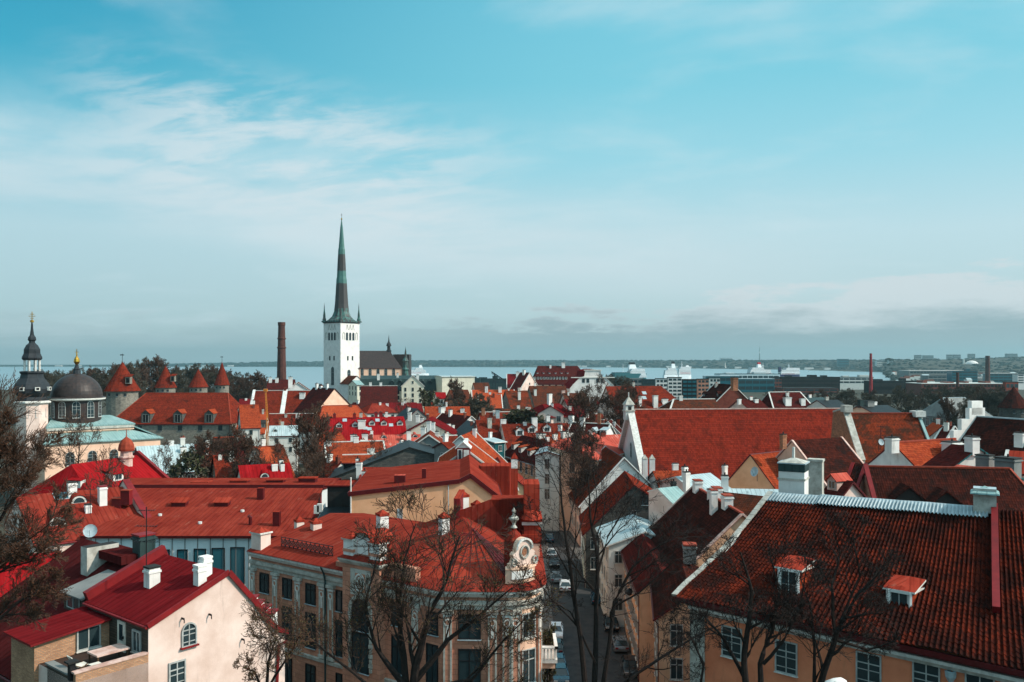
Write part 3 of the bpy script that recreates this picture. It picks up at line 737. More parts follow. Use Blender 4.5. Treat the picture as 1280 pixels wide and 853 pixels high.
# ---------------------------------------------------------------- ships
def ship(name, label, px0, px1, pyw, Y, tiers, funnel, mast, hullm='shipwhite', hh=9, band=None, flip=False, top='shipwhite', slope=0):
    """tiers: (x0, x1, z0, z1, material) in fractions of length / px above water"""
    a, b = P(px0, pyw, Y), P(px1, pyw, Y); L = b.x-a.x; S = Y/F; Wd = min(26, L*.22)
    dz_ = CY+55*F/Y-pyw; hh += dz_; tiers = [(a_, b_, c_+dz_, d_+dz_, e_) for a_, b_, c_, d_, e_ in tiers]
    funnel = funnel[:2]+(funnel[2]+dz_, funnel[3]+dz_)+funnel[4:]; mast = (mast[0], mast[1]+dz_, mast[2]+dz_)
    r = thing(name, label, 'ship', ((a.x+b.x)/2, Y, -25)); o = V(r.location); sx = -1 if flip else 1
    m = MB(); N = 14
    def hw(t_): return Wd/2*(1 if t_ < .72 else max(.02, 1-((t_-.72)/.28)**2))
    top_, bot = [], []
    for i in range(N+1):
        t_ = i/N; x = (-.5+t_)*L*sx
        bot.append((t_, x, hw(t_)*.8)); top_.append((t_, x+(.02*L*sx if t_ > .9 else 0), hw(t_)))
    for i in range(N):
        for e in (-1, 1):
            m.face([o+V((bot[i][1], e*bot[i][2], 0)), o+V((bot[i+1][1], e*bot[i+1][2], 0)), o+V((top_[i+1][1], e*top_[i+1][2], hh*S)), o+V((top_[i][1], e*top_[i][2], hh*S))], hullm)
        m.face([o+V((top_[i][1], -top_[i][2], hh*S)), o+V((top_[i+1][1], -top_[i+1][2], hh*S)), o+V((top_[i+1][1], top_[i+1][2], hh*S)), o+V((top_[i][1], top_[i][2], hh*S))], 'grey')
    m.face([o+V((bot[0][1], -bot[0][2], 0)), o+V((bot[0][1], bot[0][2], 0)), o+V((top_[0][1], top_[0][2], hh*S)), o+V((top_[0][1], -top_[0][2], hh*S))], hullm)
    m.build('hull', r)
    for (x0, x1, z0, z1, mm) in tiers:
        m = MB(); xa, xb = sorted(((-.5+x0)*L*sx, (-.5+x1)*L*sx)); n_ = max(1, round((z1-z0)/1.6))
        for k in range(n_):
            za, zb_ = z0+(z1-z0)*k/n_, z0+(z1-z0)*(k+1)/n_; i_ = k*L*.012
            m.box(xa+i_, xb-i_, -Wd*.46, Wd*.46, za*S, (za+(zb_-za)*.5)*S, mm, 0, o)
            m.box(xa+i_+.6, xb-i_-.6, -Wd*.45, Wd*.45, (za+(zb_-za)*.5)*S, (za+(zb_-za)*.82)*S, 'glass', 0, o)
            m.box(xa+i_, xb-i_, -Wd*.46, Wd*.46, (za+(zb_-za)*.82)*S, zb_*S, mm, 0, o)
        m.build('superstructure', r)
    x0, x1, z0, z1, mm, tm = funnel
    m = MB(); xa, xb = (-.5+x0)*L*sx, (-.5+x1)*L*sx
    mid = z0+(z1-z0)*.68
    def fr(z, k, sh): return [o+V((xa+(xb-xa)*(.5+(i-.5)*k)+sh*sx, j*Wd*.22*k, z*S)) for i, j in ((0, -1), (1, -1), (1, 1), (0, 1))]
    A_, B_, C_ = fr(z0, 1, 0), fr(mid, .72, -L*.01), fr(z1, .6, -L*.018)
    for i in range(4):
        m.face([A_[i], A_[(i+1) % 4], B_[(i+1) % 4], B_[i]], mm); m.face([B_[i], B_[(i+1) % 4], C_[(i+1) % 4], C_[i]], tm)
    m.face(C_, 'black'); m.build('funnel', r)
    m = MB(); xm, zm0, zm1 = (-.5+mast[0])*L*sx, mast[1], mast[2]
    m.tube([o+V((xm, 0, zm0*S)), o+V((xm, 0, zm1*S))], [.5*S, .18*S], 'shipwhite', 5); m.bar(o+V((xm, -4, (zm0+zm1)/2*S)), o+V((xm, 4, (zm0+zm1)/2*S)), 1, 1, 'shipwhite'); m.build('mast', r)
    r.rotation_euler = (0, 0, R(20))
    return r
ship('ferry', 'ferry with green hull, white superstructure and black-topped white funnel, left of the two ferries', 764, 810, 478, 2000, [(.0, .5, 11, 12.5, 'shipgreen'), (.42, .97, 6, 14, 'shipwhite'), (.5, .92, 14, 17, 'shipwhite'), (.45, .8, 7, 9, 'shipblue')], (.46, .7, 16, 25, 'shipwhite', 'black'), (.3, 12, 23), hullm='shipgreen', hh=11)
ship('ferry', 'big white ferry seen bow-on beside the twin-masted white ship', 828, 848, 477, 1900, [(0.05, .95, 8, 14, 'shipwhite'), (.25, .85, 14, 17, 'shipwhite')], (.55, .85, 16, 25, 'shipwhite', 'black'), (.3, 14, 19), hh=8)
ship('ferry', 'white ferry with red stripes moored right behind the bow-on ferry', 846, 865, 477, 2050, [(0, .95, 8, 16, 'shipwhite'), (.1, .9, 10, 11.5, 'shipred'), (.15, .95, 16, 18.5, 'shipwhite')], (.6, .85, 18, 20, 'shipwhite', 'shipwhite'), (.3, 17, 25), hh=8)
ship('cruise_ferry', 'white ferry with navy stripe and red emblem on two raked fins', 932, 968, 473, 2150, [(.02, .9, 5, 11, 'shipwhite'), (.1, .6, 11, 13.5, 'shipwhite')], (.38, .55, 12, 20, 'shipwhite', 'shipred'), (.62, 12, 19), hullm='shipwhite', hh=6)
ship('cruise_ferry', 'white and navy ferry with red stripe facing right, nearest the port sheds', 970, 1002, 473, 2100, [(.06, .95, 5, 10.5, 'shipwhite'), (.3, .95, 10.5, 13, 'shipwhite'), (.1, .7, 4.5, 5.8, 'shipred')], (.02, .14, 8, 14, 'shipnavy', 'shipnavy'), (.5, 13, 18), hullm='shipnavy', hh=5)
ship('cruise_ship', 'white passenger ship with orange trim seen behind the church spirelet', 511, 536, 474, 2300, [(.05, .85, 7, 11.5, 'shipwhite'), (.1, .6, 7, 8, 'shipred'), (.3, .7, 11.5, 14, 'shipwhite')], (.5, .7, 13, 17.5, 'shipwhite', 'shipwhite'), (.25, 11, 15), hh=7)
# ---------------------------------------------------------------- port buildings
block('terminal_shed', 'long low pale terminal shed on the quay behind the brown ridge roof', 'shed', 900, 975, 468, 476, 1450, 'concrete', 1, topbits=((-.3, 14, 2), (.2, 20, 3)))
block('terminal_shed', 'green-glass terminal hall with flat pale roof below the navy ferry', 'shed', 922, 968, 474, 489, 1050, 'glass_teal', 2, roofm='galv')
block('car_park', 'dark multi-storey car park with orange lower deck behind the tile roofs', 'building', 975, 1050, 472, 486, 1100, 'black', 3, band_m='soot', topbits=((-.3, 6, 2), (.1, 9, 2.5), (.3, 5, 2)))
block('car_park', 'red-brown lower wing of the car park by the bare trees', 'building', 978, 1048, 486, 494, 1000, 'brick_red', 2)
block('warehouse', 'orange brick gable block beside the dark car park', 'building', 966, 977, 474, 488, 1080, 'brick_red', 3)
block('terminal_shed', 'low mixed shed row on the quay left of the slender red chimney', 'shed', 1046, 1092, 472, 480, 1300, 'palewall', 2, topbits=((-.2, 10, 2), (.3, 15, 3)))
block('warehouse', 'long black warehouse with a pale roof edge right of the slender red chimney', 'building', 1090, 1152, 477, 494, 1000, 'black', 2, band_m='soot', topbits=((-.3, 8, 2), (.2, 5, 3)))
block('warehouse', 'long dark brick warehouse with white clutter on its flat roof', 'building', 1152, 1258, 480, 496, 950, 'brick_red', 3, band_m='black', roofm='palewall', topbits=((-.4, 5, 3), (-.1, 8, 1.5), (.1, 4, 2), (.35, 6, 2)))
block('warehouse', 'orange brick end block of the long dark warehouse', 'building', 1257, 1273, 478, 496, 930, 'clay', 2)
block('office_block', 'teal-grey office block left of the round brick chimney', 'building', 1190, 1222, 464, 478, 1700, 'glass_teal', 4, topbits=((.2, 8, 4),))
block('office_block', 'pale-roofed office block right of the round brick chimney', 'building', 1236, 1272, 467, 478, 1600, 'glass_teal', 3, roofm='white')
block('hotel', 'white tower block cut by the right picture edge', 'building', 1272, 1300, 468, 480, 1500, 'white', 4)
block('shed', 'long white-roofed market shed among dark trees beyond the warehouses', 'shed', 1136, 1206, 463.5, 468, 2300, 'grey', 1, roofm='white')
block('office_block', 'low dark office roofs in front of the small red-brown chimney', 'building', 1160, 1200, 470, 477, 1800, 'grey', 2)
block('apartment_house', 'grey apartment house with small windows left of the white apartments', 'building', 781, 803, 474, 486, 800, 'grey', 2, roofm='grey')
block('apartment_house', 'dark grey apartment house joining the white apartments', 'building', 803, 821, 475, 487, 780, 'metal_green', 2, roofm='soot')
block('apartment_house', 'white modern apartment block behind the orange hipped roof', 'building', 820, 834, 474, 500, 720, 'white', 5)
block('apartment_house', 'white apartment block with open balconies on its right side', 'building', 835, 852, 472.5, 500, 720, 'white', 6)
block('office_block', 'black glass office block between the white flats and the balcony block', 'building', 853, 871, 475, 500, 740, 'black', 5, band_m='glass_teal')
block('apartment_house', 'brown balcony block left of the dark red gabled roof', 'building', 872, 886, 474.5, 500, 700, 'ochre', 5)
block('apartment_house', 'grey flat-roofed block partly hidden by the dark red gable', 'building', 887, 900, 473, 500, 730, 'palewall', 5)
block('terminal_shed', 'long low dark terminal roof at the water right of the ferries', 'shed', 882, 924, 470.5, 478, 1280, 'glass_teal', 1, roofm='galv')
block('pier_shed', 'dark harbour sheds beyond the orange roofs in front of the bay', 'shed', 596, 634, 474, 481, 1250, 'metal_green', 1, topbits=((.1, 8, 4), (-.3, 12, 2)))
block('pier_shed', 'low row of dark quay sheds with masts left of the mansard house', 'shed', 560, 600, 473.5, 481, 1230, 'metal_green', 1, topbits=((.3, 8, 2),))
q = P(622, 474, 1240); r = thing('harbour_crane', 'dark lattice harbour crane leaning over the quay sheds', 'crane', (q.x, 1240, -21)); o = V(r.location)
m = MB()
for s_ in (-4, 4): m.bar(o+V((s_-6, 0, 0)), o+V((-4, 0, 34)), 1.2, 1.2, 'iron')
m.build('tower', r)
m = MB(); m.bar(o+V((-9, 0, 36)), o+V((16, 0, 20)), 1.5, 1.5, 'iron'); m.bar(o+V((-9, 0, 34)), o+V((15, 0, 19)), .8, .8, 'iron'); m.build('jib', r)
# tall chimneys
def stack(name, label, px, pyt, Y, r0, r1, m_, rings=(), zb=None):
    q = P(px, pyt, Y); zb = land(q.x, Y) if zb is None else zb
    r = thing(name, label, 'chimney', (q.x, Y, zb)); H_ = q.z-zb; o = V(r.location)
    m = MB(); m.lathe([(r0, 0), (r1, H_*.96), (r1*1.1, H_*.965), (r1*1.1, H_), (r1*.7, H_), (r1*.7, H_-2)], o, m_, 12); m.build('shaft', r, smooth=False)
    for k, z in enumerate(rings):
        m = MB(); rr = r0+(r1-r0)*z; m.lathe([(rr, H_*z-.5), (rr*1.14, H_*z-.2), (rr*1.14, H_*z+.5), (rr, H_*z+.8)], o, m_, 12); m.build('collar', r)
    return r
stack('factory_chimney', 'tall round brick factory chimney left of the white church tower', 352, 403, 620, 4.1, 2.5, 'stack_brick', (.82, .72))
stack('factory_chimney', 'slender bright red chimney standing over the harbour sheds', 1088.5, 442, 1000, 2.2, 1.3, 'stack_red', (.9,))
stack('factory_chimney', 'small brown chimney in front of the dark warehouse', 1197, 466, 820, 1.6, 1.2, 'stack_brick')
stack('factory_chimney', 'thick round brick chimney behind the warehouse near the right edge', 1234.5, 445, 1500, 4.5, 3.3, 'stack_brick', (.9,))
# ================================================================ great tower church
Y0 = 520.0; S = Y0/F
def wpx(px): return (px-CX)*S
def zpy(py): return EYE-(py-CY)*S
r = thing('tower_church', 'white church with a square tower and tall green-black copper spire over the town', 'church', (wpx(427), Y0, -8)); o = V((wpx(427), Y0, 0))
th = R(53); M3 = Matrix.Rotation(th-math.pi/2, 3, 'Z')          # left face narrow, right face wide
aw = 7.6
ex, ey = M3 @ V((1, 0, 0)), M3 @ V((0, 1, 0))
zt = zpy(403)
m = MB(); m.obox(V((o.x, o.y, (zt-10)/2)), ex*aw, ey*aw, V((0, 0, (zt+10)/2)), 'white')
m.build('tower', r)
m = MB(); m.obox(V((o.x, o.y, zt+.25)), ex*(aw+.9), ey*(aw+.9), V((0, 0, .45)), 'spire'); m.obox(V((o.x, o.y, zt-.5)), ex*(aw+.4), ey*(aw+.4), V((0, 0, .25)), 'copper_dark'); m.build('cornice', r)
zz = lambda py: zpy(py)-0
prof = [(9.3, zt+.7), (8.2, zz(400)), (6.0, zz(396)), (4.8, zz(390)), (4.2, zz(380)), (3.7, zz(364)), (3.3, zz(350)), (2.95, zz(346)), (2.6, zz(330)), (2.1, zz(312)), (1.85, zz(310)), (1.3, zz(296)), (.8, zz(284)), (.32, zz(277)), (.1, zz(271))]
m = MB(); m.lathe(prof, V((o.x, o.y, 0)), 'spire', 8, th+R(22.5)); sp_ = m.build('spire', r)
m = MB(); m.lathe([(0, zz(275.5)), (.5, zz(274.5)), (.5, zz(273.5)), (0, zz(272.5))], V((o.x, o.y, 0)), 'gold', 8); m.tube([V((o.x, o.y, zz(276))), V((o.x, o.y, zz(267)))], .1, 'iron', 5); m.bar(V((o.x-.7, o.y, zz(269))), V((o.x+.7, o.y, zz(269))), .14, .14, 'iron'); m.build('finial', sp_)
for i in (-1, 1):
    for j in (-1, 1):
        c = V((o.x, o.y, 0))+ex*(aw-.3)*i+ey*(aw-.3)*j; m = MB()
        m.lathe([(1.15, zt+.6), (1.1, zz(399)), (.8, zz(398)), (.7, zz(394)), (.35, zz(388)), (0, zz(378))], c, 'spire', 6); m.build('pinnacle', r)
for nrm in (-ey, ex, -ex):
    if nrm.dot(V((0, 0, 0))-o) <= 0: continue
    t_ = V((-nrm.y, nrm.x, 0))
    for k in (-2, -1, 0, 1, 2):
        q = V((o.x, o.y, zz(421)))+nrm*(aw+.05)+t_*k*2.55
        if abs(k) == 2:
            m = MB()
            for e in (-1, 1): m.bar(q+t_*e*.75-V((0, 0, 2)), q+t_*e*.75+V((0, 0, 1.6)), .3, .3, 'trim_dirty'); m.bar(q+t_*e*.75+V((0, 0, 1.6)), q+V((0, 0, 2.5)), .3, .3, 'trim_dirty')
            m.build('blind_arch', r)
        else: put_window(r, q-nrm*.04, nrm, 1.45, 4.5, 'arch dark')
    for k in (-2.4, 0, 2.4):
        q = V((o.x, o.y, zz(409.5)))+nrm*(aw+.05)+t_*k; m = MB()
        for e in (-1, 1): m.bar(q+t_*e*.9-V((0, 0, 1.7)), q+V((0, 0, 1.5)), .22, .25, 'trim_dirty')
        m.build('gable_moulding', r)
    for k in (-1.9, 1.9): put_window(r, V((o.x, o.y, zz(448)))+nrm*(aw+.01)+t_*k, nrm, .9, 2.4, 'dark')
    put_window(r, V((o.x, o.y, zz(470)))+nrm*(aw+.01)+t_*(-1.0 if nrm == ex else .6), nrm, 2.4, 7.5 if nrm == ex else 11, 'archmany')
# nave
A, B = P(437, 439, 530), P(499, 439, 538); zr = A.z; B.z = zr
ch = House(); 
def attach_roofed(r, A, B, prof, zb, roof, wall, hipA=0, hipB=0, nm='nave'):
    h = house(nm, 'x y z w', 'x', A, B, prof, zb, roof, wall, hipA, hipB)
    for c in list(h.root.children):
        off = V(h.root['_o'])-V(r['_o'])
        c.location = V(c.location)+off; c.parent = r; c['_o'] = h.root['_o']
    bpy.data.objects.remove(h.root); h.root = r; return h
h = attach_roofed(r, A, B, [(-11, zpy(459)-1), (0, zr), (11, zpy(459)-1)], -8, 'copper_dark', 'peach', 0, 6)
for i in range(6):
    q = h.pt(2+i*4.8, 10.56, zpy(466)); put_window(r, V(q)+h.s*.01, h.s, 1.7, 4.6, 'archmany')
m = MB(); q = P(486, 440, 537); m.lathe([(1.6, -1), (1.6, 2), (1.1, 2.2), (1.0, 4.5), (1.7, 4.7), (1.3, 6), (.5, 7.5), (.3, 9), (0, 12)], V((q.x, q.y, q.z-1)), 'onion', 8); m.build('ridge_turret', r)
m = MB(); q = P(501, 459, 540); m.box(-4, 6, -6, 6, -8, q.z+8, 'copper_dark', 0, V((q.x, q.y, 0))); m.build('apse', r)
m = MB(); q = P(507, 470, 520); m.lathe([(2.2, -24), (2.2, 0), (1.9, 3), (2.3, 4), (1.8, 5), (1.7, 8.5), (2.0, 9), (.9, 11), (.6, 14), (0, 18)], V((q.x, q.y, q.z)), 'spire', 8); m.build('stair_turret', r)
h = attach_roofed(r, P(436, 470, 512), P(446, 470, 505), gab(6, P(436, 470, 512).z, .8), -8, 'tile_brown', 'white')

# ================================================================ domed church (left)
Yd = 220.0; S = Yd/F
c0 = P(96, 498, Yd); r = thing('domed_church', 'peach church with a dark metal dome and pale green roofs behind the bare tree', 'church', (c0.x, Yd, -6))
m = MB(); rd = 6.1
m.lathe([(rd*(math.cos(a)), c0.z+.4+rd*.98*math.sin(a)) for a in [math.pi/2*i/12 for i in range(13)]], V((c0.x, Yd, 0)), 'copper_dark', 40); dm = m.build('dome', r, smooth=True)
m = MB(); z = c0.z+rd+.2
m.lathe([(1.1, z-.3), (.8, z+1), (.9, z+1.2), (.5, z+1.8), (.35, z+2.4)], V((c0.x, Yd, 0)), 'onion', 8); lan = m.build('lantern', r)
m = MB(); m.lathe([(.3, z+2.3), (.75, z+3.1), (.65, z+3.8), (.2, z+4.5), (.12, z+5.6)], V((c0.x, Yd, 0)), 'gold', 10)
m.bar(V((c0.x, Yd, z+4.4)), V((c0.x, Yd, z+6.4)), .14, .14, 'gold'); m.bar(V((c0.x-.5, Yd, z+5.6)), V((c0.x+.5, Yd, z+5.6)), .12, .12, 'gold'); m.build('finial', lan)
m = MB(); m.lathe([(5.75, 9), (5.75, c0.z-.3), (6.5, c0.z-.2, ), (6.7, c0.z+.1), (6.7, c0.z+.35), (6.0, c0.z+.5)], V((c0.x, Yd, 0)), 'copper_dark', 40); dr = m.build('drum', r)
m = MB(); m.lathe([(5.8, c0.z-.5), (6.75, c0.z-.25), (6.78, c0.z+.12), (6.3, c0.z+.2)], V((c0.x, Yd, 0)), 'trim', 40); m.build('cornice', dr)
for k in range(-5, 6):
    a = R(-90+k*34-8); nrm = V((math.cos(a), math.sin(a), 0))
    if nrm.y > .35: continue
    put_window(r, V((c0.x, Yd, P(96, 511, Yd).z))+nrm*5.74, nrm, 1.7, 4.0, 'archmany')
# main block: front wall from left-near to right-far
a, b = P(60, 531, 209), P(166, 524, 222); zt_ = 13.6
fd = V((b.x-a.x, b.y-a.y, 0)); Lf = fd.length; fd.normalize(); bk = V((-fd.y, fd.x, 0))
def lb(u, v, z): return V((a.x, a.y, 0))+fd*u+bk*v+V((0, 0, z))
m = MB()
m.slab([lb(0, 0, zt_), lb(Lf, 0, zt_), lb(Lf, 20, zt_), lb(0, 20, zt_)], 22, 'peach', 'peach', V((0, 0, 1))); m.build('wall', r)
m = MB(); m.slab([lb(-.7, -.8, zt_+.35), lb(Lf+.4, -.8, zt_+.35), lb(Lf-3, 9, zt_+2.2), lb(3, 9, zt_+2.2)], .35, 'metal_verd'); m.slab([lb(-.7, 20, zt_+.35), lb(Lf+.4, 20, zt_+.35), lb(Lf-3, 9, zt_+2.2), lb(3, 9, zt_+2.2)], .35, 'metal_verd'); m.build('roof', r)
m = MB(); m.bar(lb(-.4, -.35, zt_-.3), lb(Lf+.2, -.35, zt_-.3), .7, .7, 'trim_dirty'); m.bar(lb(-.4, -.2, zt_-1.0), lb(Lf+.2, -.2, zt_-1.0), .4, .3, 'peach'); m.build('cornice', r)
# lower tier with its own lean-to roof, turning the corner
zl = P(120, 556, 205).z
m = MB(); m.slab([lb(-2, -6, zl), lb(Lf+5, -6, zl), lb(Lf+5, 20, zl), lb(-2, 20, zl)], 16, 'peach', 'peach', V((0, 0, 1))); m.build('aisle_wall', r)
m = MB(); m.slab([lb(-2.6, -6.6, zl+.3), lb(Lf+5.6, -6.6, zl+.3), lb(Lf+.1, 0, zl+2.2), lb(0, 0, zl+2.2)], .3, 'metal_verd'); m.slab([lb(Lf+5.6, -6.6, zl+.3), lb(Lf+5.6, 21, zl+.3), lb(Lf+.1, 20, zt_-.2), lb(Lf+.1, 0, zt_-.2)], .3, 'metal_verd'); m.build('aisle_roof', r)
for u in (3.5, 8.5, 13.5, 18.5): put_window(r, lb(u, -6.01, zl-3.6), -bk, 1.9, 3.2, 'archmany')
for u in (2, 6, 12, 16, 19): 
    m = MB(); m.bar(lb(u, -.15, zl+2), lb(u, -.15, zt_-.6), .5, .25, 'peach'); m.build('pilaster', r)
# belfry
Yb = 212.0; S = Yb/F; q = P(40, 502, Yb)
r = thing('belfry', 'white belfry with tiered dark onion roofs and a gilded cross, left of the dome', 'tower', (q.x, Yb, -6)); o = V((q.x, Yb, 0))
zb_ = lambda py: EYE-(py-CY)*S
m = MB(); m.lathe([(3.7, -6), (3.7, zb_(504))], o, 'cream', 8, R(10)); m.build('tower', r)
m = MB(); m.lathe([(3.7, zb_(505)), (4.4, zb_(503.5)), (4.4, zb_(502)), (3.9, zb_(501))], o, 'trim', 8, R(10)); m.build('cornice', r)
m = MB(); m.lathe([(4.1, zb_(502)), (3.5, zb_(499)), (3.2, zb_(496)), (4.3, zb_(491)), (4.5, zb_(486)), (4.0, zb_(480)), (2.9, zb_(473)), (2.6, zb_(468)), (2.9, zb_(466.5)), (2.9, zb_(464.5)), (2.3, zb_(464))], o, 'onion', 8, R(10)); lo = m.build('lower_dome', r)
for a in (-110, -65, -20):
    nrm = V((math.cos(R(a+10+22.5-12.5)), math.sin(R(a+10+10)), 0)); nrm.normalize()
    m = MB(); c = o+nrm*4.2+V((0, 0, zb_(486))); t_ = V((-nrm.y, nrm.x, 0))
    m.obox(c, t_*.55, nrm*.35, V((0, 0, .45)), 'trim'); m.face([c+nrm*.36+t_*.35-V((0, 0, .3)), c+nrm*.36-t_*.35-V((0, 0, .3)), c+nrm*.36-t_*.35+V((0, 0, .3)), c+nrm*.36+t_*.35+V((0, 0, .3))], 'black'); m.build('dormer', lo)
for k in range(8):
    a = R(10+45*k); m = MB(); c = o+V((math.cos(a), math.sin(a), 0))*1.75
    m.tube([c+V((0, 0, zb_(464.3))), c+V((0, 0, zb_(449)))], .22, 'trim', 6); m.build('column', r)
m = MB(); m.lathe([(2.0, zb_(450.5)), (2.3, zb_(449.5)), (2.4, zb_(447.5)), (2.3, zb_(446)), (1.95, zb_(442)), (1.9, zb_(437)), (1.4, zb_(432)), (.75, zb_(429)), (.7, zb_(427)), (1.0, zb_(425)), (.9, zb_(422)), (.5, zb_(419)), (.3, zb_(411)), (.2, zb_(404))], o, 'onion', 8, R(10)); m.build('upper_dome', r)
m = MB(); m.lathe([(0, zb_(404)), (.45, zb_(402.8)), (.45, zb_(401)), (0, zb_(399.6))], o, 'gold', 8); m.tube([o+V((0, 0, zb_(404))), o+V((0, 0, zb_(390)))], .1, 'gold', 5)
for z_, w_ in ((393, .5), (395.5, .8), (398, .45)): m.bar(o+V((-w_, 0, zb_(z_))), o+V((w_, 0, zb_(z_))), .14, .14, 'gold')
m.build('cross', r)
for a in (-102.5, -57.5, -147.5, -12.5):
    nrm = V((math.cos(R(a+20)), math.sin(R(a+20)), 0)); put_window(r, o+nrm*3.43+V((0, 0, zb_(515))), nrm, 1.1, 2.4, 'archmany')
# ================================================================ round wall towers
def wall_tower(label, px, pya, pye, w_px, Y, body='lime', roof='tile_red', hatch=None, eave=1.08, vane=True):
    q = P(px, pya, Y); S = Y/F; ze = EYE-(pye-CY)*S; rr = w_px*S/2
    r = thing('wall_tower', label, 'tower', (q.x, Y, -8)); o = V((q.x, Y, 0))
    m = MB(); m.lathe([(rr*.95, -8), (rr*.92, ze+.2)], o, body, 20); m.build('tower', r)
    m = MB(); m.lathe([(rr*eave, ze-.25), (rr*.55, ze+(q.z-ze)*.47), (0, q.z)], o, roof, 14); rf = m.build('roof', r)
    if vane:
        m = MB(); m.tube([V((q.x, Y, q.z-.4)), V((q.x, Y, q.z+3))], .09, 'iron', 4); m.bar(V((q.x-.9, Y, q.z+2.5)), V((q.x+.6, Y, q.z+2.5)), .1, .35, 'iron'); m.build('weather_vane', rf)
    if hatch:
        x, y_ = hatch; c = P(x, y_, Y-rr*.7); m = MB(); m.box(-.9, .9, -.3, 1.6, -1.2, 1.4, 'lime', 0, c); m.box(-.6, .6, -.34, -.28, -.8, 1, 'black', 0, c); m.slab([c+V((-1.2, -.6, 1.5)), c+V((1.2, -.6, 1.5)), c+V((1.2, 2.4, 2.4)), c+V((-1.2, 2.4, 2.4))], .15, roof); m.build('dormer', rf)
    for k in (-.5, .1, .6):
        a = R(-90)+k; nrm = V((math.cos(a), math.sin(a), 0)); put_window(r, o+nrm*rr*.93+V((0, 0, ze-1.6)), nrm, .7, .9, 'dark')
    return r
wall_tower('stout round limestone tower with red cone roof and a hatch, right of the dome', 153, 452, 488, 40, 330, hatch=(160, 476))
wall_tower('round limestone tower with red cone roof, second from the dome', 207, 457, 484, 25, 400, hatch=(216, 474))
wall_tower('small limestone tower with low red cone roof, third from the dome', 248, 461, 483.5, 23, 430)
wall_tower('narrow tower with steep red cone roof, farthest right of the four', 277.5, 452, 481, 18, 480)
wall_tower('round stone tower with dark red cone roof at the right picture edge', 1267, 483, 509, 34, 330, roof='tile_dark', body='lime_dark', vane=False)
# ================================================================ foreground, lower left: cream gabled house with roof terrace
A, B = P(285, 717, 56), PZ(205, 695, P(285, 717, 56).z)
GZ = -2.0
h = house('gabled_house', 'cream rendered house with crimson metal roof, arched gable window and brick roof terrace', 'house', A, B,
          [(-5.56, 13.85), (0, A.z), (2.0, 13.7), (3.0, 12.2), (3.9, 11.35), (4.58, 11.0)], GZ, 'metal_crimson', 'cream', ov=.12, ove=.12, th=.14, gut='red_paint', wallB='cream')
HF = h
d, s = h.d, -h.s
def on_gable(px, py, off=.01):
    o_ = V((0, 0, EYE)); r_ = V(((px-CX)/F, 1, -(py-CY)/F)); n = -d; a0 = V((A.x, A.y, 0))
    k = (a0-o_).dot(n)/r_.dot(n); return o_+r_*k+n*off
put_window(h.root, on_gable(236, 793), -d, .85, 1.35, 'archmany')
put_window(h.root, on_gable(221, 843), -d, .95, 1.5, 'many')
m = MB(); q = on_gable(236, 808); t_ = V((-d.y, d.x, 0)); m.obox(q-d*.1, t_*.6, d*.12, V((0, 0, .05)), 'red_paint'); m.build('window_sill', h.root)
for px, py in ((227, 773), (261, 768), (302, 799)):
    m = MB(); q = on_gable(px, py); m.bar(q, q-d*.3, .05, .12, 'iron'); m.bar(q-d*.3, q-d*.3-V((0, 0, .25)), .05, .05, 'iron'); m.build('wall_anchor', h.root)
# crimson verge along the gable and raised fire parapet at the back
m = MB()
pf = h.prof
for (a, za), (b, zb2) in zip(pf, pf[1:]): m.bar(h.pt(-.14, a, za+.12), h.pt(-.14, b, zb2+.12), .1, .34, 'red_paint')
m.build('verge', h.roof)
m = MB()
for (a, za), (b, zb2) in zip(pf[:1], pf[1:2]):
    m.slab([h.pt(h.L-.1, a, za+.75), h.pt(h.L+.35, a, za+.75), h.pt(h.L+.35, b, zb2+.75), h.pt(h.L-.1, b, zb2+.75)], 1.2, 'red_paint')
m.build('fire_parapet', h.roof)
chimney(h, 190, 731, .75, .75, 1.15, 'chalk', 'soot', 0)
chimney(h, 250, 729, .6, .6, 1.1, 'chalk', 'chalk', 0); chimney(h, 257, 720, .6, .6, 1.2, 'chalk', 'chalk', 0)
antenna(h.roof, on_roof(h, 183, 731)[0], 5.2)
m = MB()
a_, b_ = on_gable(347, 806, .12), on_gable(345, 853, .12); m.tube([on_gable(357, 801, .15), a_, b_, b_-V((0, 0, 10))], .11, 'red_paint', 6); m.build('downpipe', h.root)
# stepped lean-to with red caps behind the right eave
m = MB()
for k in range(4):
    c = P(313+8*k, 747+6*k, 62-.4*k); m.obox(c+V((0, 0, -.25)), V((.4, 0, 0)), V((0, .5, 0)), V((0, 0, .22)), 'chalk'); m.obox(c+V((0, 0, .02)), V((.48, 0, 0)), V((0, .6, 0)), V((0, 0, .06)), 'red_paint')
    m.obox(c+V((0, .3, -1.6)), V((.4, 0, 0)), V((0, .3, 0)), V((0, 0, 1.2)), 'chalk')
m.build('stepped_parapet', h.root)
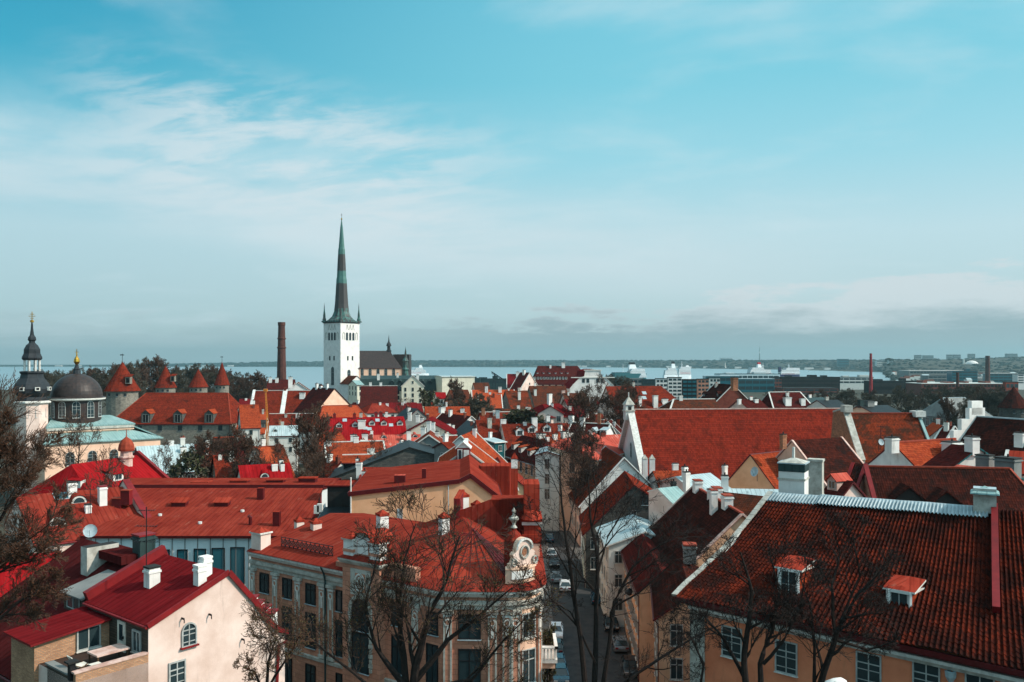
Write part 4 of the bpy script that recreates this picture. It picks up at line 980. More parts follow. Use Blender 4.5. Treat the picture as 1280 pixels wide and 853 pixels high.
# terrace: floor, dark eave wall with door and window, annex in brick, parapets
t5 = 5.56-.12
def tr(x, t_, z): return HF.pt(x, -t_, z)
TZ = 11.75; XT = 4.9; TW = 4.3
m = MB(); m.slab([tr(0, t5, TZ), tr(XT, t5, TZ), tr(XT, t5+TW, TZ), tr(0, t5+TW, TZ)], 13, 'deck', 'cream', V((0, 0, 1))); m.build('terrace', h.root)
m = MB(); m.slab([tr(.05, t5+.02, TZ), tr(XT+3, t5+.02, TZ), tr(XT+3, t5+.02, 13.8), tr(.05, t5+.02, 13.8)], .1, 'plank', 'plank', s); m.build('eave_wall', h.root)
m = MB(); m.slab([tr(0, t5, 12.25), tr(0, t5+TW, 12.25), tr(.28, t5+TW, 12.25), tr(.28, t5, 12.25)], 1.9, 'brick', 'brick', V((0, 0, 1)))
m.slab([tr(-.06, t5, 12.36), tr(-.06, t5+TW+.1, 12.36), tr(.36, t5+TW+.1, 12.36), tr(.36, t5, 12.36)], .1, 'pale_clay', 'pale_clay', V((0, 0, 1))); m.build('parapet', h.root)
m = MB(); m.slab([tr(.3, t5+TW-.3, 12.0), tr(XT-1.2, t5+TW-.3, 12.0), tr(XT-1.2, t5+TW, 12.0), tr(.3, t5+TW, 12.0)], 1.9, 'plank', 'plank', V((0, 0, 1)))
m.slab([tr(.36, t5+TW-.4, 12.1), tr(XT-1.1, t5+TW-.4, 12.1), tr(XT-1.1, t5+TW+.1, 12.1), tr(.36, t5+TW+.1, 12.1)], .1, 'grey', 'grey', V((0, 0, 1))); m.build('side_parapet', h.root)
m = MB(); a1 = tr(XT, t5, 0); 
q = [tr(XT, t5, 13.35), tr(XT, t5+TW+.25, 12.95), tr(XT+3.4, t5+TW+.25, 12.95), tr(XT+3.4, t5, 13.35)]
m.slab([v-V((0, 0, .05)) for v in q], 14, 'brick', 'brick', V((0, 0, 1))); m.build('annex_wall', h.root)
m = MB(); q = [tr(XT-.35, t5-.05, 13.6), tr(XT-.35, t5+TW+.6, 13.1), tr(XT+3.7, t5+TW+.6, 13.1), tr(XT+3.7, t5-.05, 13.6)]
m.slab(q, .14, 'metal_crimson', 'red_paint'); m.build('annex_roof', h.root)
put_window(h.root, tr(XT-.02, t5+1.35, 12.6), -d, 1.3, 1.25, 'plain')
put_window(h.root, tr(1.3, t5+.03, 12.75), s, .8, 1.2, 'plain')
m = MB(); q = tr(3.2, t5+.05, 0); t_ = d
m.obox(q+V((0, 0, 12.7)), t_*.48, s*.05, V((0, 0, .95)), 'cloth'); m.obox(q+V((0, 0, 12.95))+s*.04, t_*.22, s*.03, V((0, 0, .5)), 'glass'); dr = m.build('door', h.root)
m = MB(); m.obox(q+d*-.36+s*.12+V((0, 0, 12.7)), d*.03, s*.06, V((0, 0, .08)), 'iron'); m.build('handle', dr)
m = MB(); q = tr(.5, t5+TW+.0, 0); m.obox(V((q.x, q.y, 12.3)), d*.16, s*.16, V((0, 0, .5)), 'iron'); m.obox(V((q.x, q.y, 12.85)), d*.3, s*.3, V((0, 0, .05)), 'soot'); m.build('flue', h.root)
# terrace furniture
tb_ = thing('terrace_table', 'low pale tabletop standing on the dark deck of the roof terrace', 'table', tr(1.9, t5+1.5, TZ))
m = MB(); q = tr(1.9, t5+1.5, TZ+.72); m.obox(q, d*.65, s*1.0, V((0, 0, .05)), 'pale_clay'); m.build('tabletop', tb_)
for i in (-1, 1):
    for j in (-1, 1): m = MB(); m.bar(tr(1.9+i*.55, t5+1.5+j*.9, TZ), tr(1.9+i*.55, t5+1.5+j*.9, TZ+.7), .07, .07, 'wood'); m.build('leg', tb_)
lc = thing('deck_chair', 'pale folding lounge chair on the roof terrace by the parapet', 'chair', tr(1.8, t5+3.3, TZ))
m = MB(); m.slab([tr(1.5, t5+2.9, TZ+.38), tr(2.1, t5+2.9, TZ+.38), tr(2.1, t5+3.5, TZ+.34), tr(1.5, t5+3.5, TZ+.34)], .05, 'cloth', up=V((0, 0, 1))); m.build('seat', lc)
m = MB(); m.slab([tr(1.5, t5+3.5, TZ+.36), tr(2.1, t5+3.5, TZ+.36), tr(2.1, t5+3.85, TZ+1.0), tr(1.5, t5+3.85, TZ+1.0)], .05, 'cloth'); m.build('backrest', lc)
for i in (1.5, 2.1):
    for a_, b_ in ((2.75, 3.6), (3.6, 2.95)): m = MB(); m.bar(tr(i, t5+a_, TZ), tr(i, t5+b_, TZ+.42), .05, .05, 'wood'); m.build('leg', lc)
lc = thing('footstool', 'small pale slatted stool beside the lounge chair on the terrace', 'stool', tr(1.0, t5+2.7, TZ))
m = MB(); m.slab([tr(.75, t5+2.4, TZ+.42), tr(1.3, t5+2.4, TZ+.42), tr(1.3, t5+3.0, TZ+.42), tr(.75, t5+3.0, TZ+.42)], .05, 'cloth', up=V((0, 0, 1))); m.build('seat', lc)
for i in (.8, 1.25):
    for j in (2.45, 2.95): m = MB(); m.bar(tr(i, t5+j, TZ), tr(i, t5+j, TZ+.38), .05, .05, 'wood'); m.build('leg', lc)

# ---------------------------------------------------------------- maroon-roofed house behind it
A2 = HF.pt(HF.L+.4, .3, 0); A2.z = 15.2; B2 = A2+HF.d*13
h = house('rear_house', 'dark maroon metal-roofed house behind the cream house with a wide chimney block', 'house', A2, B2, [(-10, 9.6), (0, 15.4), (5, 12.6)], GZ, 'metal_maroon', 'plank', ov=.0, gut='darkred')
x = on_roof(h, 125, 704)[0]
chimney_at(h, x, 1.0, 2.4, 1.4, 'trim_dirty', 'soot', 0, False, label='wide pale chimney block with a red foot')
chimney(h, 180, 694, 1.1, 1.2, 1.5, 'metal_green', 'red_paint', 0, label='dark chimney with red lid')
dormer(h, 92, 765, 3.0, 1.2, 'shed', 'grey', 'plank')
m = MB(); q = on_roof(h, 150, 700)[0]; m.obox(q+V((0, 0, .4)), h.d*2.2, h.s*1.0, V((0, 0, .3)), 'metal_maroon'); m.build('roof_hatch', h.roof)
A3 = PZ(-60, 705, 14.); B3 = PZ(70, 692, 14.)
h = house('rear_house', 'bright red metal roof glimpsed through the twigs at the left picture edge', 'house', A3, B3, gab(6, 14., .75, 10, .75), GZ, 'metal_bright', 'cream', win=(1, 1.5, 2.6, 1))
h = house('low_outbuilding', 'low pale outbuilding with weathered roof under the left tree', 'outbuilding', P(-40, 812, 62), P(26, 790, 68), gab(3, 9, .4), GZ, 'grey', 'palewall')

# ---------------------------------------------------------------- red house row with cream stepped gable parapet
zr = 13.2
A4, B4 = PZ(20, 622, zr), PZ(152, 610, zr)
h = house('parapet_house', 'red metal-roofed house with eyebrow dormers and a long cream parapet wall', 'house', A4, B4, [(-7, zr-4.4), (0, zr), (10.5, zr-4.4)], -4, 'metal_red', 'cream', ov=.1, ove=.25, gut='red_paint', win=(1, 1.7, 3, 2))
HP = h
m = MB()
for x0 in (h.L+.55,):
    for (a, za), (b, zb2) in zip(h.prof, h.prof[1:]):
        m.slab([h.pt(x0-.35, a, za+1.0), h.pt(x0+.35, a, za+1.0), h.pt(x0+.35, b, zb2+1.0), h.pt(x0-.35, b, zb2+1.0)], 2.2, 'cream', 'cream', V((0, 0, 1)))
        m.slab([h.pt(x0-.45, a, za+1.12), h.pt(x0+.45, a, za+1.12), h.pt(x0+.45, b, zb2+1.12), h.pt(x0-.45, b, zb2+1.12)], .12, 'red_paint', 'red_paint', V((0, 0, 1)))
m.build('parapet_wall', h.root)
dormer(h, 99, 629, 1.8, .9, 'eyebrow', 'metal_red'); dormer(h, 72, 657, 1.9, 1.0, 'eyebrow', 'metal_red')
chimney(h, 90, 620, 1.0, .8, 1.7, 'chalk', 'soot', 0); chimney(h, 128, 630, .9, 1.0, 2.2, 'chalk', 'red_paint', 0); chimney(h, 110, 640, .7, .7, .9, 'chalk', 'soot', 0)
dormer(h, 78, 624, 1.5, 1.5, 'skylight', glass='glass_teal')
antenna(h.roof, on_roof(h, 113, 643)[0], 3.2)
dish(h.roof, P(113, 664, HP.pt(0, 9, 0).y-2), .75)
for px, py in ((139, 642), (147, 632), (126, 656), (158, 622)):
    q = P(px, py, 109); m = MB(); m.obox(q, V((.55, 0, 0)), V((0, .5, 0)), V((0, 0, .9)), 'darkred'); m.obox(q+V((.56, 0, 0)), V((.02, 0, 0)), V((0, .5, 0)), V((0, 0, .9)), 'red_paint'); m.obox(q+V((0, 0, .95)), V((.62, 0, 0)), V((0, .56, 0)), V((0, 0, .05)), 'clay'); m.build('vent_stack', h.root)

zr = 13.4
A5, B5 = PZ(70, 585, zr), PZ(172, 570, zr)
h = house('bright_red_house', 'bright red seamed metal-roofed house with shed dormers and a small domed roof turret', 'house', A5, B5, [(-8, zr-5.5), (0, zr), (8.5, zr-6)], -4, 'metal_bright', 'cream', ov=.2, hipA=3, gut='red_paint')
dormer(h, 93, 610, 2.3, 1.2, 'shed', 'metal_bright'); dormer(h, 148, 601, 2.3, 1.2, 'shed', 'metal_bright')
q = on_roof(h, 158, 578)[0]; m = MB(); m.lathe([(1.05, -2), (1.05, .6), (1.3, .8), (1.3, 1.0), (1.05, 1.1), (1.0, 1.9), (1.35, 2.0)], q, 'pale_clay', 8); tu = m.build('roof_turret', h.root)
m = MB(); m.lathe([(1.3, 2.0), (1.35, 2.3), (1.2, 3.1), (.8, 3.8), (.3, 4.2), (.08, 4.4), (.06, 5.6)], q, 'clay', 10); m.build('dome', tu)
m = MB()
for (a, za), (b, zb2) in zip(h.prof, h.prof[1:]):
    m.slab([h.pt(h.L+.5, a, za+.9), h.pt(h.L-.2, a, za+.9), h.pt(h.L-.2, b, zb2+.9), h.pt(h.L+.5, b, zb2+.9)], 1.4, 'red_paint', 'red_paint', V((0, 0, 1)))
m.build('fire_parapet', h.roof)

# ---------------------------------------------------------------- white hall with very wide low red roof
q1, q2, q3, q4 = V((-50.6, 100, 9.55)), V((-24.2, 100, 9.55)), V((-26.6, 120, 12.2)), V((-55, 120, 12.2))
r = thing('red_roofed_hall', 'wide low red metal roof over a white hall with tall teal windows', 'hall', (-38, 110, -4))
m = MB(); m.slab([q1, q2, q3, q4], .3, 'metal_red', 'darkred'); rf = m.build('roof', r)
m = MB(); m.slab([q4+V((0, .4, .4)), q3+V((0, .4, .4)), V((-26, 130, 12.25)), V((-59, 130, 12.25))], .7, 'metal_red', 'darkred'); m.build('rear_roof', r)
m = MB(); m.slab([V((-58, 131, 11.9)), V((-24, 131, 11.9)), V((-24, 132, 11.7)), V((-58, 132, 11.7))], .5, 'tile_old', 'tile_old', V((0, 0, 1))); m.build('rear_eave', r)
def inset(z): return [V((q1.x+.4, 100.5, z)), V((q2.x-.3, 100.5, z)), V((q3.x-.3, 119.8, z)), V((q4.x+.5, 119.8, z))]
m = MB(); m.slab(inset(9.2), 14, 'concrete', 'concrete', V((0, 0, 1)))
m.slab([V((-54.5, 120, 11.7)), V((-26.8, 120, 11.7)), V((-26.5, 129.5, 11.7)), V((-58, 129.5, 11.7))], 16, 'concrete', 'concrete', V((0, 0, 1)))
b = [q2+V((-.1, .5, -.3)), q3+V((-.1, -.2, -.3)), V((q3.x-.1, 119.8, 9.1)), V((q2.x-.1, 100.5, 9.1))]; m.face(b, 'red_paint'); m.build('wall', r)
yw = 100.45
for i in range(17):
    m = MB(); x = -49+i*1.5; m.bar(V((x, yw, -3)), V((x, yw, 9.15)), .08, .08, 'grey'); m.build('panel_joint', r)
for k, (px, wd_, top_, bot_) in enumerate(((207, .8, 688, 715), (228, 1.05, 688, 720), (250, 1.25, 687, 720), (273, 1.35, 686, 724), (297, 1.5, 685, 730), (189, .65, 688, 710))):
    c = P(px, (top_+bot_)/2, yw); put_window(r, V((c.x, yw, c.z)), V((0, -1, 0)), wd_, (bot_-top_)*yw/F, 'teal')
FH = House(); FH.root, FH.roof = r, rf; FH.planes = [[q1, q2, q3, q4]]; FH.d = V((1, 0, 0)); FH.s = V((0, -1, 0))
for px, py in ((225, 632), (278, 632)):
    x = on_roof(FH, px, py)[0]; m = MB(); m.obox(x+V((0, 0, .25)), V((.9, 0, 0)), V((0, .6, 0)), V((0, 0, .3)), 'darkred'); m.slab([x+V((-1.05, -.75, .5)), x+V((1.05, -.75, .5)), x+V((1.05, .7, .95)), x+V((-1.05, .7, .95))], .1, 'metal_orange'); m.build('roof_hatch', rf)
for px, py, u in ((326, 624, 1.5), (346, 657, 1.7)):
    chimney(FH, px, py, .8, .8, u, 'darkred', 'metal_orange', 0, cap=False, name='vent_stack')
for px, py in ((313, 656),):
    x = on_roof(FH, px, py)[0]; m = MB(); m.tube([x, x+V((0, 0, .9)), x+V((-.25, -.1, 1.1))], .22, 'darkred', 8); m.build('vent_pipe', rf)
for px, py in ((303, 640), (250, 655), (200, 645)):
    x = on_roof(FH, px, py)[0]; m = MB(); m.tube([x, x+V((0, 0, .25))], .25, 'palewall', 8); m.build('vent_cap', rf)
for px, py in ((252, 607), (300, 605), (345, 604), (385, 602)):
    q = P(px, py, 124); m = MB(); m.obox(q+V((0, 0, .1)), V((1.2, 0, 0)), V((0, .8, 0)), V((0, 0, .4)), 'darkred'); m.obox(q+V((0, 0, .55)), V((1.3, 0, 0)), V((0, .9, 0)), V((0, 0, .07)), 'metal_orange'); m.build('roof_hatch', rf)
# dark stair void and the low slate roof at its right end
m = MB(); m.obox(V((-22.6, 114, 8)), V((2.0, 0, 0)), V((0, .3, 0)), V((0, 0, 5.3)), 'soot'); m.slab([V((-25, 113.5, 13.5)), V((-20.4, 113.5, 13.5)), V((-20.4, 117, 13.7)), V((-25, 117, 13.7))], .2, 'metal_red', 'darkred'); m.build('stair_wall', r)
m = MB(); m.slab([V((-24.3, 102, 9.4)), V((-19.6, 102, 9.4)), V((-19.6, 113.8, 10.6)), V((-25, 113.8, 10.6))], .2, 'metal_black'); m.build('low_roof', r)
for k in range(2): m = MB(); q = P(396+4*k, 637-2*k, 106); m.obox(q, V((.32, 0, 0)), V((0, .25, 0)), V((0, 0, .5)), 'palewall'); m.build('air_conditioner', r)

# ---------------------------------------------------------------- sand-coloured wall with asymmetrical gable
GA = P(588, 594, 101); dirv = V((-.05, 1, 0)).normalized()
B6 = GA+V((-1.2, 20.5, 0))
h = house('sand_house', 'sand-coloured house with blank end wall and red metal roof, lower wing sloping left', 'house', GA, B6,
          [(-14.3, 14.5), (-1.25, 15.9), (0, GA.z), (3.75, 13.6)], -4, 'metal_red', 'sand', ov=.15, ove=.2, gut='darkred', verge=None)
SH = h
m = MB()
for (a, za), (b, zb2) in zip(h.prof, h.prof[1:]): m.bar(h.pt(-.2, a, za-.05), h.pt(-.2, b, zb2-.05), .14, .5, 'darkred')
m.build('verge', h.roof)
chimney(h, 500, 603, 1.3, 1.3, .9, 'darkred', 'metal_pink', 0, cap=False, name='vent_box'); chimney(h, 530, 598, .5, .5, 1.2, 'darkred', 'metal_pink', 0, cap=False, name='vent_box')
m = MB(); q = h.pt(-.15, -14.0, 0); m.tube([V((q.x, q.y, 16.4)), V((q.x, q.y, 9))], .09, 'trim', 6); m.build('flag_pole', h.root)
m = MB(); q = h.pt(-.12, -2.6, 0); m.tube([V((q.x, q.y, 15.6)), V((q.x, q.y, 12))], .06, 'galv', 5); m.build('downpipe', h.root)
m = MB(); q = P(500, 644, 100.5); m.obox(q, V((.32, 0, 0)), V((0, .06, 0)), V((0, 0, .75)), 'galv'); m.build('door', h.root)
# upper rear pieces of the same roofscape
zr = 15.6
h = house('red_roofed_house', 'long red metal roof with dark fascia and stubby chimneys behind the sand-coloured wall', 'house', V((-22.5, 131, 0)), V((-6.5, 131, 0)), gab(6, 13.6, .28), -4, 'metal_red', 'sand', gut='darkred')
chimney(h, 449, 592, .8, .7, 1.7, 'chalk', 'clay'); chimney(h, 456, 600, .8, .7, 1.3, 'chalk', 'clay'); chimney(h, 475, 600, .8, .8, .7, 'grey', 'clay'); chimney(h, 537, 594, .8, .7, .9, 'chalk', 'clay')
h = house('dormer_house', 'steep red roof with a tall white twin dormer and white verge above the sand-coloured gable', 'house', V((-6.6, 124, 0)), V((-7.5, 141, 0)), [(-4.5, 14.0), (0, 17.0), (7.5, 11.2)], -4, 'tile_orange', 'palewall', cap='trim', verge='trim', gut='trim')
DH = h
q = P(579, 573, 122); m = MB(); m.box(-.95, .95, -.2, 3, -1.6, 1.5, 'red_paint', 0, q)
m.face([q+V((-.95, -.2, 1.5)), q+V((.95, -.2, 1.5)), q+V((0, -.2, 2.3))], 'trim')
for e in (-1, 1): m.slab([q+V((e*1.15, -.4, 1.4)), q+V((0, -.4, 2.4)), q+V((0, 3, 2.4)), q+V((e*1.15, 3, 1.4))], .1, 'trim')
m.box(-.8, -.1, -.3, -.2, -.8, 1.3, 'trim', 0, q); m.box(-.65, -.25, -.34, -.29, -.6, 1.2, 'glass', 0, q); m.box(.1, .85, -.45, -.2, -.8, 1.2, 'trim', 0, q); m.build('dormer', h.roof)
# sloping red sheet-metal hoods between the sand house and the ornate house
r = thing('roof_lantern', 'large red sheet-metal roof box with raking sides beside the street', 'roof box', V((-1, 112, -4)))
m = MB(); q = lambda px, py, Y: P(px, py, Y)
a, b, c, d_ = q(601, 583, 114), q(637, 583, 114), q(640, 615, 113), q(617, 601, 113)
z_ = a.z; m.slab([a, b, V((b.x+.3, b.y+4, b.z)), V((a.x, a.y+4, a.z))], 14, 'metal_orange', 'metal_red', V((0, 0, 1))); m.build('cladding', r)
m = MB(); c = P(643, 588, 112); m.box(-.45, .45, -.4, .4, -6, .3, 'metal_orange', 0, c); m.box(-.42, .42, -.42, .42, .3, 1.5, 'chalk', 0, c); m.lathe([(.65, 1.5), (.1, 2.3)], c, 'metal_orange', 4, R(45)); m.build('chimney', r)
# ================================================================ ornate corner house
ZC, ZG = 11.0, -5.0
def prj(px, py, z=ZC): return PZ(px, py, z)
Lp, Qp, Sp_ = V((-26.05, 85.2, 0)), V((-5.8, 70.5, 0)), V((-.3, 70.3, 0))
arc = [V((-.3+2.7*math.sin(R(a)), 73.0-2.7*math.cos(R(a)), 0)) for a in (0, 15, 30, 45, 60, 75, 90)]
front = [Lp, Qp]+arc+[V((2.4, 96, 0))]
r = thing('corner_house', 'ornate peach corner house with red metal roofs, pilasters and curved bay on the street', 'house', (-8, 82, ZG)); OR = r
def up(q, z): return V((q.x, q.y, z))
back_ = [V((-4, 99, 0)), V((-19, 98, 0))]
foot = front+back_
m = MB(); m.slab([up(q, ZC-.2) for q in foot], ZC-.2-ZG, 'ochre', 'ochre', V((0, 0, 1))); 
m.build('wall', r)
# paler render of the bay and street front
m = MB()
for a, b in zip(front[2:-1], front[3:]):
    n = V(((b-a).y, -(b-a).x, 0)).normalized(); m.slab([up(a+n*.03, ZC-.3), up(b+n*.03, ZC-.3), up(b+n*.03, ZG), up(a+n*.03, ZG)], .02, 'peach', 'peach', n)
m.build('bay_front', r)
def offs(path, k):
    out = []
    for i, q in enumerate(path):
        n = V((0, 0, 0))
        for a, b in ((path[max(i-1, 0)], q), (q, path[min(i+1, len(path)-1)])):
            if (b-a).length > 1e-6: n += V(((b-a).y, -(b-a).x, 0)).normalized()
        n.normalize(); out.append(q+n*k)
    return out
def moulding(path, prof, mt, name, par):
    """prof: (offset, z) stepped strip following a plan path"""
    m = MB(); rows_ = [[up(q, z) for q in offs(path, k)] for k, z in prof]
    for A_, B_ in zip(rows_, rows_[1:]):
        for i in range(len(A_)-1): m.face([A_[i], A_[i+1], B_[i+1], B_[i]], mt)
    return m.build(name, par)
moulding(front, [(0, ZC-1.5), (.12, ZC-1.45), (.12, ZC-1.15), (.3, ZC-1.05), (.32, ZC-.75), (.02, ZC-.72)], 'trim_dirty', 'architrave', r)
moulding(front, [(0, ZC-.45), (.25, ZC-.4), (.4, ZC-.12), (.5, ZC-.08), (.5, ZC+.12), (.0, ZC+.14)], 'trim', 'cornice', r)
moulding(front, [(0, ZC-8.9), (.18, ZC-8.85), (.22, ZC-8.55), (0, ZC-8.5)], 'trim_dirty', 'string_course', r)
rim = moulding(front, [(.58, ZC+.14), (.54, ZC+.2), (-1.1, ZC+.75)], 'metal_red', 'eave_roof', r)
fd = (Qp-Lp); FL = fd.length; fd.normalize(); fn = V((fd.y, -fd.x, 0))
def fp(u, z, k=0.0): return up(Lp+fd*u+fn*k, z)
# roof of the long wing and hipped corner roof
zr2 = 13.6
m = MB()
m.slab([fp(.3, ZC+.72, -1.0), fp(FL-1, ZC+.72, -1.0), fp(FL-4, zr2, -9), fp(1, zr2, -9.5)], .2, 'metal_red', 'darkred')
m.slab([fp(1, zr2, -9.5), fp(FL-4, zr2, -9), fp(FL-3, zr2-.6, -14), fp(1.5, zr2-.6, -14)], .2, 'metal_red', 'darkred'); 
mr = m.build('roof', r)
ap = V((-3.6, 78.3, 14.6)); ap2 = V((-5.5, 86, 14.9))
ri_ = [up(q, ZC+.7) for q in offs(front[1:], -1.0)]
m = MB()
ring = [fp(FL-9, ZC+.7, -1.0)]+ri_
for a, b in zip(ring, ring[1:-1]): m.face([a, b, ap], 'metal_orange')
m.face([ri_[-2], ri_[-1], V((-1, 95, 14)), ap2, ap], 'metal_red'); m.face([ap, ap2, fp(FL-12, 13.6, -11), fp(FL-9, ZC+.7, -1.0)], 'metal_red')
m.build('corner_roof', r)
m = MB()
for a in ring[1:-2:1]: m.bar(a+V((0, 0, .05)), ap+V((0, 0, .05)), .1, .1, 'darkred')
for a, b in zip(ring[:-2], ring[1:-1]):
    for k in (.2, .4, .6, .8): m.bar(a.lerp(b, k)+V((0, 0, .03)), ap.lerp(a.lerp(b, k), .1)+V((0, 0, .03)), .05, .07, 'darkred')
m.build('roof_seams', r)
# tall red-clad party wall and raised roof behind the corner
m = MB()
m.slab([V((-5.6, 83.5, 15.2)), V((-2.1, 83.8, 16.4)), V((1.1, 84.0, 16.5)), V((1.1, 84.0, 11)), V((-5.6, 83.5, 11))], .4, 'metal_red', 'metal_red', V((0, -1, 0)))
m.slab([V((-2.1, 83.8, 16.4)), V((1.1, 84, 16.5)), V((1.3, 92, 15.6)), V((-2.1, 92, 15.6))], 4, 'metal_red', 'metal_orange', V((0, 0, 1))); m.build('party_wall', r)
m = MB(); m.slab([V((-5.7, 83.4, 16.6)), V((-5.1, 83.4, 16.6)), V((-5.1, 92, 16.2)), V((-5.7, 92, 16.2))], 3.2, 'metal_orange', 'red_paint', V((0, 0, 1))); m.build('fire_parapet', r)
m = MB()
q = V((1.9, 82.6, 0)); m.box(-.75, .75, -.7, 3.0, 8, 18.2, 'metal_orange', 0, q); m.box(-.95, .95, -.85, 3.2, 14.3, 14.6, 'trim', 0, q); m.box(-1.0, 1.0, -.95, 3.3, 14.65, 14.95, 'metal_orange', 0, q); m.lathe([(1.0, 14.95), (.6, 15.6), (0, 15.8)], q+V((0, -1.0, 0)), 'metal_orange', 8)
m.box(-.95, .95, -.85, 3.2, 12.6, 13.4, 'metal_orange', 0, q); m.box(-.75, .75, -.75, 3., 11, 12.5, 'peach', 0, q); m.build('parapet_pier', r)
OH = House(); OH.root, OH.roof, OH.d, OH.s = r, mr, fd, fn; OH.planes = [[ring[0], ring[1], ap], [fp(.3, ZC+.72, -1.0), fp(FL-1, ZC+.72, -1.0), fp(FL-4, zr2, -9), fp(1, zr2, -9.5)]]
for px, pt_, pb, Y_, w_, bd in ((580, 617, 641, 90, .75, 'chalk'), (596, 628, 652, 86, .8, 'chalk'), (555, 643, 665, 80, .75, 'chalk'), (574, 637, 652, 88, .9, 'darkred'), (395, 650, 662, 88, .9, 'cream'), (374, 648, 660, 90, .8, 'cream'), (478, 640, 654, 83, .9, 'chalk')):
    a, b = P(px, pt_, Y_), P(px, pb, Y_); m = MB(); hw_ = w_/2
    m.box(-hw_, hw_, -hw_, hw_, b.z-2, a.z-.35, bd, .6, V((a.x, a.y, 0))); m.box(-hw_*1.15, hw_*1.15, -hw_*1.15, hw_*1.15, a.z-.35, a.z-.1, 'metal_orange', .6, V((a.x, a.y, 0))); m.lathe([(hw_*1.3, a.z-.1), (.1, a.z+.2)], V((a.x, a.y, 0)), 'metal_orange', 4, .6+R(45)); m.build('chimney', mr)
# attic piers with red pyramids
for u in (.9,):
    m = MB(); q = fp(u, 0, -.5); ang = math.atan2(fd.y, fd.x)
    m.box(-.75, .75, -.6, .6, ZC+.1, ZC+1.9, 'cream', ang, q); m.box(-.9, .9, -.75, .75, ZC+1.9, ZC+2.05, 'trim', ang, q); m.lathe([(1.1, ZC+2.05), (0, ZC+2.5)], q, 'metal_orange', 4, ang+R(45)); m.build('attic_pier', r)
# risalit with arched attic
u0, u1 = 14.0, 18.6; KR = .75; m = MB()
m.slab([fp(u0, ZC+1.3, KR), fp(u1, ZC+1.3, KR), fp(u1, ZC+1.3, -.6), fp(u0, ZC+1.3, -.6)], ZC+1.3-ZG, 'ochre', 'ochre', V((0, 0, 1))); m.build('risalit', r)
moulding([fp(u0, 0, -.2), fp(u0, 0, KR), fp(u1, 0, KR), fp(u1, 0, -.2)], [(0, ZC+1.0), (.2, ZC+1.05), (.45, ZC+1.35), (.45, ZC+1.5), (0, ZC+1.55)], 'trim_dirty', 'cornice', r)
moulding([fp(u0, 0, -.4), fp(u0, 0, KR), fp(u1, 0, KR), fp(u1, 0, -.4)], [(.5, ZC+1.52), (-.5, ZC+1.9)], 'metal_red', 'eave_roof', r)
ang = math.atan2(fd.y, fd.x); zt2 = ZC+1.6
for u in (u0+.65, u1-.65):
    m = MB(); q = fp(u, 0, .25); m.box(-.6, .6, -.45, .45, zt2, zt2+1.5, 'chalk', ang, q); m.box(-.66, .66, -.5, .5, zt2+.45, zt2+.7, 'ochre', ang, q); m.box(-.75, .75, -.6, .6, zt2+1.5, zt2+1.65, 'trim', ang, q); m.lathe([(.95, zt2+1.65), (.15, zt2+2.1)], q, 'metal_orange', 4, ang+R(45)); m.build('attic_pier', r)
m = MB(); um = (u0+u1)/2; hwA = (u1-u0)/2-1.25
pts = [(-hwA, 0), (hwA, 0), (hwA, 1.5)]+[(hwA*math.cos(math.pi*i/10), 1.5+.75*math.sin(math.pi*i/10)) for i in range(1, 10)]+[(-hwA, 1.5)]
m.slab([fp(um+a, zt2+b, .45) for a, b in pts], .5, 'chalk', 'metal_orange', fn)
m.slab([fp(um+a*.72, zt2+.3+b*.66, .5) for a, b in pts], .06, 'ochre', 'ochre', fn); m.slab([fp(um+a*.64, zt2+.4+b*.6, .53) for a, b in pts], .06, 'chalk', 'chalk', fn)
for i in range(10):
    a, b = [(hwA*1.05*math.cos(math.pi*k/10), 1.55+.8*math.sin(math.pi*k/10)) for k in (i, i+1)]
    m.slab([fp(um+a[0], zt2+a[1], .6), fp(um+b[0], zt2+b[1], .6), fp(um+b[0], zt2+b[1], -2.2), fp(um+a[0], zt2+a[1], -2.2)], .1, 'metal_orange')
m.build('arched_attic', r)
# stucco relief field, big arched window
m = MB()
m.slab([fp(um-1.25, ZC+.7, KR+.06), fp(um+1.25, ZC+.7, KR+.06), fp(um+1.25, ZC-1.6, KR+.06), fp(um-1.25, ZC-1.6, KR+.06)], .1, 'trim_dirty', 'trim_dirty', fn)
m.slab([fp(um-.62, ZC+.35, KR+.1), fp(um+.62, ZC+.35, KR+.1), fp(um+.62, ZC-1.25, KR+.1), fp(um-.62, ZC-1.25, KR+.1)], .08, 'ochre', 'ochre', fn)
for k in range(12):
    a = 6.283*k/12; m.tube([fp(um+.55*math.cos(a), ZC-.45+.75*math.sin(a), KR+.15), fp(um+.55*math.cos(a+.52), ZC-.45+.75*math.sin(a+.52), KR+.15)], .1, 'trim', 5)
m.lathe([(.0, ZC-.95), (.28, ZC-.8), (.32, ZC-.3), (.18, ZC+.05), (0, ZC+.12)], fp(um, 0, KR+.1), 'trim_dirty', 8); m.build('stucco_relief', r)
put_window(r, fp(um, ZC-3.3, KR+.01), fn, 1.9, 2.6, 'arch dark'); put_window(r, fp(um, ZC-6.6, KR+.01), fn, 1.9, 3.3, 'dark'); put_window(r, fp(um, ZC-10.6, KR+.01), fn, 1.6, 2.2, 'many')
m = MB()
for e in (-1, 1):
    for k in range(13): m.obox(fp(um+e*1.28, ZC-2.9-k*.42, KR+.06), fd*(.2 if k % 2 else .13), fn*.08, V((0, 0, .17)), 'trim_dirty')
for k in range(11):
    a = math.pi*(k+.5)/11; m.obox(fp(um+1.28*math.cos(a), ZC-2.95+1.28*math.sin(a), KR+.06), (fd*math.cos(a)+V((0, 0, math.sin(a))))*.16, fn*.08, (V((0, 0, math.cos(a)))-fd*math.sin(a))*.17, 'trim_dirty')
m.build('window_surround', r)
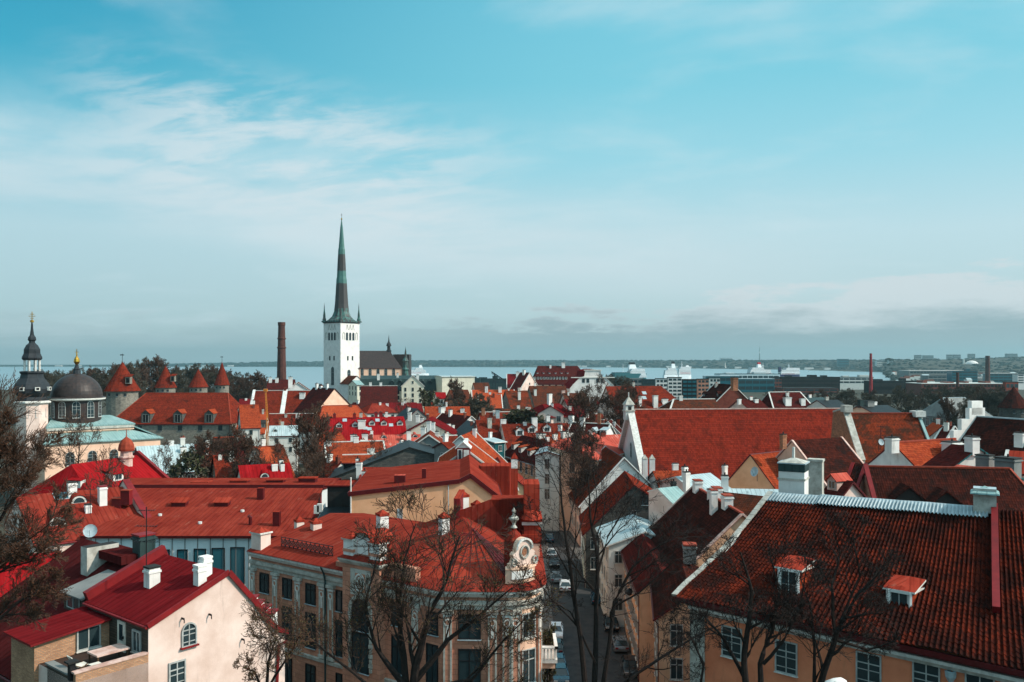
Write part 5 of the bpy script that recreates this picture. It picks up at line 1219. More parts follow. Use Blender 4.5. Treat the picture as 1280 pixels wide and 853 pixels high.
# windows and pilasters of the long front
def pilaster(base, dr, nn, z0, z1, par, medal=True, w_=.75):
    m = MB(); q = base
    m.obox(up(q+nn*.09, (z0+z1)/2), dr*(w_/2), nn*.1, V((0, 0, (z1-z0)/2)), 'ochre')
    for e in (-1, 1): m.obox(up(q+dr*e*(w_/2-.09)+nn*.13, (z0+z1)/2-.2), dr*.08, nn*.1, V((0, 0, (z1-z0)/2-.3)), 'trim_dirty')
    m.obox(up(q+nn*.16, z1-.12), dr*(w_/2+.12), nn*.2, V((0, 0, .14)), 'trim_dirty'); m.obox(up(q+nn*.14, z1-.45), dr*(w_/2), nn*.12, V((0, 0, .1)), 'trim')
    m.obox(up(q+nn*.14, z0+.15), dr*(w_/2+.06), nn*.16, V((0, 0, .15)), 'trim_dirty')
    if medal:
        for k in range(8):
            a = 6.283*k/8; b = a+.785; m.bar(up(q+dr*.24*math.cos(a)+nn*.22, z1-1.0+.28*math.sin(a)), up(q+dr*.24*math.cos(b)+nn*.22, z1-1.0+.28*math.sin(b)), .1, .1, 'trim')
        m.obox(up(q+nn*.18, z1-1.75), dr*.12, nn*.06, V((0, 0, .5)), 'trim')
    m.build('pilaster', par)
pz0, pz1 = ZC-8.4, ZC-1.5
for u in (.45, 3.9, 7.2, 10.6, 11.8): pilaster(Lp+fd*u, fd, fn, pz0, pz1, r)
for u in (2.1, 5.55, 8.9, 13.05):
    put_window(r, fp(u, ZC-2.8, .01), fn, 1.2, 1.75, 'dark'); put_window(r, fp(u, ZC-6.2, .01), fn, 1.2, 3.1, 'dark'); put_window(r, fp(u, ZC-10.7, .01), fn, 1.2, 2.4, 'dark')
for u in (20.0, 22.2, 24.0):
    if u != 22.2: put_window(r, fp(u, ZC-2.8, .01), fn, 1.1, 1.75, 'dark'); put_window(r, fp(u, ZC-6.2, .01), fn, 1.1, 3.1, 'dark'); put_window(r, fp(u, ZC-10.7, .01), fn, 1.2, 2.4, 'dark')
    else: pilaster(Lp+fd*u, fd, fn, pz0, pz1, r)
gd = (Sp_-Qp).normalized(); gn = V((gd.y, -gd.x, 0))
for u in (.5, 4.2, 5.4): pilaster(Qp+gd*u, gd, gn, pz0, pz1, r)
put_window(r, up(Qp+gd*2.3+gn*.03, ZC-2.9), gn, 1.7, 1.9, 'dark'); put_window(r, up(Qp+gd*2.3+gn*.03, ZC-6.3), gn, 1.7, 3.0, 'dark'); put_window(r, up(Qp+gd*2.3+gn*.03, ZC-10.7), gn, 1.5, 2.4, 'dark')
for a in (38,):
    nn = V((math.sin(R(a)), -math.cos(R(a)), 0)); q = V((-.3, 73.0, 0))+nn*2.7
    put_window(r, up(q+nn*.0, ZC-2.9), nn, 1.25, 1.9, 'plain'); put_window(r, up(q, ZC-6.3), nn, 1.25, 2.7, 'plain'); put_window(r, up(q, ZC-10.6), nn, 1.25, 2.2, 'plain')
for a in (12, 66):
    nn = V((math.sin(R(a)), -math.cos(R(a)), 0)); pilaster(V((-.3, 73.0, 0))+nn*2.72, V((-nn.y, nn.x, 0)), nn, pz0, pz1, r)
for y_ in (77.5, 81, 84.5, 88, 91.5):
    nn = V((1, 0, 0)); 
    for z_, h_ in ((ZC-2.9, 1.9), (ZC-6.3, 2.7), (ZC-10.6, 2.2)): put_window(r, V((2.46, y_, z_)), nn, 1.2, h_, 'plain')
# balustraded balcony on the street side
m = MB()
for z_ in (ZC-8.6,):
    m.box(2.4, 4.2, 79, 83, z_-.35, z_, 'chalk'); m.box(2.4, 4.0, 79.2, 82.8, z_-.9, z_-.35, 'peach')
    m.box(2.4, 4.25, 78.9, 79.2, z_+1.0, z_+1.15, 'chalk'); m.box(3.95, 4.25, 78.9, 83.1, z_+1.0, z_+1.15, 'chalk')
    for k in range(5): m.box(2.6+k*.32, 2.75+k*.32, 78.98, 79.12, z_, z_+1.0, 'chalk')
    for k in range(11): m.box(4.03, 4.17, 79.2+k*.36, 79.35+k*.36, z_, z_+1.0, 'chalk')
m.build('balcony', r)
# curved attic and scrolled gable over the bay
arc2 = [V((-.3+2.4*math.sin(R(a)), 73.0-2.4*math.cos(R(a)), 0)) for a in range(-6, 78, 12)]
moulding(arc2, [(0, ZC+.6), (.05, ZC+1.75), (.18, ZC+1.78), (.18, ZC+1.92), (-.4, ZC+1.95), (-.4, ZC+.6)], 'peach', 'bay_attic', r)
moulding(arc2[1:-1], [(.06, ZC+.95), (.14, ZC+.97), (.14, ZC+1.6), (.06, ZC+1.62)], 'chalk', 'attic_panel', r)
gn2 = V((math.sin(R(38)), -math.cos(R(38)), 0)); gd2 = V((-gn2.y, gn2.x, 0)); gc = V((-.3, 73.0, 0))+gn2*2.15; zg = ZC+1.9
out = [(-1.75, 0), (1.75, 0), (1.75, .35), (1.45, .5), (1.3, .9), (1.45, 1.2), (1.2, 1.45), (1.05, 1.4), (1.0, 1.8), (.85, 2.2), (.6, 2.5), (.3, 2.65), (0, 2.7)]
out += [(-a, b) for a, b in out[:-1][::-1]][:-1]
out = [(a*.82, b*.88) for a, b in out]
m = MB(); m.slab([up(gc+gd2*a, zg+b) for a, b in out], .5, 'cream', 'peach', gn2)
N = 16
for k in range(N):
    a, b = 6.283*k/N, 6.283*(k+1)/N; q0 = up(gc+gn2*.08+gd2*.42*math.cos(a), zg+1.2+.52*math.sin(a)); q1_ = up(gc+gn2*.08+gd2*.42*math.cos(b), zg+1.2+.52*math.sin(b)); m.tube([q0, q1_], .08, 'trim_dirty', 6)
m.face([up(gc+gn2*.03+gd2*.26*math.cos(6.283*k/N), zg+1.2+.34*math.sin(6.283*k/N)) for k in range(N)], 'gold_stone')
for e in (-1, 1):
    for k in range(8):
        a, b = 6.283*k/8, 6.283*(k+1)/8; c_ = gc+gn2*.1+gd2*e*1.1; m.tube([up(c_+gd2*.25*math.cos(a), zg+.45+.3*math.sin(a)), up(c_+gd2*.25*math.cos(b), zg+.45+.3*math.sin(b))], .09, 'trim_dirty', 5)
for k in range(9):
    a, b = math.pi*k/9, math.pi*(k+1)/9
    m.bar(up(gc+gn2*.1+gd2*.82*math.cos(a), zg+1.45+.85*math.sin(a)), up(gc+gn2*.1+gd2*.82*math.cos(b), zg+1.45+.85*math.sin(b)), .16, .16, 'trim')
m.build('scrolled_gable', r)
m = MB(); q = gc-gn2*1.4; m.lathe([(.85, zg-.3), (.85, zg+1.6), (.8, zg+2.0), (.55, zg+2.5), (.22, zg+2.8), (.2, zg+3.0)], q, 'metal_red', 14); m.build('turret_roof', r)
m = MB(); m.lathe([(.3, zg+3.0), (.12, zg+3.25), (.15, zg+3.4), (.4, zg+3.7), (.42, zg+3.85), (.14, zg+4.05), (.1, zg+4.25), (.2, zg+4.4), (.0, zg+4.75)], q, 'trim_dirty', 10); m.build('finial', r)
# iron lattice railing on the roof edge
m = MB(); u = 3.2; zb_ = ZC+.72; 
for k in range(13):
    a = u+k*.62; m.bar(fp(a, zb_, -1.15), fp(a, zb_+1.0, -1.15), .05, .05, 'iron')
    if k < 12:
        m.bar(fp(a, zb_+.12, -1.15), fp(a+.62, zb_+.85, -1.15), .05, .05, 'iron'); m.bar(fp(a, zb_+.85, -1.15), fp(a+.62, zb_+.12, -1.15), .05, .05, 'iron')
        for j in range(6):
            t0_, t1_ = 6.283*j/6, 6.283*(j+1)/6; m.bar(fp(a+.31+.2*math.cos(t0_), zb_+.5+.24*math.sin(t0_), -1.15), fp(a+.31+.2*math.cos(t1_), zb_+.5+.24*math.sin(t1_), -1.15), .05, .05, 'iron')
m.bar(fp(u, zb_+.95, -1.15), fp(u+12*.62, zb_+.95, -1.15), .06, .06, 'iron'); m.bar(fp(u, zb_+.1, -1.15), fp(u+12*.62, zb_+.1, -1.15), .06, .06, 'iron'); m.build('railing', r)
m = MB(); q = [fp(11.15, ZC+.2, .8), fp(11.2, ZC-.5, .45), fp(11.2, ZC-1.2, .3), fp(11.2, ZG, .3)]; m.tube(q, .09, 'metal_green', 6); m.build('downpipe', r)
m = MB(); m.slab([fp(12.4, ZC+.8, .1), fp(u0, ZC+.8, .1), fp(u0, ZC+.8, -.6), fp(12.4, ZC+.8, -.6)], .7, 'ochre', 'ochre', V((0, 0, 1))); m.slab([fp(18.7, ZC+1.5, .1), fp(22.2, ZC+1.5, .1), fp(22.2, ZC+1.5, -.5), fp(18.7, ZC+1.5, -.5)], 1.4, 'ochre', 'ochre', V((0, 0, 1))); m.build('attic_wall', r)

# ================================================================ right foreground: long pantile roof over an orange wall
hh_ = 11.0
A = V((1.97*hh_, 6.467*hh_, 19.0)); Bq = PZ(1240, 637, 19.0); rd_ = (Bq-A); 
E1, E2 = V((1.133*hh_, 5.9*hh_, 30-1.62*hh_)), V((2.687*hh_, 4.478*hh_, 30-1.62*hh_))
B = A+rd_*1.45; E2b = E1+(E2-E1)*1.35; E1b = E1
r = thing('pantile_house', 'long orange-walled house with a huge dark pantile roof, pale ridge and small dormers', 'house', ((A+B+E1+E2b)/4).to_tuple()[:2]+(-3,))
ev = (E2b-E1).normalized(); en = V((ev.y, -ev.x, 0)); en = en if en.y < 0 else -en
bk1, bk2 = V((A.x+9.5, A.y+7.5, 12.6)), V((B.x+6.5, B.y+10.5, 12.6))
m = MB(); wi = .75
w1, w2 = E1-en*wi+ev*.9, E2b-en*wi
poly = [up(w1, 0), up(w2, 0), up(bk2, 0), up(bk1, 0)]
m.slab([up(q, 12.0) for q in poly], 15, 'orange_wall', 'orange_wall', V((0, 0, 1)))
m.face([up(w1, 12), up(bk1, 12.2), V((A.x-.4, A.y, 18.9))], 'palewall'); m.face([up(w2, 12), up(bk2, 12), B], 'palewall'); m.build('wall', r)
# tiles: every pantile is a little wave with a stepped lower lip
def sag(v): return -.55*math.sin(math.pi*v)-.25*math.sin(math.pi*v)**2*(1-v)
def rp(u, v):
    q = A.lerp(B, u).lerp(E1.lerp(E2b, u), v); return q+V((0, 0, sag(v)*.8+(.2+v)*(.05*math.sin(u*17+v*4)+.04*math.sin(u*39+1+v*9)+.03*math.sin(v*23+u*8))))
m = MB(); NU, NV = 92, 34; SUB = 6; NUx = NU*SUB
nrm = (B-A).cross(E1-A).normalized(); nrm = nrm if nrm.z > 0 else -nrm
rt = random.Random(5); jit = [[rt.uniform(-.02, .02) for _ in range(NU)] for _ in range(NV)]
vs, fs = [], []
for j in range(NV):
    for e in (0, 1):
        for i in range(NUx+1):
            ph = (i % SUB)/SUB; wv = .085*math.sin(2*math.pi*ph)+.03*math.sin(4*math.pi*ph)
            k = min(i//SUB, NU-1)
            q = rp(i/NUx, (j+e*1.04)/NV)+nrm*(wv+.05*e+.05+jit[j][k]*e); vs.append(q)
W_ = NUx+1
for j in range(NV):
    b = j*2*W_
    for i in range(NUx): fs.append((b+i, b+i+1, b+W_+i+1, b+W_+i))
    if j+1 < NV:
        c = (j+1)*2*W_
        for i in range(NUx): fs.append((b+W_+i, b+W_+i+1, c+i+1, c+i))
m.idx(vs, fs, 'tile_pan'); rf = m.build('roof', r, smooth=False)
m = MB(); m.slab([A, B, bk2+V((.5, .8, -.4)), bk1+V((.3, .8, -.4))], .2, 'tile_dark', 'darkred'); m.build('rear_roof', rf)
# pale metal ridge shaped to the tile waves, two lengths
def ridge_strip(u0_, u1_, lift):
    m = MB(); vs, fs = [], []; n_ = int(abs(u1_-u0_)*NUx)
    vv = (-.012, .0, .03, .075)
    for i in range(n_+1):
        u = u0_+(u1_-u0_)*i/n_; ph = ((u*NUx) % SUB)/SUB; wv = .09*math.sin(2*math.pi*ph)
        for k, v in enumerate(vv):
            q = rp(u, max(v, 0))+nrm*(.16+wv*(k > 1)+lift)+(V((.25, .35, -.1)) if v < 0 else V((0, 0, 0))); vs.append(q)
    K = len(vv)
    for i in range(n_):
        for k in range(K-1): fs.append((i*K+k, i*K+k+1, (i+1)*K+k+1, (i+1)*K+k))
    m.idx(vs, fs, 'galv'); return m.build('ridge_cap', rf)
us = (Bq-A).length/(B-A).length
ridge_strip(0.0, us*.245, 0); ridge_strip(us*.245, us*.985, .12); ridge_strip(us*1.03, 1.0, -.25)
m = MB()
for k in range(24): 
    a, b = rp(-.004, k/24), rp(-.004, (k+1)/24); m.obox((a+b)/2+nrm*.14, (b-a)*.47, (B-A).normalized()*.2, nrm*.12, 'trim_dirty')
m.build('verge', rf)
m = MB()
for v0, v1, uu in ((.0, .69, us*1.01),):
    for k in range(12):
        a, b = rp(uu, v0+(v1-v0)*k/12), rp(uu, v0+(v1-v0)*(k+1)/12); m.obox((a+b)/2+nrm*.38, (b-a)*.51, (B-A).normalized()*.22, nrm*.3, 'red_paint')
m.build('fire_parapet', rf)
m = MB(); m.bar(E1-en*.05-V((0, 0, .2)), E2b-en*.05-V((0, 0, .2)), .35, .3, 'darkred'); m.bar(E1-en*.35-V((0, 0, .38)), E2b-en*.35-V((0, 0, .38)), .6, .2, 'darkred'); m.build('eave_board', rf)
m = MB(); m.bar(w1+en*.25-V((0, 0, .75)), w2+en*.25-V((0, 0, .75)), .5, .22, 'trim'); m.bar(w1+en*.12-V((0, 0, 1.0)), w2+en*.12-V((0, 0, 1.0)), .3, .25, 'trim_dirty'); m.build('cornice', r)
m = MB(); q = w1+ev*.55; m.obox(up(q+en*.06, 4.2), ev*.6, en*.08, V((0, 0, 6.9)), 'trim_dirty'); m.build('pilaster', r)
PH = House(); PH.root, PH.roof, PH.d, PH.s = r, rf, (Bq-A).normalized(), en; PH.d.z = 0; PH.d.normalize(); PH.s = V((PH.d.y, -PH.d.x, 0)); PH.planes = [[A, B, E2b, E1]]; PH.A = A
def wallx(px, py):
    o_ = V((0, 0, EYE)); r_ = V(((px-CX)/F, 1, -(py-CY)/F)); k = (w1-o_).dot(en)/r_.dot(en); return o_+r_*k+en*.01
for px, py in ((915, 803), (983, 822), (1086, 838), (1158, 851), (1225, 866)): put_window(r, wallx(px, py), en, 1.45, 2.1, 'many')
m = MB(); q = wallx(1190, 842)+en*.3; m.lathe([(.1, -.5), (.32, -.1), (.34, .2), (.2, .25)], V((q.x, q.y, q.z)), 'galv', 8); m.tube([q-V((0, 0, .4)), q-V((0, 0, .9))+en*-.2, q-V((0, 0, 14))+en*-.2], .09, 'galv', 6); m.build('downpipe', r)
def pan_dormer(px, py, w_=1.6, h_=1.75):
    o_ = V((0, 0, EYE)); r_ = V(((px-CX)/F, 1, -(py-CY)/F)); n = nrm; k = (rp(.4, .6)-o_).dot(n)/r_.dot(n); x = o_+r_*k
    f_ = en; s_ = ev; m = MB(); D = 2.2
    q = lambda t_, z, y: x+s_*t_+V((0, 0, z))-f_*y
    m.face([q(-w_/2, -.6, 0), q(w_/2, -.6, 0), q(w_/2, h_, 0), q(-w_/2, h_, 0)], 'trim'); 
    for e in (-1, 1): m.face([q(e*w_/2, -.6, 0), q(e*w_/2, h_, 0), q(e*w_/2, h_+.3, D), q(e*w_/2, -.6, D)], 'tile_orange' if e > 0 else 'trim')
    for i in (-1, 1): m.bar(q(i*(w_/2-.1), -.3, -.05), q(i*(w_/2-.1), h_, -.05), .28, .16, 'chalk')
    m.face([q(-.5, .05, -.03), q(.5, .05, -.03), q(.5, h_-.2, -.03), q(-.5, h_-.2, -.03)], 'glass'); m.bar(q(0, 0, -.05), q(0, h_-.2, -.05), .07, .05, 'winframe'); m.bar(q(-.5, .6, -.05), q(.5, .6, -.05), .06, .05, 'winframe'); m.bar(q(-w_/2, h_-.1, -.08), q(w_/2, h_-.1, -.08), .16, .2, 'chalk')
    a_, b_, c_, d_ = q(-w_/2-.25, h_+.02, -.15), q(w_/2+.25, h_+.02, -.15), q(w_/2+.25, h_+.45, D), q(-w_/2-.25, h_+.45, D); r0, r1 = q(0, h_+.2, .5), q(0, h_+.5, D)
    for f4 in ([a_, b_, r0], [b_, c_, r1, r0], [d_, a_, r0, r1]): m.face(f4, 'metal_orange')
    m.face([a_, b_, b_-V((0, 0, .12)), a_-V((0, 0, .12))], 'trim'); m.face([b_, c_, c_-V((0, 0, .12)), b_-V((0, 0, .12))], 'trim'); m.face([q(-w_/2-.25, h_-.1, -.15), q(w_/2+.25, h_-.1, -.15), q(w_/2+.25, h_-.1, D), q(-w_/2-.25, h_-.1, D)], 'trim')
    m.build('dormer', rf)
pan_dormer(986, 741); pan_dormer(1124, 770)
# chimneys on and behind the ridge
q = P(1231, 645, 63.5); chimney_at(PH, q+V((0, 0, 1.0)), 1.5, 1.3, 1.1, 'trim_dirty', 'galv', 0, False)
m = MB(); q = P(1231, 620, 63.5); m.obox(q+V((0, 0, .05)), PH.d*.7, PH.s*.6, V((0, 0, .15)), 'soot'); m.lathe([(1.35, .2), (1.3, .3), (0, .75)], q, 'metal_verd', 4, math.atan2(PH.d.y, PH.d.x)+R(45)); m.build('chimney_hood', rf)
q = P(992, 612, 72.5); m = MB(); an = math.atan2(PH.d.y, PH.d.x)
m.box(-1.05, 1.05, -.95, .95, -3, 1.6, 'chalk', an, q); m.box(-1.12, 1.12, -1.02, 1.02, .9, 1.05, 'trim_dirty', an, q); m.box(-1.08, 1.08, -.98, .98, 1.6, 2.25, 'metal_green', an, q); m.box(-1.15, 1.15, -1.05, 1.05, 2.25, 2.35, 'galv', an, q); m.lathe([(1.5, 2.35), (.2, 2.7)], q, 'trim_dirty', 4, an+R(45)); m.tube([q+V((0, 0, 2.6)), q+V((0, 0, 3.6))], .12, 'palewall', 6); m.build('chimney', rf)
q = P(1020, 607, 77); m = MB(); m.box(-.6, .6, -.5, .5, -4, 2.2, 'trim_dirty', an, q); m.box(-.68, .68, -.58, .58, 2.2, 2.4, 'trim_dirty', an, q); m.box(-.66, .66, -.56, .56, -1.0, -.8, 'palewall', an, q); m.build('chimney', rf)
# ================================================================ the town: houses one by one
def T(label, px1, py1, Y1, px2, Y2, prof, roof, wall, chim=(), dorm=(), name='town_house', cat='house', zb=None, **k):
    """ridge from (px1, py1) at distance Y1 to px2 at distance Y2; prof: (hw, pitch[, hw2, pitch2]) or a function of the ridge height"""
    A = P(px1, py1, Y1); B = V(((px2-CX)*Y2/F, Y2, A.z))
    pr = prof(A.z) if callable(prof) else gab(prof[0], A.z, *prof[1:])
    if zb is None: zb = land((A.x+B.x)/2, Y1)-.3
    if 'ove' not in k: k['ove'] = min(.4, .06*prof[0] if not callable(prof) else .4)
    if Y1 < 320 and 'win' not in k: k['win'] = (1.0, 1.5, 2.9, 2); k.setdefault('wst', 'simple' if Y1 > 170 else 'plain')
    elif 'win' not in k: k['win'] = (1.1, 1.6, 3.4, 1); k.setdefault('wst', 'simple')
    dd = V((B.x-A.x, B.y-A.y, 0)).normalized(); A = A-dd*k.get('hipA', 0); B = B+dd*k.get('hipB', 0)
    h = house(name, label, cat, A, B, pr, zb, roof, wall, **k)
    for c in chim:
        px, py, w_, u = c[:4]; chimney(h, px, py, w_, w_*.75, u, c[4] if len(c) > 4 else 'chalk', 'soot', c[5] if len(c) > 5 else 1)
    for c in dorm: dormer(h, *c)
    q_ = random.Random(int(px1*31+py1*7)); ra, rb2 = h.ridge
    if 150 < Y1 < 420 and name == 'town_house':
        for k_ in range(q_.choice((1, 1, 2))):
            x = ra.lerp(rb2, q_.uniform(.12, .88))+h.s*q_.uniform(-.8, 1.6); x.z = h.zi(max(pr[0][0], min(pr[-1][0], (x-h.A).dot(h.s))))+.1
            chimney_at(h, x, q_.uniform(.6, 1.1), q_.uniform(.5, .8), q_.uniform(.8, 1.9), q_.choice(('chalk', 'chalk', 'palewall', 'brick_red', 'trim_dirty')), q_.choice(('soot', 'clay', 'trim_dirty')), q_.choice((0, 1, 2)))
        if q_.random() < .4: antenna(h.roof, ra.lerp(rb2, q_.uniform(.2, .8)), q_.uniform(2, 3.5))
    return h
W = 'trim'
# --- left middle
h = T('long limestone house with hipped orange-red roof and three hooded hatches, below the round towers', 183, 492, 300, 285, 300, (13, .77), 'tile_red', 'lime', name='stone_house', hipA=7, hipB=5, cap='clay', win=(1.2, 1.6, 6, 1), wst='dark', ov=.3)
for px, py in ((182, 530), (222, 530), (261, 530)):
    dormer(h, px, py-1, 3.0, 3.2, 'gable', 'tile_orange', 'lime_dark', glass='black')
T('orange roof on the right shoulder of the long limestone house', 300, 507, 280, 322, 282, (10, .7), 'tile_orange', 'palewall', cap='clay')
T('pale galvanised-roofed long shed in front of the limestone house', 172, 559, 190, 240, 196, (9, .6), 'metal_pale', 'palewall', [(229, 566, 1.2, 1.2)], verge=None, win=(1.2, 1, 3, 1))
T('rust-streaked metal-roofed shed adjoining the galvanised shed', 241, 557, 196, 262, 198, (9, .65), 'metal_rust', 'brick', [(259, 568, .6, .8)], ov=.05)
T('dark maroon-roofed house with orange ridge edge behind the bare black trees', 268, 548, 215, 305, 218, (8, .8), 'tile_plum', 'palewall', cap='tile_bright')
T('red-orange house with small gabled dormer behind the tall dark tree', 322, 560, 175, 352, 178, (7, .85), 'tile_bright', 'palewall', [(329, 556, .8, 1.2)], [(318, 572, 2.2, 1.3, 'gable', None, 'lime_dark')], cap='clay')
T('bright red-roofed low house with round-topped dormer beneath the tall dark tree', 300, 583, 158, 360, 162, (7, .8), 'metal_bright', 'cream', [(353, 588, .7, 1.2)], [(331, 597, 1.6, .8, 'eyebrow')])
T('red-roofed house with two dark gables left of the bare tree, near the rusty shed', 268, 570, 178, 296, 180, (7, .85), 'tile_red', 'ochre', [(275, 574, .7, 1)])
# --- towards the chimney and the tall church
hw_ = T('wide house with flat red front roof edged in white bands, left of the dark gable', 317, 489, 360, 388, 362, (9.5, 1.15), 'tile_red', 'cream', [(378, 497, 2.2, 2.0)], cap=W, verge=W, gut='trim')
m = MB()
for x_, w_ in ((13.2, .9), (.3, .5)):
    m.slab([hw_.pt(x_-w_, 0, hw_.prof[1][1]+.6), hw_.pt(x_+w_, 0, hw_.prof[1][1]+.6), hw_.pt(x_+w_, 9.3, hw_.prof[2][1]+.6), hw_.pt(x_-w_, 9.3, hw_.prof[2][1]+.6)], .8, 'chalk')
m.build('fire_parapet', hw_.roof)
q = P(334, 540, 292); bl = thing('boom_lift', 'orange lattice boom lift raised in front of the banded red house', 'lift', (q.x, q.y, -8)); m = MB()
a_, b_, c_ = V((q.x, q.y, -7)), P(334, 522, 292), P(332, 488, 294)
for e in (-.25, .25):
    m.bar(a_+V((e, 0, 0)), b_+V((e, 0, 0)), .25, .25, 'car_orange'); m.bar(b_+V((e, 0, 0)), c_+V((e*.6, 0, 0)), .22, .22, 'car_orange')
for k in range(10): m.bar(b_.lerp(c_, k/10)+V((-.25 if k % 2 else .25, 0, 0)), b_.lerp(c_, (k+1)/10)+V((.25 if k % 2 else -.25, 0, 0)), .12, .12, 'car_orange')
m.build('boom', bl); m = MB(); m.box(-1.6, 1.6, -1, 1, -8, -6.8, 'car_orange', 0, V((q.x, q.y, 0))); m.build('base', bl); m = MB(); m.box(-.6, .6, -.5, .5, -.5, .5, 'car_orange', 0, c_); m.build('basket', bl)
h = T('long orange roof with a dark dormer below the banded red house', 290, 516, 300, 334, 302, (10, .7), 'tile_bright', 'palewall', [(300, 514, .7, 1.2)], [(327, 535, 3, 1.6, 'shed', 'soot', 'lime_dark')])
T('low white-capped red roof with one white chimney below the banded red house', 338, 518, 310, 392, 312, (8, .75), 'tile_red', 'chalk', [(372, 522, 1.2, 1.6), (350, 530, .8, 1.6, 'gold_stone')], cap=W)
T('pale tin-roofed low house with small arched dormer under the white-capped red roof', 338, 533, 285, 372, 287, (6, .5), 'metal_pale', 'palewall', dorm=[(344, 540, 1.5, .9, 'eyebrow')])
T('white pedimented house behind the banded red house', 372, 479, 400, 373, 415, (11, .7), 'metal_maroon', 'white', [(363, 483, 2.0, 3.5)], name='pedimented_house', verge=W)
T('dull red-roofed block behind the banded red house, left of the pediment', 336, 475, 430, 368, 432, (8, .6), 'tile_plum', 'cream', [(338, 478, 1.5, 2.5), (346, 478, 1.5, 2.2)])
T('steep dark plum-roofed house with a peach end gable and two white chimneys', 392, 485, 340, 418, 330, (12.5, .9, 12, 1.05), 'tile_plum', 'peach', [(396, 486, 1.1, 2.0), (409, 486, 1.0, 1.9), (413, 505, 2.1, 3.4, 'gold_stone')], cap='galv', gut='tile_plum')
T('broad bright orange hipped roof right below the peach gable', 404, 508, 300, 446, 304, (9, .75), 'tile_bright', 'cream', hipA=3, hipB=4, cap='clay')
T('brown-red long roof in two tones below the church nave', 452, 483, 420, 496, 422, (13, .85), 'tile_plum', 'cream', [(463, 482, 1.2, 1.6), (476, 482, 1.2, 1.5)], cap=W)
T('small red hip-roofed house in front of the long brown-red roof', 465, 505, 340, 478, 342, (7, .5), 'metal_red', 'palewall', hipA=4, hipB=4)
h = T('large shiny red metal roof with many skylights and dormers in the middle of the town', 402, 523, 262, 503, 268, lambda z: [(-9, z-5), (0, z), (4, z-1), (12, z-6.8)], 'metal_bright', 'cream', [(418, 523, .9, 1.3, 'red_paint'), (443, 524, .9, 1.6, 'red_paint'), (470, 521, 1.0, 1.3, 'red_paint'), (476, 521, 1.0, 1.4, 'red_paint'), (452, 534, 2.2, 2.2)])
for px, py in ((431, 527), (455, 526), (457, 537), (472, 527), (462, 538), (489, 533)): dormer(h, px, py, 1.1, 1.2, 'skylight', glass='galv')
for px, py in ((424, 535), (444, 534), (465, 532), (480, 532), (500, 532)): dormer(h, px, py, 1.8, 1.0, 'gable', 'metal_bright', 'palewall')
T('orange sidewing roof below the shiny red metal roof behind the dark tree', 402, 541, 240, 425, 242, (6, .8), 'tile_orange', 'cream', hipA=2, hipB=2)
h = T('salmon-red seamed metal roof with half-round dormers and one tall white chimney', 455, 545, 232, 532, 236, (8.5, .55), 'metal_pink', 'cream', [(511, 553, 1.15, 3.0), (442, 551, 1.6, 1.6), (456, 552, 1.5, 2.0)], [(480, 548, 1.4, .8, 'eyebrow'), (519, 547, 1.4, .8, 'eyebrow')])
T('orange tiled roof with white ridge band in front of the salmon metal roof', 407, 554, 205, 478, 209, (8, .8), 'tile_orange', 'cream', [(411, 556, 1.2, 1.0), (445, 552, 1.2, 1.2)], cap=W, verge=W)
T('small red roof with white chimney bank right of the white-banded orange roof', 498, 556, 203, 512, 205, (6, .7), 'tile_red', 'palewall', [(505, 556, 1.8, .8)], cap=W)
T('long low house with dark glazed top storey and white roof edge, behind the red ridge', 430, 570, 172, 500, 174, (6, .15), 'tile_orange', 'metal_black', [(484, 576, .8, 1.6, 'gold_stone'), (447, 588, .7, 2.2)], cap=W)
T('house with a wide blank dark grey stone gable in the middle foreground', 512, 560, 162, 511, 176, (15, .38, 8, .3), 'metal_black', 'lime_dark', win=None, gut='soot', wallB='lime_dark', name='stone_gable_house')
T('small grey rendered tower house with red cap roof beside the stone gable', 553, 554, 160, 562, 161, (3, .4), 'tile_red', 'grey', win=(.8, 1.6, 2.6, 2))
T('grey house with pale pointed gable behind the stone gable', 536, 545, 178, 538, 190, (6, .7), 'metal_rust', 'grey', verge=W)
T('light-coloured gable with twin white chimneys left of the dark red long roof', 534, 526, 245, 540, 262, (8, .55), 'metal_crimson', 'ivory', [(536, 547, 1.3, 4.0), (541, 548, 1.4, 4.0), (529, 550, 1.4, 3.0), (512, 523, 1.2, 1.6), (522, 525, 1.2, 1.4), (527, 528, 1.2, 1.3)])
T('long dark red tiled house with white end verge right of the twin chimneys', 553, 517, 285, 589, 268, (10, .85), 'tile_plum', 'white', [(563, 520, 1.2, 2.0), (552, 514, 1.8, 1.3), (561, 541, 1.2, 2.8), (566, 541, 1.0, 2.4)], verge=W)
T('red tiled wing with white edging below the long dark red house', 545, 546, 222, 570, 224, (6, .7), 'tile_red', 'palewall', cap=W)
T('black-roofed house with peach end gable right of the long dark red house', 584, 526, 262, 598, 246, (7.5, .85), 'metal_black', 'peach', ov=.15)
T('charcoal-roofed low house left of the long dark red house', 508, 510, 300, 522, 292, (8, .8), 'metal_black', 'grey', [(511, 514, 1.2, 1.2)])
T('orange ridge row with white chimney left of the black peach-gabled house', 532, 509, 320, 586, 322, (8, .7), 'tile_orange', 'cream', [(554, 512, 1.8, 1.2), (578, 515, 1.5, 1.2)])
T('red roofs with a small white gable left of the bare tree, above the charcoal roof', 480, 504, 350, 520, 352, (7, .55), 'metal_crimson', 'cream', [(484, 508, 1.2, 1.2), (503, 506, 1.2, 1.0)])
T('white gabled house with rust-streaked verge and low orange roof beside the teal-fronted flat', 576, 546, 172, 592, 186, (3.5, .9, 9, .95), 'tile_orange', 'chalk', verge=W)
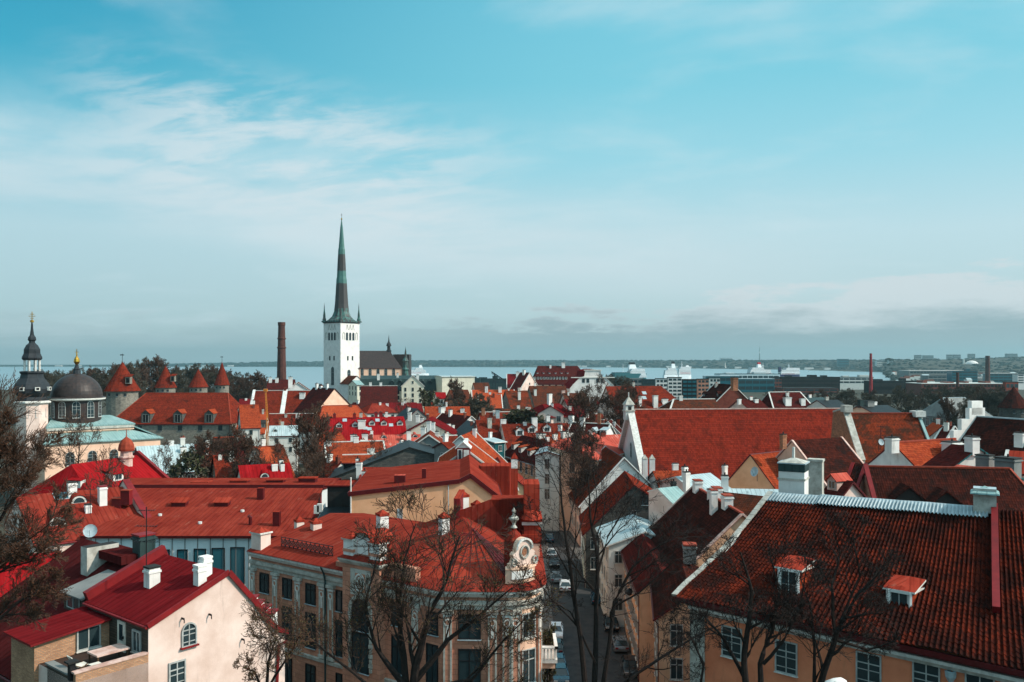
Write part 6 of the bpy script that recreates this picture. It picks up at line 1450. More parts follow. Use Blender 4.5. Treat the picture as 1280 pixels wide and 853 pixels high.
T('flat pale-roofed house with a teal wall and small orange-framed windows', 603, 549, 202, 616, 204, (5, .12), 'metal_pale', 'metal_teal', win=(.9, 1.2, 1.6, 1), gut='trim')
# --- green mansard block and friends
h = T('cream five-storey block with a dark green mansard roof, white gable in its middle', 452, 470, 490, 545, 494, lambda z: mans(10, z, 6.5), 'metal_green', 'ivory', [(473, 474, 1.5, 3), (522, 474, 1.5, 2.5), (497, 472, 1.2, 2.5)], name='mansard_block', win=(1.3, 2.2, 4.2, 3), wst='simple')
for px in (490, 500, 528, 537): dormer(h, px, 481, 2.6, 2.0, 'eyebrow', 'metal_green', 'metal_black')
T('white gabled bay with a rounded corner on the green mansard block', 516, 470, 470, 516, 482, (6.5, .95), 'metal_green', 'ivory', win=(1.1, 2, 3.2, 3), wst='simple', verge=W)
T('small cream gabled bay at the left of the green mansard block', 441, 476, 476, 449, 478, (7, .35), 'metal_verd', 'ivory', win=(1.2, 2, 3.4, 2), wst='simple')
T('plain pale flat-roofed block behind the bare tree, right of the green mansard', 548, 470, 480, 588, 486, (9, .05), 'metal_pale', 'ivory', name='flat_roofed_block', win=None, gut='trim')
T('rust-brown gabled roof right of the pale flat-roofed block', 592, 479, 455, 610, 457, (8, .9), 'tile_brown', 'cream', verge=None)
T('small red roof under the pale flat-roofed block', 545, 491, 430, 556, 431, (5, .6), 'metal_bright', 'palewall')
T('brown weathered gable roof leaning behind the bare trees', 562, 488, 420, 584, 424, (8, .85), 'tile_brown', 'gold_stone', [(568, 492, 1, 1.2)])
T('long bright orange tiled house with two white chimneys in front of the quay sheds', 590, 488, 400, 642, 402, (11, .75), 'tile_bright', 'gold_stone', [(608, 490, 1.4, 2.6), (625, 490, 1.5, 2.4), (623, 500, 1.6, 2.6)], verge=W)
T('lower orange wing with white verge in front of the long bright orange house', 598, 494, 370, 626, 371, (7, .8), 'tile_bright', 'gold_stone', verge=W)
T('weathered brown roof with a mossy slope and pale base, right of the orange house', 632, 489, 380, 658, 383, (10, .9), 'tile_old', 'lime', [(649, 499, 1.2, 3.2, 'palewall')])
T('large mossy brown tile roof in front of the crimson mansard', 662, 483, 400, 706, 404, (13, .9), 'tile_brown', 'lime', [(669, 494, 1.2, 2.6, 'palewall'), (704, 495, 1.6, 2.6, 'pale_clay')])
T('low brown roof left of the bare tree behind the cream red-roofed house', 704, 492, 380, 732, 382, (8, .7), 'tile_brown', 'cream', [(735, 496, 1.1, 1)])
T('red-roofed gabled house at the left end of the crimson mansard', 634, 468, 520, 648, 520, (9, .9), 'metal_crimson', 'cream', [(647, 470, 2, 2.5)], verge=W)
T('plum-roofed house with pale right gable next to the crimson mansard', 650, 466, 510, 662, 505, (10, 1.1), 'tile_plum', 'cream', [(655, 468, 1.5, 2.5)], verge=W)
h = T('large house with crimson mansard roof and a row of many white dormers on the skyline', 672, 458, 560, 722, 562, lambda z: [(-12, z-13), (0, z), (7.5, z-6.5), (10.5, z-12)], 'tile_plum', 'ivory', [(688, 460, 1.2, 2), (704, 459, 2.2, 3)], name='mansard_house', hipA=4, hipB=8, win=(1.3, 2, 4, 1), wst='simple')
for k in range(13): dormer(h, 661+k*3.9, 474.5, 1.2, 1.8, 'shed', 'tile_plum', 'chalk')
for k in range(6): dormer(h, 672+k*7.5, 467.5, .9, 1.0, 'shed', 'metal_crimson', 'chalk')
h = T('white baroque-gabled church-like building with four square windows right of the crimson mansard', 741, 461, 500, 731, 522, lambda z: [(-14, z-12), (-12, z-9.5), (-8, z-5.6), (-5.2, z-4.6), (-4.6, z-1.4), (0, z-.4), (4.6, z-1.4), (5.2, z-4.6), (8, z-5.6), (12, z-9.5), (14, z-12)], 'metal_crimson', 'white', name='baroque_gable_building', win=None, gut='trim')
for px in (727, 732, 743, 748): put_window(h.root, h.pt(-.02, (px-737.5)*.53, P(px, 476, 500).z), -h.d, 1.5, 2.2, 'dark')
m = MB(); zq = P(737, 461, 500).z
for w_, z_ in ((5.4, zq-.9), (13, zq-5.2)): m.bar(h.pt(-.2, -w_, z_), h.pt(-.2, w_, z_), .5, .5, 'trim')
m.build('cornice', h.root)
# --- centre right
h = T('cream house with red hipped roof and a large square white chimney, near the bare trees', 678, 506, 262, 698, 266, (8, .45), 'metal_crimson', 'cream', [(687, 506, 1.3, 3.4)], hipA=3, win=(1, 1.5, 2.4, 2))
T('white-walled gabled bay on the cream red-roofed house', 688, 508, 255, 689, 262, (4, .6), 'metal_crimson', 'cream', win=(1.1, 1.6, 2.0, 2))
T('crimson-roofed side house with attic window right of the cream red-roofed house', 706, 500, 280, 722, 282, (7, .8), 'metal_crimson', 'cream', [(712, 512, 1, 1.2)])
T('row house with red roof and white edging at the left of the red terrace row', 600, 516, 285, 640, 287, (7, .7), 'tile_red', 'cream', [(622, 522, 1.2, 2.4, 'galv'), (604, 519, 1.1, 2.5, 'gold_stone')], cap=W)
T('low roof behind the red terrace row with pale wall strip', 628, 512, 300, 672, 302, (6, .6), 'tile_brown', 'palewall', [(648, 514, 1, 2)])
T('red roof with white-edged dormer and gold-stone chimney left of the red terrace row', 596, 526, 245, 632, 247, (7, .8), 'tile_red', 'cream', [(612, 534, 1.2, 2.6, 'trim_dirty'), (629, 538, 1.5, 3.2)])
T('long red tiled terrace row with two white chimneys and a skylight', 628, 531, 240, 712, 244, (8.5, .75), 'tile_red', 'cream', [(656, 531, 1.0, .8), (668, 537, 1.5, 3.4), (685, 524, 1, 1.0), (648, 540, 1, 1.4)], [(650, 545, 2.2, 1.6, 'gable', None, 'chalk'), (665, 541, 2.2, 1.4, 'gable', None, 'chalk'), (684, 540, 2.2, 1.4, 'gable', None, 'chalk')], gut='trim')
T('rust-red upper roof behind the long red terrace row, right half', 674, 523, 262, 712, 264, (8, .75), 'tile_orange', 'cream', cap='clay')
T('lower bright orange roof with a white domed vent, right of the yellow corner house', 678, 550, 200, 712, 204, (7, .6), 'tile_orange', 'cream', [(713, 549, 1.1, 1.5), (706, 548, 1.6, 1.6, 'palewall', 0)], cap='clay')
T('second orange roof under the domed vent beside the pale pink roof', 678, 545, 215, 704, 217, (6, .7), 'tile_orange', 'cream', [(676, 548, 2.0, 1.2, 'palewall')])
h = T('dark plum-roofed house with white arched dormers and white verge at the right', 716, 529, 232, 762, 226, (8, .9), 'tile_plum', 'white', [(728, 538, 1.2, 3.4), (714, 527, 1.3, 1.6), (700, 536, 1, 1)], cap=W, verge=W)
dormer(h, 741, 545, 1.7, 1.4, 'gable', 'galv', 'chalk'); dormer(h, 754, 545, 1.9, 1.5, 'shed', 'galv', 'chalk')
T('small dark gabled house with white verge left of the great red church roof', 760, 528, 235, 764, 244, (5, .95), 'tile_plum', 'white', [(749, 527, 1.1, 2.2, 'gold_stone'), (773, 531, 1, 1.6, 'clay')], verge=W)
T('salmon metal-roofed wing against the great red church roof', 742, 545, 205, 775, 207, (8, .45), 'metal_pink', 'cream', gut='metal_pink')
T('low red roof with small white chimneys in the bushy yard behind the church gable', 730, 519, 270, 752, 272, (6, .6), 'tile_red', 'gold_stone', [(734, 522, .9, 1.2)])
h = T('orange-red hipped roof with a bright skylight, behind the church belfry', 758, 484, 330, 826, 335, (11.5, .85), 'tile_red', 'cream', [(791, 490, 2, 1.2, 'red_paint', 0), (800, 507, 1.2, 3.6), (819, 508, 1.8, 4.2), (830, 504, 1.6, 1.6), (832, 504, 1.6, 1.6)], hipB=8, cap='clay', gut='tile_red')
for py in (493, 499): dormer(h, 806, py, 1.5, 1.5, 'skylight', glass='galv')
T('brown hipped roof close behind the great church ridge', 842, 500, 240, 892, 242, (9, .6), 'tile_brown', 'cream', hipA=5, cap=W)
T('dark red steep-roofed house with red end wall and a stout pale chimney', 894, 480, 300, 916, 285, (13, .95), 'tile_dark', 'brick_red', [(918, 486, 2.2, 3.6, 'gold_stone')], [(880, 496, 1.8, 1, 'gable', None, 'soot'), (897, 496, 1.8, 1, 'gable', None, 'soot')], verge=W)
T('small dark house with ball finials behind the great church ridge', 924, 500, 260, 948, 262, (6, .5), 'tile_plum', 'cream', [(924, 503, 1, 1), (945, 503, 1.2, 1.0)])
T('plum hipped roof with white edges behind the great church ridge', 961, 491, 285, 1000, 288, (9, 1.0), 'tile_plum', 'cream', [(984, 505, 2.2, 2.2), (1003, 505, 1.6, 1.8)], hipA=2, hipB=3, cap=W, verge=W)
T('black felt-roofed house with pale edging right of the plum hipped roof', 1002, 498, 290, 1028, 294, (9, .45), 'metal_green', 'palewall', [(1034, 506, 1.4, 1.6)])
T('low black-roofed annex beside the brick chimney over the church ridge', 1022, 501, 270, 1046, 272, (6, .4), 'metal_black', 'palewall')
T('peach flat-topped house with dark rooftop hut behind the weathered tile roof', 1075, 508, 250, 1108, 254, (7, .35), 'metal_black', 'peach', [(1086, 507, 2.5, 1.3, 'grey', 0), (1076, 507, 1.5, 1.6, 'metal_green', 0)])
# --- great red church roof (hall church)
ch = T('great hall church with a vast red tile roof and white left gable', 789, 513, 180, 1060, 184, (13.5, 1.02), 'tile_church', 'white', name='hall_church', cat='church', cap='pale_clay', ov=.1, ove=.3, win=(1.4, 4, 6, 1), wst='archmany')
m = MB()
for (a, za), (b, zb2) in zip(ch.prof, ch.prof[1:]): m.slab([ch.pt(-.9, a, za+.55), ch.pt(.5, a, za+.55), ch.pt(.5, b, zb2+.55), ch.pt(-.9, b, zb2+.55)], .9, 'trim', 'trim', V((0, 0, 1)))
m.build('coping', ch.roof)
m = MB(); q = ch.pt(-.6, .2, ch.A.z if False else P(789, 513, 180).z)
m.box(-.9, .9, -.8, .8, -2.0, 1.2, 'palewall', .2, q); m.box(-1.1, 1.1, -1, 1, -.2, .1, 'trim_dirty', .2, q); m.lathe([(1.5, 1.2), (0, 3.0)], q, 'trim_dirty', 4, .2+R(45)); m.tube([q+V((0, 0, 2.9)), q+V((0, 0, 3.8))], .12, 'palewall', 5); m.box(-.35, .35, -.86, -.78, -.0, .9, 'soot', .2, q); m.build('bell_turret', ch.roof)
for px in (806, 815): 
    m = MB(); a = P(px, 583, 163); m.box(-.5, .5, -.5, .5, -9, 1.4, 'chalk', 0, a); m.lathe([(.8, 1.4), (0, 2.3)], a, 'trim_dirty', 4, R(45)); m.build('buttress', ch.root)
T('red tiled lean-to beneath the great church roof', 818, 590, 160, 852, 161, (4, .5, 7, .75), 'tile_orange', 'white', win=None)
# weathered tile house with the stone gable
h = T('weathered patchy tile roof with a tall ochre stone gable at its left end', 1060, 518, 150, 1146, 150, (7, 1.12), 'tile_old', 'gold_stone', [(1149, 519, .9, .9, 'palewall')], name='stone_gable_house', ov=.05, cap='clay')
m = MB(); pz = [(-6, P(1060, 518, 150).z-6.4), (-4.6, P(1060, 518, 150).z+.1), (0, P(1060, 518, 150).z+.9), (7, P(1060, 518, 150).z-7.4)]
m.slab([h.pt(-.9, a, z) for a, z in pz]+[h.pt(-.9, 7, -4), h.pt(-.9, -6, -4)], 1.0, 'gold_stone', 'trim_dirty', -h.d); m.build('gable_wall', h.root)
m = MB()
for (a, za), (b, zb2) in zip(pz, pz[1:]): m.bar(h.pt(-.4, a, za+.1), h.pt(-.4, b, zb2+.1), 1.15, .3, 'trim_dirty')
m.obox(h.pt(-.4, .4, pz[2][1]+.1), h.d*.7, h.s*1.0, V((0, 0, .6)), 'trim_dirty'); m.build('coping', h.root)
m = MB()
for (a, za), (b, zb2) in zip(h.prof[1:], h.prof[2:]): m.bar(h.pt(h.L+.1, a, za+.25), h.pt(h.L+.1, b, zb2+.25), .5, .35, 'metal_verd')
m.obox(h.pt(h.L, .3, h.prof[1][1]+.1), h.d*.9, h.s*1.2, V((0, 0, .5)), 'trim'); m.build('verge', h.roof)
m = MB(); q = P(1110, 580, 128); m.tube([q, q+V((0, 0, 2.4))], .28, 'palewall', 8); m.build('vent_pipe', h.roof); dish(h.roof, P(1101, 553, 130), .5); antenna(h.roof, P(1101, 560, 131), 3.4)
T('mossy dark tile roof with pale left gable, tucked against the stone gable', 990, 552, 138, 1052, 144, (9, .95), 'tile_dark', 'peach', [(979, 556, .9, 1.6, 'gold_stone')], verge='pale_clay', ov=.1)
h = T('orange tiled gabled house with a satellite dish on its beige gable end', 938, 569, 138, 976, 143, (7.5, 1.05), 'tile_orange', 'sand', [(906, 603, .8, 2.8)], ov=.1, win=None)
dish(h.root, P(944, 590, 134), .8, V((-.9, -.5, .3)))
T('bright orange tiled roof between two white firewalls, on the right', 1116, 555, 118, 1194, 124, (7, .8), 'tile_orange', 'chalk', [(1115, 560, 1.5, 1.4), (1190, 574, 2.2, 2.4), (1199, 577, 2.0, 2.2)], ov=.05, win=None, cap='clay')
h = T('very long dark brown tiled house with two pointed dormers, behind the pale ridge', 1084, 585, 98, 1262, 96, (11, .95), 'tile_dark', 'ochre', hipB=5, cap='clay', ov=.1, win=None, name='long_house')
for px, py in ((1136, 640), (1183, 646)): dormer(h, px, py, 3.6, 1.2, 'gable', 'tile_dark', 'soot')
m = MB()
for (a, za), (b, zb2) in zip(h.prof[1:], h.prof[2:]): m.bar(h.pt(-.2, a, za+.3), h.pt(-.2, b, zb2+.3), .5, .35, 'red_paint')
m.build('verge', h.roof)
T('dark-roofed narrow house with pale gable and red verge left of the very long brown roof', 1066, 581, 101, 1082, 100, (9, .95), 'tile_dark', 'cream', ov=.1, win=None, verge='red_paint')
h = T('dark red steep roof with a small white-framed dormer beside the big white chimney', 1044, 600, 92, 1064, 90, (8, .9), 'tile_plum', 'cream', win=None)
dormer(h, 1040, 613, 1.4, 1.1, 'gable', 'metal_pink', 'pale_clay')
T('low roofs with mossy rust-red tiles at the right edge under the long brown roof', 1252, 637, 84, 1300, 84, (6, .7), 'tile_dark', 'cream', win=None)
sg = T('dark brick-red roofed house with a white stepped gable on the right', 1222, 522, 135, 1330, 122, (13.5, 1.0), 'tile_dark', 'chalk', [(1276, 555, 1.4, 1.6)], name='stepped_gable_house', cap='galv', ov=.05, gut='tile_dark', win=None)
m = MB(); zt3 = P(1222, 522, 135).z
for k in range(8):
    for e in (-1, 1):
        t0_ = k*1.7; z_ = zt3+1.5-t0_*1.0; a_, b_ = sorted((e*t0_, e*(t0_+1.7)))
        m.slab([sg.pt(-.8, a_, z_), sg.pt(-.8, b_, z_), sg.pt(-.05, b_, z_), sg.pt(-.05, a_, z_)], 3.2, 'chalk', 'chalk', V((0, 0, 1)))
m.slab([sg.pt(-.8, -1.2, zt3+2.6), sg.pt(-.8, 1.2, zt3+2.6), sg.pt(-.05, 1.2, zt3+2.6), sg.pt(-.05, -1.2, zt3+2.6)], 2.2, 'chalk', 'chalk', V((0, 0, 1))); m.build('stepped_gable', sg.root)
T('small dark roof with pale chimney and dish in front of the stepped gable house', 1192, 557, 112, 1222, 108, (5, .6), 'tile_plum', 'palewall', [(1215, 562, 1.4, 1.6)], gut='metal_teal', win=None)
T('pink metal shed roofs with teal gutter below the stepped gable', 1200, 583, 104, 1250, 100, (5, .3), 'metal_pink', 'palewall', [(1231, 584, 1.6, 1.4, 'grey'), (1260, 590, 2.2, 1.6, 'grey')], gut='metal_teal', win=None)
T('orange metal-roofed small gable with pale chimney stack at the right edge', 1262, 565, 108, 1300, 106, (4, .6), 'metal_orange', 'cream', win=None, verge=W)
T('bright orange roof of a far gabled house between tile roofs and grey glass house', 1166, 529, 210, 1178, 200, (8, .9), 'tile_bright', 'chalk', win=None)
T('small crimson-roofed house behind the stepped gable beside the bright orange one', 1180, 533, 200, 1192, 198, (6, .9), 'tile_plum', 'chalk', win=None, verge=W)
h = T('grey house with a glassy faceted roof among bare trees on the right', 1178, 498, 330, 1206, 334, (9, .8), 'grey', 'grey', cap='galv', win=(1.6, 3, 3, 2), hipA=4, hipB=4, name='glass_roofed_house')
# --- metal roofs before the church
h = T('pale seamed metal roof with grime, first of the two below the church roof', 846, 597, 132, 886, 136, (4, .3, 9, .45), 'metal_pale', 'cream', [(856, 600, .8, 2.0), (858, 612, .9, 2.6), (842, 611, .7, 1.0, 'metal_black')], win=None, gut='trim')
T('long pale green metal roof strip behind the pale chimney, right of the grimy one', 895, 612, 118, 972, 117, (3, .3, 6, .3), 'metal_pale', 'cream', [(906, 613, .9, 2.0), (872, 622, .9, 1.8)], win=None, gut='trim')
T('teal-tinted lean-to metal roof left of the two pale metal roofs', 822, 612, 122, 846, 124, (2, .3, 7, .55), 'metal_verd', 'cream', win=None, gut='trim', ov=.05)
T('brown tile roof with small chimneys between the pale metal roof and the big pantile roof', 898, 616, 108, 956, 104, (3, .5, 7, .6), 'tile_brown', 'cream', [(892, 622, 1.3, 1.0), (904, 632, 1.2, 1.3)], win=None)

# ================================================================ houses along the right side of the street
def TS(label, pxA, pyA, YA, pxB, YB, prof, roof, wall, chim=(), **k):
    A = P(pxA, pyA, YA); B = V(((pxB-CX)*YB/F, YB, A.z))
    pr = prof(A.z); h = house('street_house', label, 'house', A, B, pr, -5.2, roof, wall, **k)
    for c in chim: chimney(h, c[0], c[1], c[2], c[2]*.8, c[3], c[4] if len(c) > 4 else 'chalk', c[5] if len(c) > 5 else 'clay', 0)
    return h
# ridges run from far to near: positive side of the profile is the street side
h = TS('dark pantile-roofed street house with white chimneys along its ridge', 868, 609, 116, 927, 95, lambda z: [(-6, z-5), (0, z), (8.4, z-8)], 'tile_dark', 'yellow', [(892, 640, .95, 2.6)], verge='pale_clay', win=(1.0, 1.7, 2.2, 3), gut='darkred', cap='clay')
for px, py in ((872, 612), (896, 622), (909, 632)): chimney(h, px, py, 1.5, 1.0, 1.2, 'chalk', 'clay', 0)
HS1 = h
h = TS('mossy dark tile-roofed street house with whitewashed gable', 757, 559, 181, 780, 160, lambda z: [(-5, z-5), (0, z), (8.6, z-9.3)], 'tile_old', 'cream', verge='chalk', win=(.9, 1.6, 2.4, 3), wallB='chalk')
h = TS('dark red-roofed street house with a grey-brown stone gable facing the viewer', 781, 590, 147, 792, 131, lambda z: [(-8.5, z-5.6), (0, z), (7.8, z-7.8)], 'tile_red', 'ivory', [(729, 662, .8, .8, 'clay')], win=(.9, 1.7, 2.1, 3), wallB='lime_dark')
put_window(h.root, P(806, 626, 130.7), V((0, -1, 0)), .9, 1.2, 'dark')
h = TS('low street house with pale blue tin roof and dirty white walls', 790, 645, 124, 806, 112, lambda z: [(-3.5, z-1.2), (0, z), (5.2, z-1.9)], 'metal_pale', 'palewall', win=(.9, 1.5, 2.3, 3), gut='trim')
h = TS('narrow yellow street house with plum lean-to roof beside the tin-roofed one', 802, 668, 112, 826, 92, lambda z: [(-3, z-2), (0, z), (2.7, z-2.3)], 'tile_plum', 'yellow', win=(.9, 1.6, 2.1, 3))
h = TS('sunlit yellow street house nearest the orange corner wall', 851, 700, 91.8, 862, 78, lambda z: [(-4, z-2), (0, z), (3.2, z-2.4)], 'tile_dark', 'yellow', [(862, 695, 1.6, 1.2, 'grey')], win=(1.0, 1.8, 2.2, 3))
# end of the street
h = TS('yellow corner house with dark red hipped roof and orange dormers at the street end', 653, 545, 205, 694, 186, lambda z: [(-6, z-5.2), (0, z), (5.2, z-4.6)], 'tile_plum', 'yellow', win=(1.1, 2.0, 2.8, 3), wst='plain', hipB=5, gut='galv')
for px, py in ((641, 562), (650, 566), (661, 570)): dormer(h, px, py, 1.7, 1.3, 'shed', 'tile_bright', 'palewall')
h = T('peach house with a faded pink-striped metal roof, at the street bend behind the bare tree', 706, 549, 178, 742, 192, (3, .5, 8, .5), 'metal_pink', 'peach', win=(1, 1.9, 2.6, 3), gut='trim', hipA=2, zb=-6)
T('pale grey narrow house turning the corner beside the yellow one', 684, 565, 176, 690, 190, (2.6, .3), 'galv', 'palewall', win=(.9, 2.0, 2.4, 3), zb=-6)
# left side of the street beyond the ornate house
T('red-roofed house with a dormer on the left side of the street', 632, 590, 150, 622, 172, (5, .8), 'metal_red', 'sand', [(638, 600, .8, 1.6)], win=(1, 1.7, 2.5, 2))
T('cream house behind the red roof boxes on the left side of the street', 604, 566, 180, 596, 196, (6, .7), 'tile_orange', 'cream', win=(1, 1.6, 2.5, 2))
# ================================================================ street, cars
L_ = [(3.6, 72), (3.9, 93), (4.4, 120), (5.4, 150), (6.4, 185), (6.0, 205)]
Rr = [(16.5, 72), (15.2, 93), (14.8, 121), (13.0, 150), (9.8, 188), (9.2, 205)]
def strip(a, b, z, mt, name):
    m = MB()
    for i in range(len(a)-1): m.face([V((*a[i], z+ground(*a[i])+5 if False else z)), V((*b[i], z)), V((*b[i+1], z)), V((*a[i+1], z))], mt)
    o = m.build(name, kind='structure'); return o
strip(L_, Rr, -4.98, 'asphalt', 'street')
m = MB()
for side, e in ((L_, 1), (Rr, -1)):
    for (x0, y0), (x1, y1) in zip(side, side[1:]):
        m.slab([V((x0-e*1.0, y0, -4.85)), V((x0+e*1.2, y0, -4.85)), V((x1+e*1.2, y1, -4.85)), V((x1-e*1.0, y1, -4.85))], .2, 'pavement', 'pavement', V((0, 0, 1)))
m.build('pavement', kind='structure')
def car_proto():
    r = thing('parked_car', 'parked car', 'car', (0, 0, 0))
    # side profile (length along y), extruded in x with a tapered cabin
    body = [(-2.15, .35), (-2.2, .7), (-1.95, .9), (-1.0, .98), (1.3, .98), (2.0, .92), (2.2, .7), (2.15, .35)]
    m = MB(); n = len(body); w0 = .88
    def ring(x, k): return [V((x, y*k, z if z < .6 else z-(1-k)*.3)) for y, z in body]
    R_ = [ring(-w0, .97), ring(-w0+.1, 1.), ring(w0-.1, 1.), ring(w0, .97)]
    for a, b in zip(R_, R_[1:]):
        for i in range(n): m.face([a[i], a[(i+1) % n], b[(i+1) % n], b[i]], 'car_grey')
    m.face(R_[0], 'car_grey'); m.face(R_[-1], 'car_grey')
    roof = [(-1.55, 1.36), (-1.3, 1.44), (.1, 1.45), (.45, 1.38)]
    m.slab([V((-.62, -1.4, 1.46)), V((.62, -1.4, 1.46)), V((.62, .25, 1.46)), V((-.62, .25, 1.46))], .06, 'car_grey', 'car_grey', V((0, 0, 1)))
    for x in (-1, 1):
        for a, b in (((.83, -1.95, .95), (.62, -1.4, 1.44)), ((.83, 1.15, .97), (.62, .25, 1.44)), ((.83, -.5, .97), (.63, -.5, 1.44))): m.bar(V((x*a[0], a[1], a[2])), V((x*b[0], b[1], b[2])), .09, .09, 'car_grey')
    m.build('body', r)
    m = MB(); lo = [V((-.8, -1.9, .96)), V((.8, -1.9, .96)), V((.8, 1.15, .96)), V((-.8, 1.15, .96))]; hi = [V((-.6, -1.38, 1.41)), V((.6, -1.38, 1.41)), V((.6, .22, 1.41)), V((-.6, .22, 1.41))]
    for i in range(4): m.face([lo[i], lo[(i+1) % 4], hi[(i+1) % 4], hi[i]], 'glass')
    m.build('windows', r)
    for x in (-.8, .8):
        for y in (-1.35, 1.35):
            m = MB(); m.tube([V((x-.1, y, .32)), V((x+.1, y, .32))], .32, 'tyre', 14); wl = m.build('wheel', r)
            m = MB(); m.tube([V((x-.11, y, .32)), V((x+.11, y, .32))], .19, 'chrome', 10); m.build('rim', wl)
    for x in (-.62, .62):
        m = MB(); m.obox(V((x, 2.14, .68)), V((.2, 0, 0)), V((0, .05, 0)), V((0, 0, .09)), 'chalk'); m.build('headlight', r)
        m = MB(); m.obox(V((x, -2.16, .72)), V((.18, 0, 0)), V((0, .05, 0)), V((0, 0, .09)), 'red_paint'); m.build('tail_light', r)
    return r
cp = car_proto()
cars = [(5.3, 93.5, 'car_blue', 'dark blue parked car below the corner house, nearest the viewer'), (5.3, 103, 'car_black', 'black parked car half hidden by shrubs beside the corner house'), (5.2, 97.8, 'car_blue', 'petrol blue parked car second in the line under the balcony'), (5.6, 108.5, 'car_white', 'white parked car just beyond the balcony of the corner house'),
 (8.2, 131, 'car_white', 'white car standing in mid street seen from behind'), (7.0, 136, 'car_grey', 'grey parked car left of the white car in mid street'), (7.2, 146, 'car_black', 'black parked car beyond the white car in mid street'), (7.1, 153, 'car_silver', 'silver parked car in the far left line of the street'),
 (7.3, 166, 'car_blue', 'blue parked car far up the street near its bend'), (13.0, 112, 'car_black', 'black parked car on the right kerb behind the tree stems'), (13.2, 104, 'car_grey', 'dark grey parked car on the right kerb, nearer the viewer'), (12.4, 124, 'car_blue', 'dark blue parked car on the right kerb, farthest of the three'), (13.3, 96, 'car_black', 'black van-like parked car low on the right kerb by the lowest tree fork')]
for i, (x, y, mt, lb_) in enumerate(cars):
    c = cp if i == 0 else dup(cp); c.location = (x, y, -4.97); c['_o'] = (x, y, -4.97); c['label'] = lb_; c['group'] = 'cars parked along the street'; c.rotation_euler = (0, 0, R(random.Random(i).uniform(-3, 3)+(180 if i % 3 == 0 else 0)-2))
    for ch in c.children:
        if ch.name.startswith('body'): ch.material_slots[0].link = 'OBJECT'; ch.material_slots[0].material = MT[mt]
# street lamps on brackets
for px, py, Y_, lb_ in ((787, 741, 100, 'dark round bracket lamp on the yellow street facade'),):
    q = P(px, py, Y_); r = thing('wall_lamp', lb_, 'lamp', q); m = MB(); m.lathe([(.1, .5), (.5, .2), (.55, 0), (.2, -.3), (0, -.35)], q, 'iron', 10); m.build('lamp_shade', r); m = MB(); m.bar(q+V((0, 0, .4)), q+V((1.8, .3, .6)), .07, .07, 'iron'); m.build('bracket', r)
# spotted figure peeping in at the bottom edge
q = P(1047, 861, 40); r = thing('spotted_figure', 'white figure with black patches peeping in at the bottom edge below the orange wall', 'figure', (q.x, q.y, q.z-1.2))
m = MB(); bd = [(-.62, .16, -.05), (-.42, .26, .12), (-.1, .29, .2), (.18, .26, .26), (.34, .2, .2)]
for k in range(1): m.tube([q+V((x, 0, z)) for x, r_, z in bd], [r_ for x, r_, z in bd], 'chalk', 12)
m.tube([q+V((.3, -.05, .1)), q+V((.55, -.1, .1)), q+V((.72, -.12, .16)), q+V((.86, -.12, .1))], [.14, .16, .15, .1], 'chalk', 10)
for x in (-.45, .2):
    for y in (-.14, .14): m.tube([q+V((x, y, 0)), q+V((x, y, -1.2))], [.09, .06], 'chalk', 8)
m.build('body', r, smooth=True)
m = MB()
for x, z, s_, y in ((-.5, .1, .13, -.17), (-.2, .3, .1, -.2), (.02, .22, .13, -.24), (-.33, .02, .1, -.24), (.45, .14, .07, -.2)):
    c = q+V((x, y, z)); m.lathe([(0, -s_), (s_*.8, -s_*.5), (s_, 0), (s_*.7, s_*.7), (0, s_)], c, 'black', 8)
m.build('patch', r)
for e in (0,):
    m = MB(); m.box(-.9, .9, -.5, .5, -1.5, -1.2, 'grey', 0, q); m.box(-.2, .2, -.2, .2, -14, -1.5, 'grey', 0, q); m.build('pedestal', r)
